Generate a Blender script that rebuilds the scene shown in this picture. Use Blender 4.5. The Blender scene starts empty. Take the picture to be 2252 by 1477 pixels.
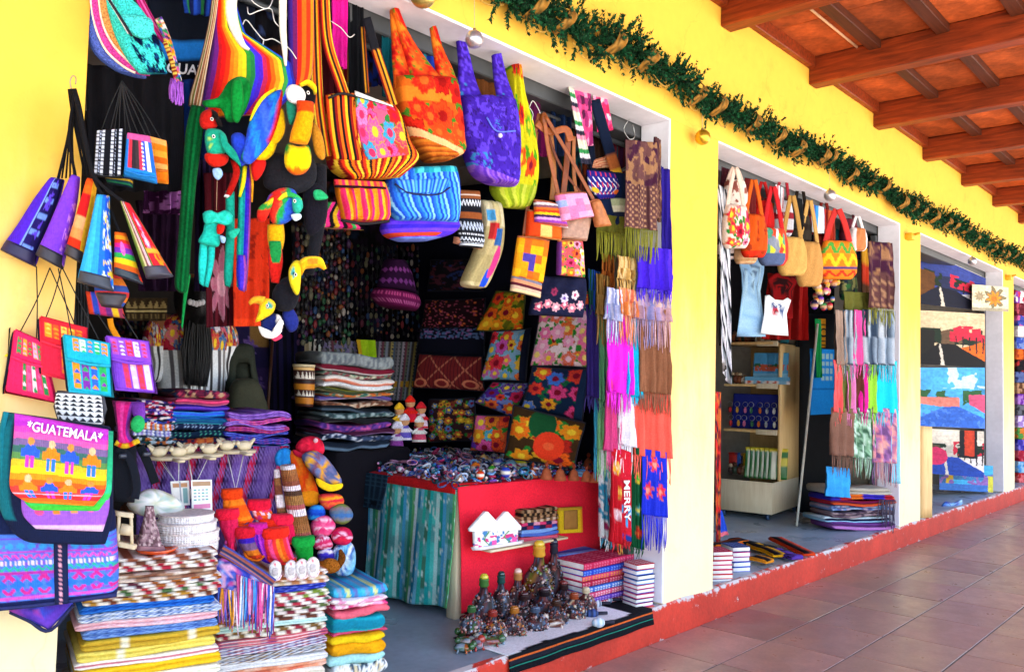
import bpy,math,random
import numpy as np
from mathutils import Vector,Matrix
S = bpy.context.scene
COL = S.collection
RAD = math.radians
# ------------------------------------------------------------------ camera, sky, sun, exposure
F_PX,W_PX,H_PX = 1865.88,2252.0,1477.0
YAW,PITCH,ROLL = 0.8310007,0.0516624,0.0254044
CAM = np.array([0.0,-2.62835,1.45])
_r = np.array([math.cos(YAW),-math.sin(YAW),0.0])
_f = np.array([math.sin(YAW),math.cos(YAW),0.0])
_u = np.array([0.0,0.0,1.0])
FWD = _f * math.cos(PITCH) + _u * math.sin(PITCH)
_u2 = -_f * math.sin(PITCH) + _u * math.cos(PITCH)
RGT = _r * math.cos(ROLL) + _u2 * math.sin(ROLL)
UPV = -_r * math.sin(ROLL) + _u2 * math.cos(ROLL)
cam_d = bpy.data.cameras.new('camera')
cam_d.sensor_fit = 'HORIZONTAL'
cam_d.sensor_width = 36.0
cam_d.lens = 36.0 * F_PX / W_PX
cam_d.clip_start = 0.05
cam_d.clip_end = 600.0
cam = bpy.data.objects.new('camera',cam_d)
COL.objects.link(cam)
m = Matrix.Identity(4)
for i in range(3):
 m[i][0],m[i][1],m[i][2],m[i][3] = RGT[i],UPV[i],-FWD[i],CAM[i]
cam.matrix_world = m
S.camera = cam
SUN_EL,SUN_AZ = RAD(67),RAD(180 + 25)      # measured from +Y towards +X: high, from the street side and left
world = bpy.data.worlds.new('World')
S.world = world
world.use_nodes = True
wn = world.node_tree.nodes
wl = world.node_tree.links
for n in list(wn):
 wn.remove(n)
sky = wn.new('ShaderNodeTexSky')
sky.sky_type = 'NISHITA'
sky.sun_disc = False
sky.sun_elevation = SUN_EL
sky.sun_rotation = SUN_AZ
bg = wn.new('ShaderNodeBackground')
bg.inputs['Strength'].default_value = 0.15
wo = wn.new('ShaderNodeOutputWorld')
wl.new(sky.outputs[0],bg.inputs[0])
wl.new(bg.outputs[0],wo.inputs[0])
sun_d = bpy.data.lights.new('sun','SUN')
sun_d.energy = 5.0
sun_d.angle = RAD(0.5)
sun_d.color = (1.0,0.95,0.88)
sun = bpy.data.objects.new('sun',sun_d)
COL.objects.link(sun)
sd = Vector((math.sin(SUN_AZ) * math.cos(SUN_EL),math.cos(SUN_AZ) * math.cos(SUN_EL),math.sin(SUN_EL)))
sun.rotation_euler = sd.to_track_quat('Z','Y').to_euler()
sun.location = sd * 30
S.view_settings.view_transform = 'Standard'
S.view_settings.look = 'None'
S.view_settings.exposure = EXPOSURE = 2.3
S.view_settings.gamma = 1.0
S.view_settings.use_curve_mapping = False
S.cycles.max_bounces = 8
S.cycles.diffuse_bounces = 5
S.cycles.glossy_bounces = 3
S.cycles.transmission_bounces = 4
S.cycles.sample_clamp_indirect = 6.0
S.cycles.caustics_reflective = False
S.cycles.caustics_refractive = False
# ------------------------------------------------------------------ points of the place seen along a line of sight
def ray(px,py):
 return RGT * ((px - W_PX / 2) / F_PX) + UPV * ((H_PX / 2 - py) / F_PX) + FWD
class Pl:
 """A vertical plane standing at depth Y (through the sight line of px,py), turned a degrees from facing the street towards the camera side."""
 def __init__(s,px,py,Y=None,a=0.0,X=None,tilt=0.0):
  d = ray(px,py)
  if X is not None:
   s.p = CAM + d * ((X - CAM[0]) / d[0])
  else:
   s.p = CAM + d * ((Y - CAM[1]) / d[1])
  a = RAD(a)
  s.n = np.array([-math.sin(a),-math.cos(a),0.0])
  s.x = np.array([math.cos(a),-math.sin(a),0.0])
  s.z = np.array([0,0,1.0])
  if tilt:
   t = RAD(tilt)
   n,z = s.n.copy(),s.z.copy()
   s.n = n * math.cos(t) + z * math.sin(t)
   s.z = z * math.cos(t) - n * math.sin(t)
 def at(s,px,py,off=0.0):
  d = ray(px,py)
  q = s.p + s.n * off
  return CAM + d * (np.dot(q - CAM,s.n) / np.dot(d,s.n))
 def px(s):                       # metres per photo pixel at the plane
  d = ray(1126,738)
  return np.dot(s.p - CAM,FWD) / F_PX
def at_z(px,py,z):
 d = ray(px,py)
 return CAM + d * ((z - CAM[2]) / d[2])
def at_y(px,py,y):
 d = ray(px,py)
 return CAM + d * ((y - CAM[1]) / d[1])
def at_x(px,py,x):
 d = ray(px,py)
 return CAM + d * ((x - CAM[0]) / d[0])
# ------------------------------------------------------------------ colour helpers
def C(h):
 if not isinstance(h,str):
  return np.array(h,float)
 h = h.lstrip('#')
 v = np.array([int(h[i:i + 2],16) / 255 for i in (0,2,4)])
 return np.where(v <= 0.04045,v / 12.92,((v + 0.055) / 1.055) ** 2.4) ** 1.13 * 0.88
def CL(*hs):
 return np.array([C(h) for h in hs])
def hsh(a,b=0,seed=0):
 x = np.sin(np.asarray(a) * 127.1 + np.asarray(b) * 311.7 + seed * 74.7) * 43758.5453
 return x - np.floor(x)
def vnoise(x,y,seed=0):
 xi,yi = np.floor(x),np.floor(y)
 fx,fy = x - xi,y - yi
 fx,fy = fx * fx * (3 - 2 * fx),fy * fy * (3 - 2 * fy)
 h = lambda a,b: hsh(a,b,seed)
 return (h(xi,yi) * (1 - fx) + h(xi + 1,yi) * fx) * (1 - fy) + (h(xi,yi + 1) * (1 - fx) + h(xi + 1,yi + 1) * fx) * fy
def fbm(x,y,seed=0):
 return (vnoise(x,y,seed) + 0.5 * vnoise(x * 2.03,y * 2.03,seed + 3) + 0.25 * vnoise(x * 4.1,y * 4.1,seed + 7)) / 1.75
# colour functions: f(u, v) -> (n,3); u across, v from the top down, both 0..1
def flat(h):
 c = C(h)
 return lambda u,v: np.repeat(c[None],len(u),0)
def stripes(pal,n=None,axis='u',wts=None,skew=0.0):
 P = CL(*pal)
 n = n or len(pal)
 if wts is None:
  wts = [1] * len(pal)
 edges = np.cumsum(wts) / sum(wts)
 rep = n / len(pal)
 def f(u,v):
  t = (u + skew * v) if axis == 'u' else (v + skew * u)
  t = (t * rep) % 1.0
  return P[np.clip(np.searchsorted(edges,t,side='right'),0,len(P) - 1)]
 return f
def checks(pal,nu,nv,seed=0,alt=True):
 P = CL(*pal)
 def f(u,v):
  a,b = np.floor(u * nu),np.floor(v * nv)
  if alt:
   k = ((a + b) % 2 * (len(P) // 2) + np.floor(hsh(a,b,seed) * max(1,len(P) // 2))).astype(int)
  else:
   k = np.floor(hsh(a,b,seed) * len(P)).astype(int)
  return P[np.clip(k,0,len(P) - 1)]
 return f
def mosaic(pal,nu,nv,seed=0,jitter=0.35):
 P = CL(*pal)
 def f(u,v):
  uu = u * nu + (vnoise(u * nu * 1.7,v * nv * 1.7,seed) - .5) * jitter * 2
  vv = v * nv + (vnoise(u * nu * 1.7 + 9,v * nv * 1.7,seed + 1) - .5) * jitter * 2
  return P[np.clip(np.floor(hsh(np.floor(uu),np.floor(vv),seed) * len(P)).astype(int),0,len(P) - 1)]
 return f
def over(base,*layers):
 """each layer: (mask function, colour) painted over base"""
 def f(u,v):
  c = base(u,v).copy()
  for mk,col in layers:
   k = mk(u,v)
   cc = col(u,v) if callable(col) else C(col)[None]
   c = np.where(k[:,None],cc,c)
  return c
 return f
def disc(cu,cv,r,asp=1.0):
 return lambda u,v: ((u - cu) ** 2 + ((v - cv) * asp) ** 2) < r * r
def rect(u0,v0,u1,v1):
 return lambda u,v: (u > u0) & (u < u1) & (v > v0) & (v < v1)
def flower_list(fl,asp=1.0,petals=5):
 """fl: (u, v, r, petal colour, heart colour)"""
 L = []
 for i,(cu,cv,r,c1,c2) in enumerate(fl):
  amp_ = .22 if petals > 5 else .13
  def mk(u,v,cu=cu,cv=cv,r=r,i=i,k=1.0):
   du,dv = u - cu,(v - cv) * asp
   th = np.arctan2(dv,du)
   return np.sqrt(du * du + dv * dv) < k * r * (1 - amp_ + amp_ * np.cos((petals + i % 3) * th + i * 1.7) + .05 * np.cos(17 * th))
  if r > .05:
   L.append((lambda u,v,mk=mk: mk(u,v,k=1.13),C(c1) * .35 + C(c2) * .4))
  L.append((mk,c1))
  if r > .05:
   L.append((lambda u,v,mk=mk,cu=cu,cv=cv: mk(u,v,k=.74) & (np.sin(np.arctan2(v - cv,u - cu) * 14) > -.2),C(c1) * .6 + C(c2) * .25))
  L.append((disc(cu,cv,r * .38,asp),c2))
 return L
def floral(bg,pal,n=14,r=(.07,.13),seed=0,asp=1.0,hearts=('#f4d23a','#8a1230'),leaf='#2f8f3a',petals=5):
 R = random.Random(seed)
 fl = []
 lv = []
 k = max(2,int(math.sqrt(n * 1.3)))
 cells = [(i,j) for i in range(k) for j in range(k)]
 R.shuffle(cells)
 for i,j in cells[:n]:
  u,v = (i + .5 + R.uniform(-.3,.3)) / k,(j + .5 + R.uniform(-.3,.3)) / k
  rr = R.uniform(*r)
  fl.append((u,v,rr,R.choice(pal),R.choice(hearts)))
  for q in range(2):
   a = R.uniform(0,6.28)
   lv.append((u + math.cos(a) * rr * 1.15,v + math.sin(a) * rr * 1.15 / asp,rr * .42,leaf,leaf))
 base = flat(bg) if isinstance(bg,str) else bg
 return over(base,*flower_list(lv,asp,2),*flower_list(fl,asp,petals))
def bands(rows,bg):
 """rows: (v0, v1, motif, colour, repeats)"""
 def mk(v0,v1,motif,n):
  def f(u,v):
   t = (v - v0) / (v1 - v0)
   k = (t > 0) & (t < 1)
   w = np.abs(((u * n) % 1.0) - .5) * 2
   if motif == 'line':
    return k
   if motif == 'zig':
    return k & (np.abs(w - t) < .3)
   if motif == 'dia':
    return k & ((w + np.abs(t - .5) * 2) < .95)
   if motif == 'cross':
    return k & (np.abs(w - np.abs(t - .5) * 2) < .28)
   if motif == 'dot':
    return k & (w < .5)
   if motif == 'tri':
    return k & (w < t)
   return k
  return f
 return over(flat(bg) if isinstance(bg,str) else bg,*[(mk(a,b,mo,n),c) for a,b,mo,c,n in rows])
def mottled(f0,amt=.25,sc=8,seed=0,sy=None):
 def f(u,v):
  return f0(u,v) * (1 - amt + 2 * amt * fbm(u * sc,v * (sy or sc),seed))[:,None]
 return f
# ------------------------------------------------------------------ geometry: a Geo is (V, quads, tris, colours, uv)
class Geo:
 def __init__(s,V,Q=None,T=None,col=None,N=None):
  s.V = np.asarray(V,float).reshape(-1,3)
  s.Q = np.asarray(Q if Q is not None else [],int).reshape(-1,4)
  s.T = np.asarray(T if T is not None else [],int).reshape(-1,3)
  n = len(s.V)
  if col is None:
   col = np.ones((n,3)) * .5
  col = np.asarray(col,float)
  s.col = np.repeat(col[None],n,0) if col.ndim == 1 else col
 def __add__(a,b):
  n = len(a.V)
  return Geo(np.vstack([a.V,b.V]),np.vstack([a.Q,b.Q + n]),np.vstack([a.T,b.T + n]),np.vstack([a.col,b.col]))
def join(gs):
 gs = [g for g in gs if g is not None]
 off,V,Q,T,K = 0,[],[],[],[]
 for g in gs:
  V.append(g.V); Q.append(g.Q + off); T.append(g.T + off); K.append(g.col)
  off += len(g.V)
 return Geo(np.vstack(V),np.vstack(Q),np.vstack(T),np.vstack(K))
def cc(col):
 return C(col) if isinstance(col,str) else col
def nrm(v):
 v = np.asarray(v,float)
 return v / (np.linalg.norm(v) + 1e-12)
def grid_quads(nr,nc,wrap=False):
 i = np.arange(nr - 1)[:,None]
 j = np.arange(nc if wrap else nc - 1)[None]
 a = i * nc + j
 b = i * nc + (j + 1) % nc
 return np.stack([a,b,b + nc,a + nc],-1).reshape(-1,4)
def interp_rows(K,n):
 """Catmull-Rom through key rows K (k,m) -> (n,m)"""
 K = np.asarray(K,float)
 k = len(K)
 if k == 2:
  t = np.linspace(0,1,n)[:,None]
  return K[0] * (1 - t) + K[1] * t
 P = np.vstack([2 * K[0] - K[1],K,2 * K[-1] - K[-2]])
 t = np.linspace(0,k - 1,n)
 i = np.minimum(t.astype(int),k - 2)
 f = (t - i)[:,None]
 a,b,c,d = P[i],P[i + 1],P[i + 2],P[i + 3]
 return .5 * (2 * b + (c - a) * f + (2 * a - 5 * b + 4 * c - d) * f * f + (3 * b - a - 3 * c + d) * f ** 3)
def loft(pl,rows,th,col,nu=20,nv=24,power=2.6,wr=0.0,seed=0,curve=True,off=0.0,cap=.35):
 """A filled cloth body seen flat on plane pl. rows: (xl, yl, xr, yr) photo pixels from one end to the other;
 th: thickness in metres, a number or one per row. Colour function runs u across the front, v along the rows."""
 K = []
 th = [th] * len(rows) if np.isscalar(th) else list(th)
 for r,t in zip(rows,th):
  K.append(np.concatenate([pl.at(r[0],r[1],off),pl.at(r[2],r[3],off),[t]]))
 if curve and len(K) > 2:
  R = interp_rows(K,nv)
 else:
  K = np.array(K)
  tt = np.linspace(0,len(K) - 1,nv)
  i = np.minimum(tt.astype(int),len(K) - 2)
  f = (tt - i)[:,None]
  R = K[i] * (1 - f) + K[i + 1] * f
 L,Rr,T = R[:,0:3],R[:,3:6],np.maximum(R[:,6],.002)
 v = np.linspace(0,1,nv)
 rnd = np.clip(np.minimum(v,1 - v) / max(1e-3,.09),0,1)
 prof = cap + (1 - cap) * np.sqrt(1 - (1 - rnd) ** 2)
 nb = max(4,nu // 3)
 th1 = np.linspace(math.pi,0,nu)                      # front, left to right
 th2 = np.linspace(0,-math.pi,nb + 2)[1:-1]           # back, right to left
 th_ = np.concatenate([th1,th2])
 cx = np.sign(np.cos(th_)) * np.abs(np.cos(th_)) ** (2 / power)
 cy = np.sign(np.sin(th_)) * np.abs(np.sin(th_)) ** (2 / power)
 # even out the front spacing
 cx[:nu] = np.linspace(-1,1,nu)
 cy[:nu] = (1 - np.abs(cx[:nu]) ** power) ** (1 / power)
 mid,half = (L + Rr) / 2,(Rr - L) / 2
 u = np.broadcast_to((cx + 1) / 2,(nv,len(cx)))
 vv = np.broadcast_to(v[:,None],u.shape)
 d = (T * prof * .5)[:,None] * cy[None]
 if wr:
  w = (fbm(u * 5 + seed,vv * 5,seed) - .5) * 2 * wr + (np.sin((u * 3 + vv * 1.3 + seed) * 6) * wr * .35)
  d = d + w * np.where(cy > 0,np.sqrt(np.abs(cy)),0)[None]
 V = mid[:,None] + half[:,None] * cx[None,:,None] + pl.n[None,None] * d[...,None]
 nc = len(cx)
 Vf = V.reshape(-1,3)
 Q = grid_quads(nv,nc,True)
 colr = col(u.ravel(),vv.ravel()) if callable(col) else np.repeat(cc(col)[None],nv * nc,0)
 top,bot = len(Vf),len(Vf) + 1
 Vf = np.vstack([Vf,V[0].mean(0),V[-1].mean(0)])
 j = np.arange(nc)
 T1 = np.stack([np.full(nc,top),(j + 1) % nc,j],-1)
 T2 = np.stack([np.full(nc,bot),(nv - 1) * nc + j,(nv - 1) * nc + (j + 1) % nc],-1)
 colr = np.vstack([colr,colr[:nc].mean(0),colr[-nc:].mean(0)])
 return Geo(Vf,Q,np.vstack([T1,T2]),colr)
def sheet(fn,nu,nv,col,th=.004,back=True):
 """fn(u,v)->points (n,3) ; a thin cloth with a front and a back, closed at the rim"""
 u,v = np.meshgrid(np.linspace(0,1,nu),np.linspace(0,1,nv))
 uf,vf = u.ravel(),v.ravel()
 P = fn(uf,vf)
 G = P.reshape(nv,nu,3)
 du,dv = np.gradient(G,axis=1),np.gradient(G,axis=0)
 N = np.cross(dv,du)
 N /= np.linalg.norm(N,axis=-1,keepdims=True) + 1e-12
 k = col(uf,vf) if callable(col) else np.repeat(cc(col)[None],len(uf),0)
 B = (G - N * th).reshape(-1,3)
 n = nu * nv
 Q = grid_quads(nv,nu)
 Qb = Q[:,::-1] + n
 idx = np.arange(n).reshape(nv,nu)
 loop = np.concatenate([idx[0,:-1],idx[:-1,-1],idx[-1,:0:-1],idx[:0:-1,0]])
 nx = np.roll(loop,-1)
 Qr = np.stack([nx,loop,loop + n,nx + n],-1)
 return Geo(np.vstack([P,B]),np.vstack([Q,Qb,Qr]),None,np.vstack([k,k]))
def quad_sheet(pl,tl,tr,bl,br,col,nu=24,nv=24,folds=0,amp=.01,th=.004,seed=0,off=0.0,sag=0.0,bulge=0.0,taper=True):
 a,b,c,d = [pl.at(*p,off) for p in (tl,tr,bl,br)]
 def fn(u,v):
  P = (a[None] * (1 - u)[:,None] + b[None] * u[:,None]) * (1 - v)[:,None] + (c[None] * (1 - u)[:,None] + d[None] * u[:,None]) * v[:,None]
  w = np.zeros_like(u)
  if folds:
   g = np.sin(u * folds * 6.283 + seed + .6 * np.sin(v * 3 + seed)) + .45 * np.sin(u * folds * 2.7 * 6.283 + 2 * seed + v * 2)
   w = w + amp * g * (.35 + .65 * v if taper else 1)
  if bulge:
   w = w + bulge * np.sin(math.pi * u) * np.sin(math.pi * v)
  w = w + (fbm(u * 4 + seed,v * 6,seed) - .5) * amp * .8
  if sag:
   P = P - np.array([0,0,sag])[None] * (np.sin(math.pi * u) * (1 - v))[:,None]
  return P + pl.n[None] * w[:,None]
 return sheet(fn,nu,nv,col,th)
def tube(pts,r,col='#222222',n=6,closed=False,caps=True):
 P = np.asarray(pts,float)
 k = len(P)
 r = np.full(k,r) if np.isscalar(r) else np.asarray(r,float)
 Tn = np.gradient(P,axis=0)
 Tn /= np.linalg.norm(Tn,axis=1,keepdims=True) + 1e-12
 ref = np.array([0,0,1.0]) if abs(Tn[:,2]).mean() < .8 else np.array([0.3,1.0,0])
 A = np.cross(Tn,ref); A /= np.linalg.norm(A,axis=1,keepdims=True) + 1e-12
 B = np.cross(Tn,A)
 th = np.arange(n) * 2 * math.pi / n
 V = P[:,None] + r[:,None,None] * (A[:,None] * np.cos(th)[None,:,None] + B[:,None] * np.sin(th)[None,:,None])
 Vf = V.reshape(-1,3)
 Q = grid_quads(k,n,True)
 T = None
 if caps:
  Vf = np.vstack([Vf,P[0],P[-1]])
  j = np.arange(n)
  T = np.vstack([np.stack([np.full(n,k * n),(j + 1) % n,j],-1),np.stack([np.full(n,k * n + 1),(k - 1) * n + j,(k - 1) * n + (j + 1) % n],-1)])
 if callable(col):
  u = np.tile(np.arange(n) / n,k); v = np.repeat(np.linspace(0,1,k),n)
  c = col(u,v)
  if caps:
   c = np.vstack([c,c[:1],c[-1:]])
 else:
  c = cc(col)
 return Geo(Vf,Q,T,c)
def bez(pts,n=14):
 return interp_rows(np.asarray(pts,float),n)
def ptube(pl,pxs,r,col='#222222',n=6,k=14,off=0.0):
 """tube through photo pixels on a plane; r in metres"""
 P = [pl.at(*p,off) for p in pxs]
 return tube(bez(P,k) if len(P) > 2 else np.array(P),r if np.isscalar(r) else interp_rows(np.array(r)[:,None],k)[:,0] if len(P) > 2 else r,col,n)
def strap(pl,pxs,w,col,th=.004,k=16,off=0.0):
 """flat band through photo pixels; w in photo pixels (number or per point), lying in the plane"""
 P = np.asarray(pxs,float)
 w = np.full(len(P),w,float) if np.isscalar(w) else np.asarray(w,float)
 K = bez(np.hstack([P,w[:,None]]),k) if len(P) > 2 else interp_rows(np.hstack([P,w[:,None]]),k)
 T = np.gradient(K[:,:2],axis=0)
 T /= np.linalg.norm(T,axis=1,keepdims=True) + 1e-9
 Nn = np.stack([T[:,1],-T[:,0]],-1)
 A = K[:,:2] + Nn * K[:,2:3] / 2
 B = K[:,:2] - Nn * K[:,2:3] / 2
 if A[0,0] > B[0,0]:
  A,B = B,A
 return loft(pl,[(a[0],a[1],b[0],b[1]) for a,b in zip(A,B)],th,col,nu=10,nv=k * 2,power=4,off=off,curve=False,cap=1)
def box(c,s,ax=None,col='#888888',ch=0.0):
 """box of full size s about centre c; ax: 3x3 rows of axes; ch chamfer"""
 c,s = np.asarray(c,float),np.asarray(s,float) / 2
 ax = np.eye(3) if ax is None else np.asarray(ax,float)
 if ch <= 0:
  V = np.array([[x,y,z] for x in (-1,1) for y in (-1,1) for z in (-1,1)],float) * s
  Q = [(0,1,3,2),(4,6,7,5),(0,4,5,1),(2,3,7,6),(0,2,6,4),(1,5,7,3)]
  return Geo(c + V @ ax,Q,None,cc(col))
 ch = min(ch,.45 * 2 * s.min())
 V,ix = [],{}
 for sx in (-1,1):
  for sy in (-1,1):
   for sz in (-1,1):
    for k in range(3):
     sg = np.array([sx,sy,sz],float)
     p = sg * (s - ch)
     p[k] = sg[k] * s[k]
     ix[(sx,sy,sz,k)] = len(V)
     V.append(p)
 Q,T = [],[]
 for k in range(3):
  a,b = (k + 1) % 3,(k + 2) % 3
  for sg in (-1,1):
   def key(sa,sb):
    t = [0,0,0]; t[k] = sg; t[a] = sa; t[b] = sb
    return ix[(*t,k)]
   q = [key(-1,-1),key(1,-1),key(1,1),key(-1,1)]
   Q.append(q if sg > 0 else q[::-1])
  for sa in (-1,1):                                   # edges along axis k
   for sb in (-1,1):
    def kk(e,f):
     t = [0,0,0]; t[k] = e; t[a] = sa; t[b] = sb
     return ix[(*t,f)]
    q = [kk(-1,a),kk(1,a),kk(1,b),kk(-1,b)]
    Q.append(q if sa * sb < 0 else q[::-1])
 for sx in (-1,1):
  for sy in (-1,1):
   for sz in (-1,1):
    t = [ix[(sx,sy,sz,k)] for k in range(3)]
    T.append(t if sx * sy * sz > 0 else t[::-1])
 return Geo(c + np.array(V) @ ax,Q,T,cc(col))
def lathe(c,prof,col,n=16,ax=None,cols=None):
 """prof: (r, z) from bottom to top about c; colour: one, or one per profile point"""
 prof = np.asarray(prof,float)
 k = len(prof)
 th = np.arange(n) * 2 * math.pi / n
 V = np.stack([prof[:,0:1] * np.cos(th),prof[:,0:1] * np.sin(th),np.repeat(prof[:,1:2],n,1)],-1).reshape(-1,3)
 if ax is not None:
  V = V @ np.asarray(ax,float)
 Q = grid_quads(k,n,True)
 j = np.arange(n)
 b,t = len(V),len(V) + 1
 z = np.array([[0,0,prof[0,1]],[0,0,prof[-1,1]]])
 if ax is not None:
  z = z @ np.asarray(ax,float)
 V = np.vstack([V,z]) + np.asarray(c,float)
 T = np.vstack([np.stack([np.full(n,b),(j + 1) % n,j],-1),np.stack([np.full(n,t),(k - 1) * n + j,(k - 1) * n + (j + 1) % n],-1)])
 if cols is not None:
  K = CL(*cols)
  K = np.vstack([np.repeat(K,n,0),K[0],K[-1]])
 elif callable(col):
  u = np.tile(np.arange(n) / n,k); v = np.repeat(np.linspace(0,1,k),n)
  K = col(u,v); K = np.vstack([K,K[0],K[-1]])
 else:
  K = cc(col)
 return Geo(V,Q,T,K)
def ball(c,r,col,n=12,sc=(1,1,1),ax=None):
 k = n // 2 + 2
 ph = np.linspace(-math.pi / 2 + .12,math.pi / 2 - .12,k)
 g = lathe((0,0,0),np.stack([np.cos(ph),np.sin(ph)],-1),col,n)
 V = g.V * np.asarray(sc) * r
 if ax is not None:
  V = V @ np.asarray(ax,float)
 g.V = V + np.asarray(c,float)
 return g
def outline(pl,pts,th,col,off=0.0,rings=(1,.97,.86,.6,.3),prof=(0,.5,.8,.95,1),n=None,smooth=True,ctr=None):
 """puffed shape with the outline pts (photo pixels) on plane pl: star-shaped about its middle"""
 P = np.asarray(pts,float)
 if smooth:
  Pc = np.vstack([P[-1:],P,P[:2]])
  k = len(P)
  n = n or max(24,3 * k)
  t = np.linspace(0,k,n,endpoint=False)
  i = t.astype(int); f = (t - i)[:,None]
  a,b,c_,d = Pc[i],Pc[i + 1],Pc[i + 2],Pc[(i + 3) % len(Pc)]
  P = .5 * (2 * b + (c_ - a) * f + (2 * a - 5 * b + 4 * c_ - d) * f * f + (3 * b - a - 3 * c_ + d) * f ** 3)
 ctr = P.mean(0) if ctr is None else np.asarray(ctr,float)
 lo,hi = P.min(0),P.max(0)
 V,U = [],[]
 n = len(P)
 for side in (1,-1):
  for s,h in zip(rings,prof):
   R = ctr + (P - ctr) * s
   U.append((R - lo) / (hi - lo + 1e-9))
   V += [pl.at(x,y,off + side * h * th / 2) for x,y in R]
  if side == 1:
   nf = len(V)
 U = np.vstack(U)
 V = np.array(V)
 k = len(rings)
 Qf = grid_quads(k,n,True)
 Qb = Qf[:,::-1] + nf
 cf,cb = len(V),len(V) + 1
 V = np.vstack([V,pl.at(*ctr,off + th / 2),pl.at(*ctr,off - th / 2)])
 U = np.vstack([U,[(ctr - lo) / (hi - lo + 1e-9)] * 2])
 j = np.arange(n)
 o = (k - 1) * n
 T = np.vstack([np.stack([np.full(n,cf),o + j,o + (j + 1) % n],-1),np.stack([np.full(n,cb),nf + o + (j + 1) % n,nf + o + j],-1)])
 # rim joins front ring 0 and back ring 0 (same points)
 K = col(U[:,0],U[:,1]) if callable(col) else cc(col)
 return Geo(V,np.vstack([Qf,Qb]),T,K)
def mesh_text(txt,pl,p0,p1,hpx,col,off=0.0,th=.002,up=None,bold=.022):
 """lettering along the line p0-p1 (photo pixels) on plane pl, hpx tall"""
 cu = bpy.data.curves.new('lettering','FONT')
 cu.body = txt
 cu.offset = bold
 ob = bpy.data.objects.new('lettering',cu)
 COL.objects.link(ob)
 dg = bpy.context.evaluated_depsgraph_get()
 me = bpy.data.meshes.new_from_object(ob.evaluated_get(dg))
 V = np.array([v.co[:] for v in me.vertices])
 Tt = []
 for f in me.polygons:
  vs = list(f.vertices)
  for q in range(1,len(vs) - 1):
   Tt.append((vs[0],vs[q],vs[q + 1]))
 bpy.data.objects.remove(ob); bpy.data.curves.remove(cu); bpy.data.meshes.remove(me)
 lo,hi = V.min(0),V.max(0)
 u = (V[:,0] - lo[0]) / (hi[0] - lo[0])
 w = (V[:,1] - lo[1]) / (hi[1] - lo[1])
 A,B = pl.at(*p0,off),pl.at(*p1,off)
 p0,p1 = np.array(p0,float),np.array(p1,float)
 d = (p1 - p0) / np.linalg.norm(p1 - p0)
 upx = np.array([d[1],-d[0]]) * hpx if up is None else np.array(up,float)
 Uv = pl.at(*(p0 + upx),off) - A
 P = A + (B - A) * u[:,None] + Uv * w[:,None]
 return Geo(P,None,Tt,cc(col))
# ------------------------------------------------------------------ objects
MATS = {}
def build_mesh(name,g,mat,org,smooth=True):
 me = bpy.data.meshes.new(name)
 V = g.V - org
 nq,nt = len(g.Q),len(g.T)
 me.vertices.add(len(V))
 me.vertices.foreach_set('co',V.astype(np.float32).ravel())
 loops = np.concatenate([g.Q.ravel(),g.T.ravel()])
 me.loops.add(len(loops))
 me.loops.foreach_set('vertex_index',loops.astype(np.int32))
 me.polygons.add(nq + nt)
 st = np.concatenate([np.arange(nq) * 4,nq * 4 + np.arange(nt) * 3])
 me.polygons.foreach_set('loop_start',st.astype(np.int32))
 me.polygons.foreach_set('use_smooth',np.full(nq + nt,smooth,bool))
 at = me.color_attributes.new('Col','FLOAT_COLOR','POINT')
 k = np.ones((len(V),4),np.float32)
 k[:,:3] = np.clip(g.col,0,1)
 at.data.foreach_set('color',k.ravel())
 me.update(calc_edges=True)
 me.validate()
 me.materials.append(MATS[mat])
 return me
def obj(name,g,mat,parent=None,org=None,smooth=True,label=None,kind=None):
 org = np.zeros(3) if org is None else np.asarray(org,float)
 porg = np.zeros(3) if parent is None else np.array(parent.get('_o',(0,0,0)))
 o = bpy.data.objects.new(name,build_mesh(name,g,mat,porg if parent is not None else org,smooth))
 COL.objects.link(o)
 if parent is not None:
  o.parent = parent
  o['_o'] = [float(q) for q in porg]
 else:
  o.location = org
  o['_o'] = [float(q) for q in org]
 if label: o['label'] = label
 if kind: o['kind'] = kind
 return o
def tag(o,label,cat,group=None):
 o['label'] = label
 o['category'] = cat
 if group: o['group'] = group
 return o
def thing(name,label,cat,parts,group=None):
 """parts: list of dicts or tuples (name, Geo, material[, extra]) ; a part's 'sub' holds its own pieces. One unnamed part = one mesh."""
 allV = np.vstack([p[1].V for p in parts])
 org = np.array([*((allV.min(0) + allV.max(0)) / 2)[:2],allV[:,2].min()])
 if len(parts) == 1 and parts[0][0] is None:
  o = obj(name,parts[0][1],parts[0][2],None,org,**(parts[0][3] if len(parts[0]) > 3 else {}))
  return tag(o,label,cat,group)
 r = bpy.data.objects.new(name,None)
 r.empty_display_size = .05
 COL.objects.link(r)
 r.location = org
 r['_o'] = [float(q) for q in org]
 tag(r,label,cat,group)
 for p in parts:
  ex = dict(p[3]) if len(p) > 3 else {}
  sub = ex.pop('sub',[])
  o = obj(p[0],p[1],p[2],r,**ex)
  for q in sub:
   obj(q[0],q[1],q[2],o,**(q[3] if len(q) > 3 else {}))
 return r
def structure(name,g,mat,smooth=False):
 return obj(name,g,mat,smooth=smooth,kind='structure')
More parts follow.
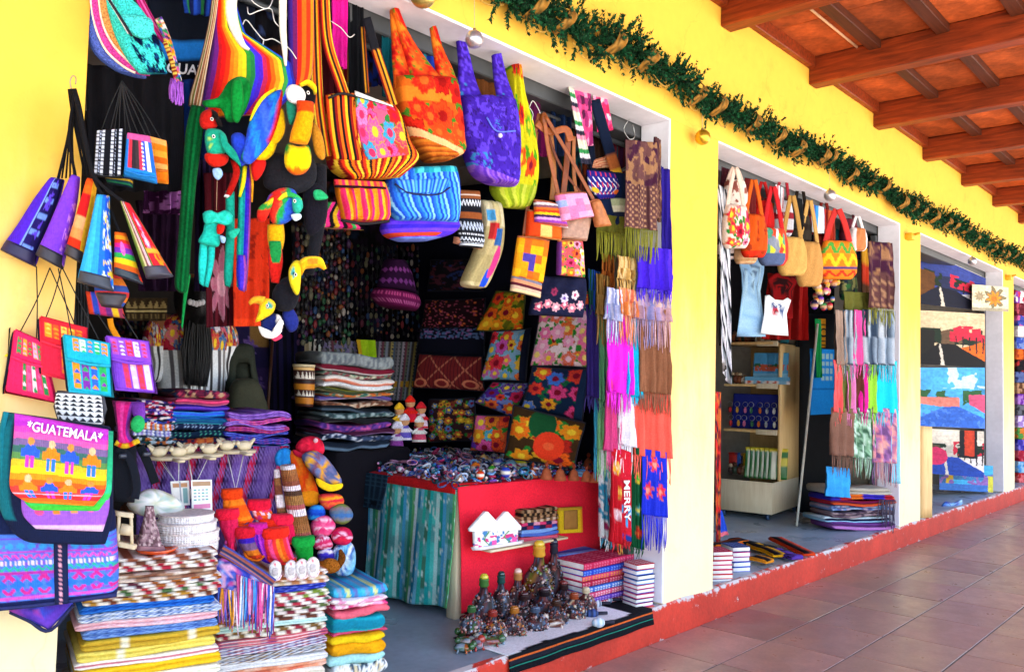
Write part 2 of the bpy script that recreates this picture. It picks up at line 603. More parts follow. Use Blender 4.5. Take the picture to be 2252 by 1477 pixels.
# ------------------------------------------------------------------ materials
def mat_new(name):
 mt = bpy.data.materials.new(name)
 mt.use_nodes = True
 MATS[name] = mt
 nt = mt.node_tree
 return mt,nt,nt.nodes['Principled BSDF']
def nd(nt,t,**kw):
 n = nt.nodes.new(t)
 for k,v in kw.items():
  if k in n.inputs: n.inputs[k].default_value = v
  else: setattr(n,k,v)
 return n
def surf(name,rough=.8,noise=60,amt=.18,bump=.25,bscale=None,bdist=.002,weave=0,spec=.35,metal=0,base=None,big=.12,bigsc=4,coat=0,sheen=0,trans=0):
 """colour from the object's own colours (or base), broken up by noise, with fine relief"""
 mt,nt,b = mat_new(name)
 L = nt.links
 if base is None:
  src = nd(nt,'ShaderNodeVertexColor',layer_name='Col').outputs[0]
 else:
  rgb = nd(nt,'ShaderNodeRGB'); rgb.outputs[0].default_value = (*C(base),1); src = rgb.outputs[0]
 tc = nd(nt,'ShaderNodeTexCoord')
 n1 = nd(nt,'ShaderNodeTexNoise',Scale=noise,Detail=3.0)
 n2 = nd(nt,'ShaderNodeTexNoise',Scale=bigsc,Detail=4.0)
 L.new(tc.outputs['Object'],n1.inputs['Vector']); L.new(tc.outputs['Object'],n2.inputs['Vector'])
 m1 = nd(nt,'ShaderNodeMapRange'); m1.inputs[1].default_value = .3; m1.inputs[2].default_value = .7
 m1.inputs[3].default_value = 1 - amt; m1.inputs[4].default_value = 1 + amt
 m2 = nd(nt,'ShaderNodeMapRange'); m2.inputs[1].default_value = .3; m2.inputs[2].default_value = .7
 m2.inputs[3].default_value = 1 - big; m2.inputs[4].default_value = 1 + big * .6
 L.new(n1.outputs[0],m1.inputs[0]); L.new(n2.outputs[0],m2.inputs[0])
 mu = nd(nt,'ShaderNodeMath',operation='MULTIPLY')
 L.new(m1.outputs[0],mu.inputs[0]); L.new(m2.outputs[0],mu.inputs[1])
 vm = nd(nt,'ShaderNodeVectorMath',operation='SCALE')
 L.new(src,vm.inputs[0]); L.new(mu.outputs[0],vm.inputs['Scale'])
 L.new(vm.outputs[0],b.inputs['Base Color'])
 b.inputs['Roughness'].default_value = rough
 b.inputs['Specular IOR Level'].default_value = spec
 b.inputs['Metallic'].default_value = metal
 b.inputs['Coat Weight'].default_value = coat
 if sheen: b.inputs['Sheen Weight'].default_value = sheen
 if trans: b.inputs['Transmission Weight'].default_value = trans
 h = n1.outputs[0]
 if bscale:
  n3 = nd(nt,'ShaderNodeTexNoise',Scale=bscale,Detail=2.0)
  L.new(tc.outputs['Object'],n3.inputs['Vector']); h = n3.outputs[0]
 if weave:
  w = nd(nt,'ShaderNodeTexWave',Scale=weave,Distortion=1.0); w.bands_direction = 'Z'
  w2 = nd(nt,'ShaderNodeTexWave',Scale=weave,Distortion=1.0); w2.bands_direction = 'X'
  L.new(tc.outputs['Object'],w.inputs['Vector']); L.new(tc.outputs['Object'],w2.inputs['Vector'])
  ad = nd(nt,'ShaderNodeMath',operation='ADD'); L.new(w.outputs[1],ad.inputs[0]); L.new(w2.outputs[1],ad.inputs[1])
  ad2 = nd(nt,'ShaderNodeMath',operation='MULTIPLY_ADD'); L.new(ad.outputs[0],ad2.inputs[0]); ad2.inputs[1].default_value = .4; L.new(h,ad2.inputs[2])
  h = ad2.outputs[0]
 bp = nd(nt,'ShaderNodeBump',Strength=bump,Distance=bdist)
 L.new(h,bp.inputs['Height']); L.new(bp.outputs[0],b.inputs['Normal'])
 return mt,nt,b,vm,mu
surf('cloth',.88,110,.12,.4,bdist=.003,weave=90,spec=.15)
surf('knit',.95,80,.2,.7,bdist=.006,weave=45,spec=.1)
surf('felt',.95,110,.22,.6,bdist=.004,spec=.08,sheen=.04,big=.2,bigsc=12)
surf('wool',.98,200,.45,1.0,bdist=.012,spec=.05)
surf('leather',.5,50,.2,.3,spec=.4)
surf('cord',.7,90,.2,.2)
surf('plastic',.35,8,.05,.05,spec=.5)
surf('gloss',.15,30,.15,.1,spec=.6,coat=.4)
surf('paper',.7,40,.06,.08,spec=.3)
surf('paint',.6,25,.1,.15,spec=.35)
surf('wire',.35,40,.1,.05,metal=.9)
surf('card',.8,30,.12,.1)
surf('hair',.45,200,.4,.8,bdist=.004,spec=.5)
surf('skin',.5,30,.06,.1)
surf('bauble_paint',.3,120,.12,.15,metal=.75,spec=.5)
surf('clay',.75,40,.25,.3)
# ================================================================== SETTING
rng = random.Random(7)
XO = [(0.97,4.205),(4.77,8.19),(8.79,12.07),(12.65,15.9),(16.5,19.8)]     # the shop openings along the wall
ZF,ZT,WT = 0.202,2.993,0.20                                                     # shop floor, top of opening, wall thickness
def plaster(name,base,pale,z0,z1,rough=.75):
 """limewashed render: blotchy, with overexposed glare painted as a noisy pale fade over the lower wall"""
 mt,nt,b,vm,mu = surf(name,rough,14,.03,.25,bscale=55,bdist=.004,spec=.25,base=base,big=.05,bigsc=1.3)
 L = nt.links
 ge = nd(nt,'ShaderNodeNewGeometry')
 sx = nd(nt,'ShaderNodeSeparateXYZ'); L.new(ge.outputs['Position'],sx.inputs[0])
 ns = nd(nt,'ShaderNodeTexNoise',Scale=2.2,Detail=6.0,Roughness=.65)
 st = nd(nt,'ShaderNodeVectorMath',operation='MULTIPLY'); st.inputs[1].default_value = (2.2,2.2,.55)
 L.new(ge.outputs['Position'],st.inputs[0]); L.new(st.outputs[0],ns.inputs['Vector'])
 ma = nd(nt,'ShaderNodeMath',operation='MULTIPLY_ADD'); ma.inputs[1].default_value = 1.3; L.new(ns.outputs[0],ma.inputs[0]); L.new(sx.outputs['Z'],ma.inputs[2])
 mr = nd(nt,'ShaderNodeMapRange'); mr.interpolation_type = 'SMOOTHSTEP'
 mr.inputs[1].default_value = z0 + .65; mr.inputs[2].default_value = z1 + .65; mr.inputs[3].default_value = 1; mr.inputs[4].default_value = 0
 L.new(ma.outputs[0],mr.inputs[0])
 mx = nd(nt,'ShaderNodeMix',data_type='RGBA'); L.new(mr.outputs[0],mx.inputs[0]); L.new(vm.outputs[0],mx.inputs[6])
 mx.inputs[7].default_value = (*C(pale),1)  # painted glare: bleaching put into the base colour, strongest low down
 # scuffs and hairline cracks
 v1 = nd(nt,'ShaderNodeTexVoronoi',feature='DISTANCE_TO_EDGE',Scale=1.1)
 wp = nd(nt,'ShaderNodeTexNoise',Scale=3.0,Detail=5.0); L.new(ge.outputs['Position'],wp.inputs['Vector'])
 ws = nd(nt,'ShaderNodeVectorMath',operation='MULTIPLY_ADD'); ws.inputs[1].default_value = (.5,.5,.5); L.new(wp.outputs[1],ws.inputs[0]); L.new(ge.outputs['Position'],ws.inputs[2]); L.new(ws.outputs[0],v1.inputs['Vector'])
 cr = nd(nt,'ShaderNodeMapRange'); cr.inputs[1].default_value = .0; cr.inputs[2].default_value = .006; cr.inputs[3].default_value = .86; cr.inputs[4].default_value = 1; L.new(v1.outputs[0],cr.inputs[0])
 n5 = nd(nt,'ShaderNodeTexNoise',Scale=4.5,Detail=8.0,Roughness=.7); L.new(ge.outputs['Position'],n5.inputs['Vector'])
 sc5 = nd(nt,'ShaderNodeMapRange'); sc5.inputs[1].default_value = .55; sc5.inputs[2].default_value = .75; sc5.inputs[3].default_value = 1; sc5.inputs[4].default_value = .8; L.new(n5.outputs[0],sc5.inputs[0])
 mm = nd(nt,'ShaderNodeMath',operation='MULTIPLY'); L.new(cr.outputs[0],mm.inputs[0]); L.new(sc5.outputs[0],mm.inputs[1])
 vs = nd(nt,'ShaderNodeVectorMath',operation='SCALE'); L.new(mx.outputs[2],vs.inputs[0]); L.new(mm.outputs[0],vs.inputs['Scale'])
 L.new(vs.outputs[0],b.inputs['Base Color'])
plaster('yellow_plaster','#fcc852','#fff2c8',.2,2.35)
surf('white_paint',.6,20,.04,.2,bscale=50,spec=.3,base='#f4f2f8',big=.08)
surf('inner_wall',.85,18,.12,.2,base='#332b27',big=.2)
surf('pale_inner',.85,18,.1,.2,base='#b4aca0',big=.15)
surf('grey_steel',.45,15,.1,.1,base='#4e5052',spec=.5)
def kerb_mat():
 mt,nt,b,vm,mu = surf('red_kerb',.6,40,.1,.35,bscale=60,bdist=.004,base='#d8452f',spec=.35,big=.22,bigsc=3)
 L = nt.links
 ge = nd(nt,'ShaderNodeNewGeometry')
 n = nd(nt,'ShaderNodeTexNoise',Scale=9.0,Detail=7.0,Roughness=.75); L.new(ge.outputs['Position'],n.inputs['Vector'])
 sx = nd(nt,'ShaderNodeSeparateXYZ'); L.new(ge.outputs['Position'],sx.inputs[0])
 # chipped paint along the upper arris and a dusty foot
 up = nd(nt,'ShaderNodeMapRange'); up.inputs[1].default_value = .165; up.inputs[2].default_value = .212; up.inputs[3].default_value = .0; up.inputs[4].default_value = .22
 lo = nd(nt,'ShaderNodeMapRange'); lo.inputs[1].default_value = .03; lo.inputs[2].default_value = 0; lo.inputs[3].default_value = 0; lo.inputs[4].default_value = .15
 L.new(sx.outputs['Z'],up.inputs[0]); L.new(sx.outputs['Z'],lo.inputs[0])
 a = nd(nt,'ShaderNodeMath',operation='ADD'); L.new(up.outputs[0],a.inputs[0]); L.new(lo.outputs[0],a.inputs[1])
 a2 = nd(nt,'ShaderNodeMath',operation='ADD'); L.new(a.outputs[0],a2.inputs[0]); L.new(n.outputs[0],a2.inputs[1])
 mr = nd(nt,'ShaderNodeMapRange'); mr.inputs[1].default_value = .63; mr.inputs[2].default_value = .68
 L.new(a2.outputs[0],mr.inputs[0])
 mx = nd(nt,'ShaderNodeMix',data_type='RGBA'); L.new(mr.outputs[0],mx.inputs[0]); L.new(vm.outputs[0],mx.inputs[6]); mx.inputs[7].default_value = (*C('#d8d0cc'),1)
 L.new(mx.outputs[2],b.inputs['Base Color'])
kerb_mat()
def floor_mat():
 mt,nt,b,vm,mu = surf('shop_concrete',.32,30,.08,.12,base='#a9b8c4',spec=.5,big=.25,bigsc=2.5)
 L = nt.links
 ge = nd(nt,'ShaderNodeNewGeometry')
 n = nd(nt,'ShaderNodeTexNoise',Scale=3.5,Detail=5.0); L.new(ge.outputs['Position'],n.inputs['Vector'])
 mr = nd(nt,'ShaderNodeMapRange'); mr.inputs[1].default_value = .3; mr.inputs[2].default_value = .7; mr.inputs[3].default_value = .2; mr.inputs[4].default_value = .5
 L.new(n.outputs[0],mr.inputs[0]); L.new(mr.outputs[0],b.inputs['Roughness'])
floor_mat()
def tile_mat():
 mt,nt,b,vm,mu = surf('terracotta_tile',.4,55,.1,.18,bscale=40,base=None,spec=.45,big=.2,bigsc=5)
 L = nt.links
 ge = nd(nt,'ShaderNodeNewGeometry')
 oi = nd(nt,'ShaderNodeObjectInfo')
 hs = nd(nt,'ShaderNodeHueSaturation')
 m1 = nd(nt,'ShaderNodeMapRange'); m1.inputs[3].default_value = .8; m1.inputs[4].default_value = 1.2
 L.new(oi.outputs['Random'],m1.inputs[0]); L.new(m1.outputs[0],hs.inputs['Value'])
 m2 = nd(nt,'ShaderNodeMapRange'); m2.inputs[3].default_value = .48; m2.inputs[4].default_value = .525
 mm = nd(nt,'ShaderNodeMath',operation='FRACT'); mm2 = nd(nt,'ShaderNodeMath',operation='MULTIPLY'); mm2.inputs[1].default_value = 7.3
 L.new(oi.outputs['Random'],mm2.inputs[0]); L.new(mm2.outputs[0],mm.inputs[0]); L.new(mm.outputs[0],m2.inputs[0]); L.new(m2.outputs[0],hs.inputs['Hue'])
 L.new(vm.outputs[0],hs.inputs['Color'])
 n = nd(nt,'ShaderNodeTexNoise',Scale=6.0,Detail=6.0,Roughness=.7); L.new(ge.outputs['Position'],n.inputs['Vector'])
 mr = nd(nt,'ShaderNodeMapRange'); mr.inputs[1].default_value = .35; mr.inputs[2].default_value = .75; mr.inputs[3].default_value = 0; mr.inputs[4].default_value = .6
 L.new(n.outputs[0],mr.inputs[0])
 mx = nd(nt,'ShaderNodeMix',data_type='RGBA'); L.new(mr.outputs[0],mx.inputs[0]); L.new(hs.outputs[0],mx.inputs[6]); mx.inputs[7].default_value = (*C('#a8908c'),1)
 L.new(mx.outputs[2],b.inputs['Base Color'])
 r = nd(nt,'ShaderNodeMapRange'); r.inputs[1].default_value = .3; r.inputs[2].default_value = .75; r.inputs[3].default_value = .24; r.inputs[4].default_value = .5
 L.new(n.outputs[0],r.inputs[0]); L.new(r.outputs[0],b.inputs['Roughness'])
tile_mat()
surf('grout',.9,80,.2,.4,base='#6a6664',big=.2)
def wood_mat(name,base,dark,rough=.5,sc=3.0,axis='Y',stretch=14,spec=.35,amt=.7):
 mt,nt,b = mat_new(name)
 L = nt.links
 tc = nd(nt,'ShaderNodeTexCoord')
 mp = nd(nt,'ShaderNodeMapping')
 s = [stretch] * 3; s['XYZ'.index(axis)] = 1.2
 mp.inputs['Scale'].default_value = s
 L.new(tc.outputs['Object'],mp.inputs['Vector'])
 n = nd(nt,'ShaderNodeTexNoise',Scale=sc,Detail=5.0,Roughness=.6,Distortion=.6); L.new(mp.outputs[0],n.inputs['Vector'])
 n2 = nd(nt,'ShaderNodeTexNoise',Scale=2.0,Detail=2.0); L.new(tc.outputs['Object'],n2.inputs['Vector'])
 ad = nd(nt,'ShaderNodeMath',operation='MULTIPLY_ADD'); ad.inputs[1].default_value = .6; L.new(n2.outputs[0],ad.inputs[0]); L.new(n.outputs[0],ad.inputs[2])
 mr = nd(nt,'ShaderNodeMapRange'); mr.inputs[1].default_value = .55; mr.inputs[2].default_value = 1.05; mr.inputs[3].default_value = 0; mr.inputs[4].default_value = amt
 L.new(ad.outputs[0],mr.inputs[0])
 mx = nd(nt,'ShaderNodeMix',data_type='RGBA'); L.new(mr.outputs[0],mx.inputs[0])
 mx.inputs[6].default_value = (*C(base),1); mx.inputs[7].default_value = (*C(dark),1)
 L.new(mx.outputs[2],b.inputs['Base Color'])
 b.inputs['Roughness'].default_value = rough
 b.inputs['Specular IOR Level'].default_value = spec
 bp = nd(nt,'ShaderNodeBump',Strength=.25,Distance=.003); L.new(n.outputs[0],bp.inputs['Height']); L.new(bp.outputs[0],b.inputs['Normal'])
wood_mat('beam_wood','#ae4e22','#48180a',.45,axis='Y',amt=.95)
wood_mat('batten_wood','#6b3418','#2e140a',.6,axis='X')
wood_mat('pale_wood','#f8d698','#dcac6c',.5,axis='Z',amt=.7)
wood_mat('cream_wood','#f0e2c2','#d8c298',.55,axis='Z')
wood_mat('dark_wood','#5a3520','#2c170c',.5,axis='Z')
def roof_tile_mat():
 mt,nt,b,vm,mu = surf('roof_clay',.8,30,.2,.4,bscale=35,bdist=.006,base='#bc6030',spec=.2,big=.45,bigsc=5)
 L = nt.links
 oi = nd(nt,'ShaderNodeObjectInfo')
 hs = nd(nt,'ShaderNodeHueSaturation')
 m1 = nd(nt,'ShaderNodeMapRange'); m1.inputs[3].default_value = .5; m1.inputs[4].default_value = 1.25
 L.new(oi.outputs['Random'],m1.inputs[0]); L.new(m1.outputs[0],hs.inputs['Value']); L.new(vm.outputs[0],hs.inputs['Color']); L.new(hs.outputs[0],b.inputs['Base Color'])
roof_tile_mat()
# ---- ground
YE = -3.35                                                    # outer edge of the walkway
surf('pale_paving',.85,3,.1,.1,base='#dcd6ca',big=.15,bigsc=.3)
structure('courtyard',Geo([(-150,-260,-.16),(260,-260,-.16),(260,40,-.16),(-150,40,-.16)],[(0,1,2,3)]),'pale_paving')
walk = structure('walkway',box((16,(YE - .012) / 2,-.074),(44,-YE - .012,.17),ch=.004),'grout')
walk['label'] = 'covered terracotta walkway along the row of craft shops'
TX,TY,GAP = .572,.43,.009
tile_meshes = []
for k in range(6):
 g = box((0,0,0),(TX - GAP,TY - GAP,.03),col='#b28e7e',ch=.0015)
 g.V[:,2] += (hsh(np.round(g.V[:,0],1),np.round(g.V[:,1],1),k) - .5) * .0025
 tile_meshes.append(build_mesh('tile',g,'terracotta_tile',np.zeros(3),False))
nt_,far = 0,[]
cand = []
for r in range(7):
 for q in range(-2,44):
  x = 2.31 + q * TX + (0,.03,.12,.02,-.05,.06,.1)[r] + TX / 2
  y = -.012 - r * TY - TY / 2
  d = np.array([x,y,0]) - CAM
  if d @ FWD < .3: vis = False
  else:
   px,py = W_PX / 2 + F_PX * (d @ RGT) / (d @ FWD),H_PX / 2 - F_PX * (d @ UPV) / (d @ FWD)
   vis = -150 < px < W_PX + 150 and py < H_PX + 250
  cand.append((not vis,np.linalg.norm(d),x,y))
cand.sort()
rest = []
for i,(inv,d,x,y) in enumerate(cand):
 if i < 298:
  o = bpy.data.objects.new('tile',tile_meshes[i % 6])
  COL.objects.link(o); o.parent = walk
  o.location = (x,y,rng.uniform(-.0012,.0012))
  o.rotation_euler = (rng.uniform(-.002,.002),rng.uniform(-.0015,.0015),rng.uniform(-.003,.003))
 else:
  rest.append(box((x,y,0),(TX - GAP,TY - GAP,.03),col='#b28e7e',ch=.0015))
if rest:
 obj('tile_field',join(rest),'terracotta_tile',walk,kind='stuff',smooth=False)
def kerb_geo():
 xs = np.arange(-2,34,.06)
 P = []
 for x in xs:
  w = .006 * math.sin(x * 9) + .008 * (vnoise(np.array([x * 7.]),np.array([.3]),4)[0] - .5)
  P.append([(x,-.013,-.05),(x,-.014,.05),(x,-.013,ZF - .012 + w),(x,-.004,ZF + .001 + w),(x,.03,ZF + .001)])
 P = np.array(P)
 n,k = P.shape[:2]
 return Geo(P.reshape(-1,3),grid_quads(n,k))
structure('kerb',kerb_geo(),'red_kerb')
for a,b in XO:
 structure('shop_floor',box(((a + b) / 2,1.73,ZF - .1),(b - a + .56,3.4,.2),ch=.002),'shop_concrete')
# ---- the building
bld = bpy.data.objects.new('market_building',None)
COL.objects.link(bld)
bld['_o'] = [0.0,0.0,0.0]
tag(bld,'long yellow market building with a row of open craft shops','building')
edges = [-3.0] + [e for o in XO for e in o] + [26.0]
for k in range(0,len(edges),2):
 a,b = edges[k],edges[k + 1]
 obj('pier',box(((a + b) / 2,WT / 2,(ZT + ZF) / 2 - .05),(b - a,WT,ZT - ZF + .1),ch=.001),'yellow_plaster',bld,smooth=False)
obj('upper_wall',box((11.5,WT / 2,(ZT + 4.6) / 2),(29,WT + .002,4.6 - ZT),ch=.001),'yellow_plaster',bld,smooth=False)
for a,b in XO:
 # white painted reveals, with a dark steel shutter guide behind them
 ln = [box(((a + b) / 2,WT / 2 - .004,ZT - .006),(b - a - .001,WT - .004,.014),ch=.003),
   box((b - .007,WT / 2 - .004,(ZT + ZF) / 2),(.016,WT - .004,ZT - ZF - .016),ch=.003),
   box((a + .007,WT / 2 + .03,(ZT + ZF) / 2),(.016,WT - .09,ZT - ZF - .016),ch=.003)]
 obj('door_lining',join(ln),'white_paint',bld,smooth=False)
 obj('shutter_housing',box(((a + b) / 2,WT + .10,ZT - .02),(b - a + .1,.2,.13),ch=.006),'grey_steel',bld,smooth=False)
 obj('shutter_guide',box((b - .035,WT + .02,(ZT + ZF) / 2 - .05),(.06,.05,ZT - ZF - .1),ch=.004),'grey_steel',bld,smooth=False)
 obj('shutter_guide',box((a + .035,WT + .02,(ZT + ZF) / 2 - .05),(.06,.05,ZT - ZF - .1),ch=.004),'grey_steel',bld,smooth=False)
 obj('shop_ceiling',box(((a + b) / 2,1.75,ZT + .12),(b - a + .5,3.1,.1)),'pale_inner',bld,smooth=False)
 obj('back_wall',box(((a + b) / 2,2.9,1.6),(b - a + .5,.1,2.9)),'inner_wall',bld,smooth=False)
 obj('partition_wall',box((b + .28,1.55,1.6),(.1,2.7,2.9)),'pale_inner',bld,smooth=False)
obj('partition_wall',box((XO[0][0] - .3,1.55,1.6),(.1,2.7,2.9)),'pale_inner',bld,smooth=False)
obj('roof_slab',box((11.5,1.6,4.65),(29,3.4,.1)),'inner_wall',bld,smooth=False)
# ---- the portico roof: rafters square to the wall, battens along it, clay tiles laid over
roof = bpy.data.objects.new('portico_roof',None)
COL.objects.link(roof)
roof['_o'] = [0.0,0.0,0.0]
tag(roof,'timber portico roof of red brown rafters and orange clay tiles over the walkway','roof')
BX0,BP,BZ,BH,BW = 4.774,1.3558,3.73,.21,.13
raf = build_mesh('rafter',box((0,0,0),(BW,3.55,BH),ch=.008),'beam_wood',np.zeros(3),False)
bx = [BX0 + BP * k + BW / 2 for k in range(-4,16)]
for x in bx:
 o = bpy.data.objects.new('rafter',raf)
 COL.objects.link(o); o.parent = roof
 o.location = (x,-1.775 + .0,BZ + BH / 2)
zb = BZ + BH
nb = 8
by = [-.06 - i * .45 for i in range(nb)]
bat = build_mesh('batten',box((0,0,0),(BP - BW - .004,.085,.06),ch=.004),'batten_wood',np.zeros(3),False)
plate = build_mesh('wall_plate',box((0,0,0),(BP - BW - .004,.05,.10),ch=.004),'beam_wood',np.zeros(3),False)
NTL = 2
tw = BP / NTL
til = [build_mesh('roof_tile',box((0,0,0),(tw - .012,.44,.03),ch=.006),'roof_clay',np.zeros(3),False)]
count = 0
for k in range(len(bx) - 1):
 xm = (bx[k] + bx[k + 1]) / 2
 o = bpy.data.objects.new('wall_plate',plate); COL.objects.link(o); o.parent = roof; o.location = (xm,-.028,zb - .04)
 for i,y in enumerate(by):
  if i:
   o = bpy.data.objects.new('batten',bat); COL.objects.link(o); o.parent = roof; o.location = (xm,y + .02,zb - .03)
 if 2 <= k <= 15:
  for i in range(nb - 1):
   for q in range(NTL):
    o = bpy.data.objects.new('roof_tile',til[0]); COL.objects.link(o); o.parent = roof
    o.location = (bx[k] + tw * (q + .5),(by[i] + by[i + 1]) / 2 + .02,zb + .017 + rng.uniform(-.003,.003))
    o.rotation_euler = (rng.uniform(-.012,.012),rng.uniform(-.008,.008),rng.uniform(-.01,.01))
obj('roof_cover',box((10,-1.7,zb + .09),(27,3.5,.05)),'roof_clay',roof,smooth=False)
# ================================================================== BUILDERS
def slab(p0,ax,ay,W,D,H,col,nu=36,seed=0,soft=.012,nf=2,sag=.004):
 """folded cloth lying flat: p0 front left bottom, ax along the front, ay into the depth; the front edge shows the fold"""
 R = random.Random(seed)
 sec = []
 m = 7
 back = [(1,0),(.55,0),(.12,0)]
 for y,z in back: sec.append((y * D,z))
 for i in range(nf):
  for t in np.linspace(-80,80,m):
   z = (i + .5 + .5 * math.sin(RAD(t))) / nf
   y = soft * (1 - math.cos(RAD(t))) + (soft * .35 if i % 2 else 0)
   sec.append((y,z))
 for y,z in back[::-1]: sec.append((y * D,1 - z))
 sec = np.array(sec)
 k = len(sec)
 u = np.linspace(0,1,nu)
 U = np.repeat(u[:,None],k,1); Vv = np.repeat(np.linspace(0,1,k)[None],nu,0)
 yy = np.repeat(sec[:,0][None],nu,0); zz = np.repeat(sec[:,1][None],nu,0)
 nz = (fbm(U * 3 + seed * 1.7,yy * 6 + .5,seed) - .5)
 fr = (fbm(U * 4 + seed * 2.3,zz * 1.2 + seed,seed + 5) - .5)
 endr = np.clip(np.minimum(U,1 - U) * W / .02,0,1)
 endr = np.sqrt(1 - (1 - endr) ** 2)
 zc = (zz - .5) * H * (.55 + .45 * endr) + .5 * H + nz * sag * 2 + sag * np.sin(U * 3.14 * R.uniform(.8,2.2) + R.uniform(0,3)) * .8
 yc = yy + fr * soft * 1.6 * np.clip(1 - yy / (.3 * D),0,1)
 P = p0 + ax * (U * W)[...,None] + ay * yc[...,None] + np.array([0,0,1.0]) * zc[...,None]
 cl = col(U.ravel(),Vv.ravel()) if callable(col) else cc(col)
 V = P.reshape(-1,3)
 Q = grid_quads(nu,k)
 n0,n1 = len(V),len(V) + 1
 V = np.vstack([V,P[0].mean(0),P[-1].mean(0)])
 j = np.arange(k)
 T = np.vstack([np.stack([np.full(k,n0),(j + 1) % k,j],-1),np.stack([np.full(k,n1),(nu - 1) * k + j,(nu - 1) * k + (j + 1) % k],-1)])
 Qc = np.stack([np.arange(nu - 1) * k + k - 1,np.arange(nu - 1) * k,np.arange(1,nu) * k,np.arange(1,nu) * k + k - 1],-1)
 if cl.ndim > 1:
  cl = np.vstack([cl,cl[:k].mean(0),cl[-k:].mean(0)])
 return Geo(V,np.vstack([Q,Qc]),T,cl)
ORD = ['topmost','second','third','fourth','fifth','sixth','seventh','eighth','ninth','tenth','eleventh','twelfth','thirteenth','fourteenth','fifteenth','sixteenth','seventeenth','eighteenth','nineteenth','twentieth']
def fold_stack(pl,xl,xr,ys,D,layers,where,name,cat,group,noun,soft=.012,seed=0,jit=.01,nf=2,mat='cloth',sag=.004,ref=None):
 """ys: photo rows of the layer boundaries (top to bottom) read at the middle column; layers: (colour word, colour function) from the top"""
 xm = ref or (xl + xr) / 2
 R = random.Random(seed)
 zs = [pl.at(xm,y)[2] for y in ys]
 p_l,p_r = pl.at(xl,ys[len(ys) // 2]),pl.at(xr,ys[len(ys) // 2])
 W = np.dot(p_r - p_l,pl.x)
 out = []
 for i,(word,col) in enumerate(layers):
  z0,z1 = zs[i + 1],zs[i]
  dx = R.uniform(-jit,jit)
  w = W * R.uniform(.95,1.02)
  p0 = np.array([*(p_l + pl.x * (dx + (W - w) / 2) - pl.n * 0 + pl.n * R.uniform(-.5,1) * jit)[:2],z0])
  g = slab(p0,pl.x,-pl.n,w,D * R.uniform(.93,1.0),(z1 - z0) * 1.0,col,seed=seed * 31 + i,soft=soft,nf=nf,sag=sag)
  o = ORD[i] if i else 'topmost'
  lab = f'{word} {noun}, {o} {"of" if i == 0 else "from top of"} the {where}'
  out.append(thing(name,lab,cat,[(None,g,mat)],group))
 return out
def fringe(pl,xl,xr,yt_l,yt_r,yb_l,yb_r,n,col,r=.003,seed=0,wob=5,off=0.0):
 R = random.Random(seed)
 gs = []
 for i in range(n):
  t = (i + .5) / n
  x = xl + (xr - xl) * t
  y0 = yt_l + (yt_r - yt_l) * t
  y1 = yb_l + (yb_r - yb_l) * t + R.uniform(-wob,wob) * 2
  xx = x + R.uniform(-wob,wob)
  P = bez([pl.at(x,y0,off + R.uniform(-.006,.006)),pl.at((x + xx) / 2 + R.uniform(-2,2),(y0 + y1) / 2,off + R.uniform(-.01,.012)),pl.at(xx,y1,off + R.uniform(-.012,.012))],5)
  c = col(np.array([t]),np.array([.5]))[0] if callable(col) else cc(col)
  gs.append(tube(P,[r * .8,r,r * 1.1,r,r * .6],c * R.uniform(.95,1.2),4))
 return join(gs)
def scarf(label,pl,tl,tr,bl,br,col,fr=None,frcol=None,frlen=60,folds=3,amp=.012,group='scarves hung on the door jamb',off=0.0,seed=0,name='scarf',cat='scarf',nu=30,nv=36,mat='cloth',frn=None,th=.004):
 g = quad_sheet(pl,tl,tr,bl,br,col,nu,nv,folds,amp,th,seed,off)
 parts = [('fabric',g,mat)]
 if fr:
  n = frn or max(8,int((br[0] - bl[0]) / 2.2))
  parts.append(('fringe',fringe(pl,bl[0],br[0],bl[1] - 2,br[1] - 2,bl[1] + frlen,br[1] + frlen,n,frcol if frcol is not None else col,seed=seed,off=off),'cord',{'kind': 'stuff'}))
 return thing(name,label,cat,parts,group)
def lr(*q):
 return [tuple(x) for x in q]
def quad_rows(TL,TR,BL,BR,n=2):
 return [tuple(np.array(TL + TR) * (1 - t) + np.array(BL + BR) * t) for t in np.linspace(0,1,n)]
def sub_rows(rows,v0,v1,n=4,u0=0.0,u1=1.0):
 K = interp_rows(np.array(rows,float),21)
 out = []
 for v in np.linspace(v0,v1,n):
  q = v * 20; i = min(int(q),19); f = q - i
  r = K[i] * (1 - f) + K[i + 1] * f
  a,b = r[:2],r[2:]
  out.append((*(a + (b - a) * u0),*(a + (b - a) * u1)))
 return out
def tilted(pl,zt):
 pl.z = zt
 return pl
def trim_loop(pl,pts,r,col,off=0.0,n=6,k=None):
 P = [pl.at(*p,off) for p in list(pts) + [pts[0]]]
 return tube(np.array(P),r,col,n)
RAINBOW = ['#c81e28','#f0641e','#f8a01e','#ffdc28','#3cb43c','#2864dc','#6432b4','#d228a0']
MULTI = ['#d02c4a','#f08c28','#f6d23c','#32a05a','#2878c8','#7840b4','#e05aa8','#f0f0e6','#28285a']
DARKMULTI = ['#16141c','#201626','#2a1a1e','#141c28','#5a2430','#2a3c50','#503018','#3c2850','#76705a','#14141a','#0e0e12']
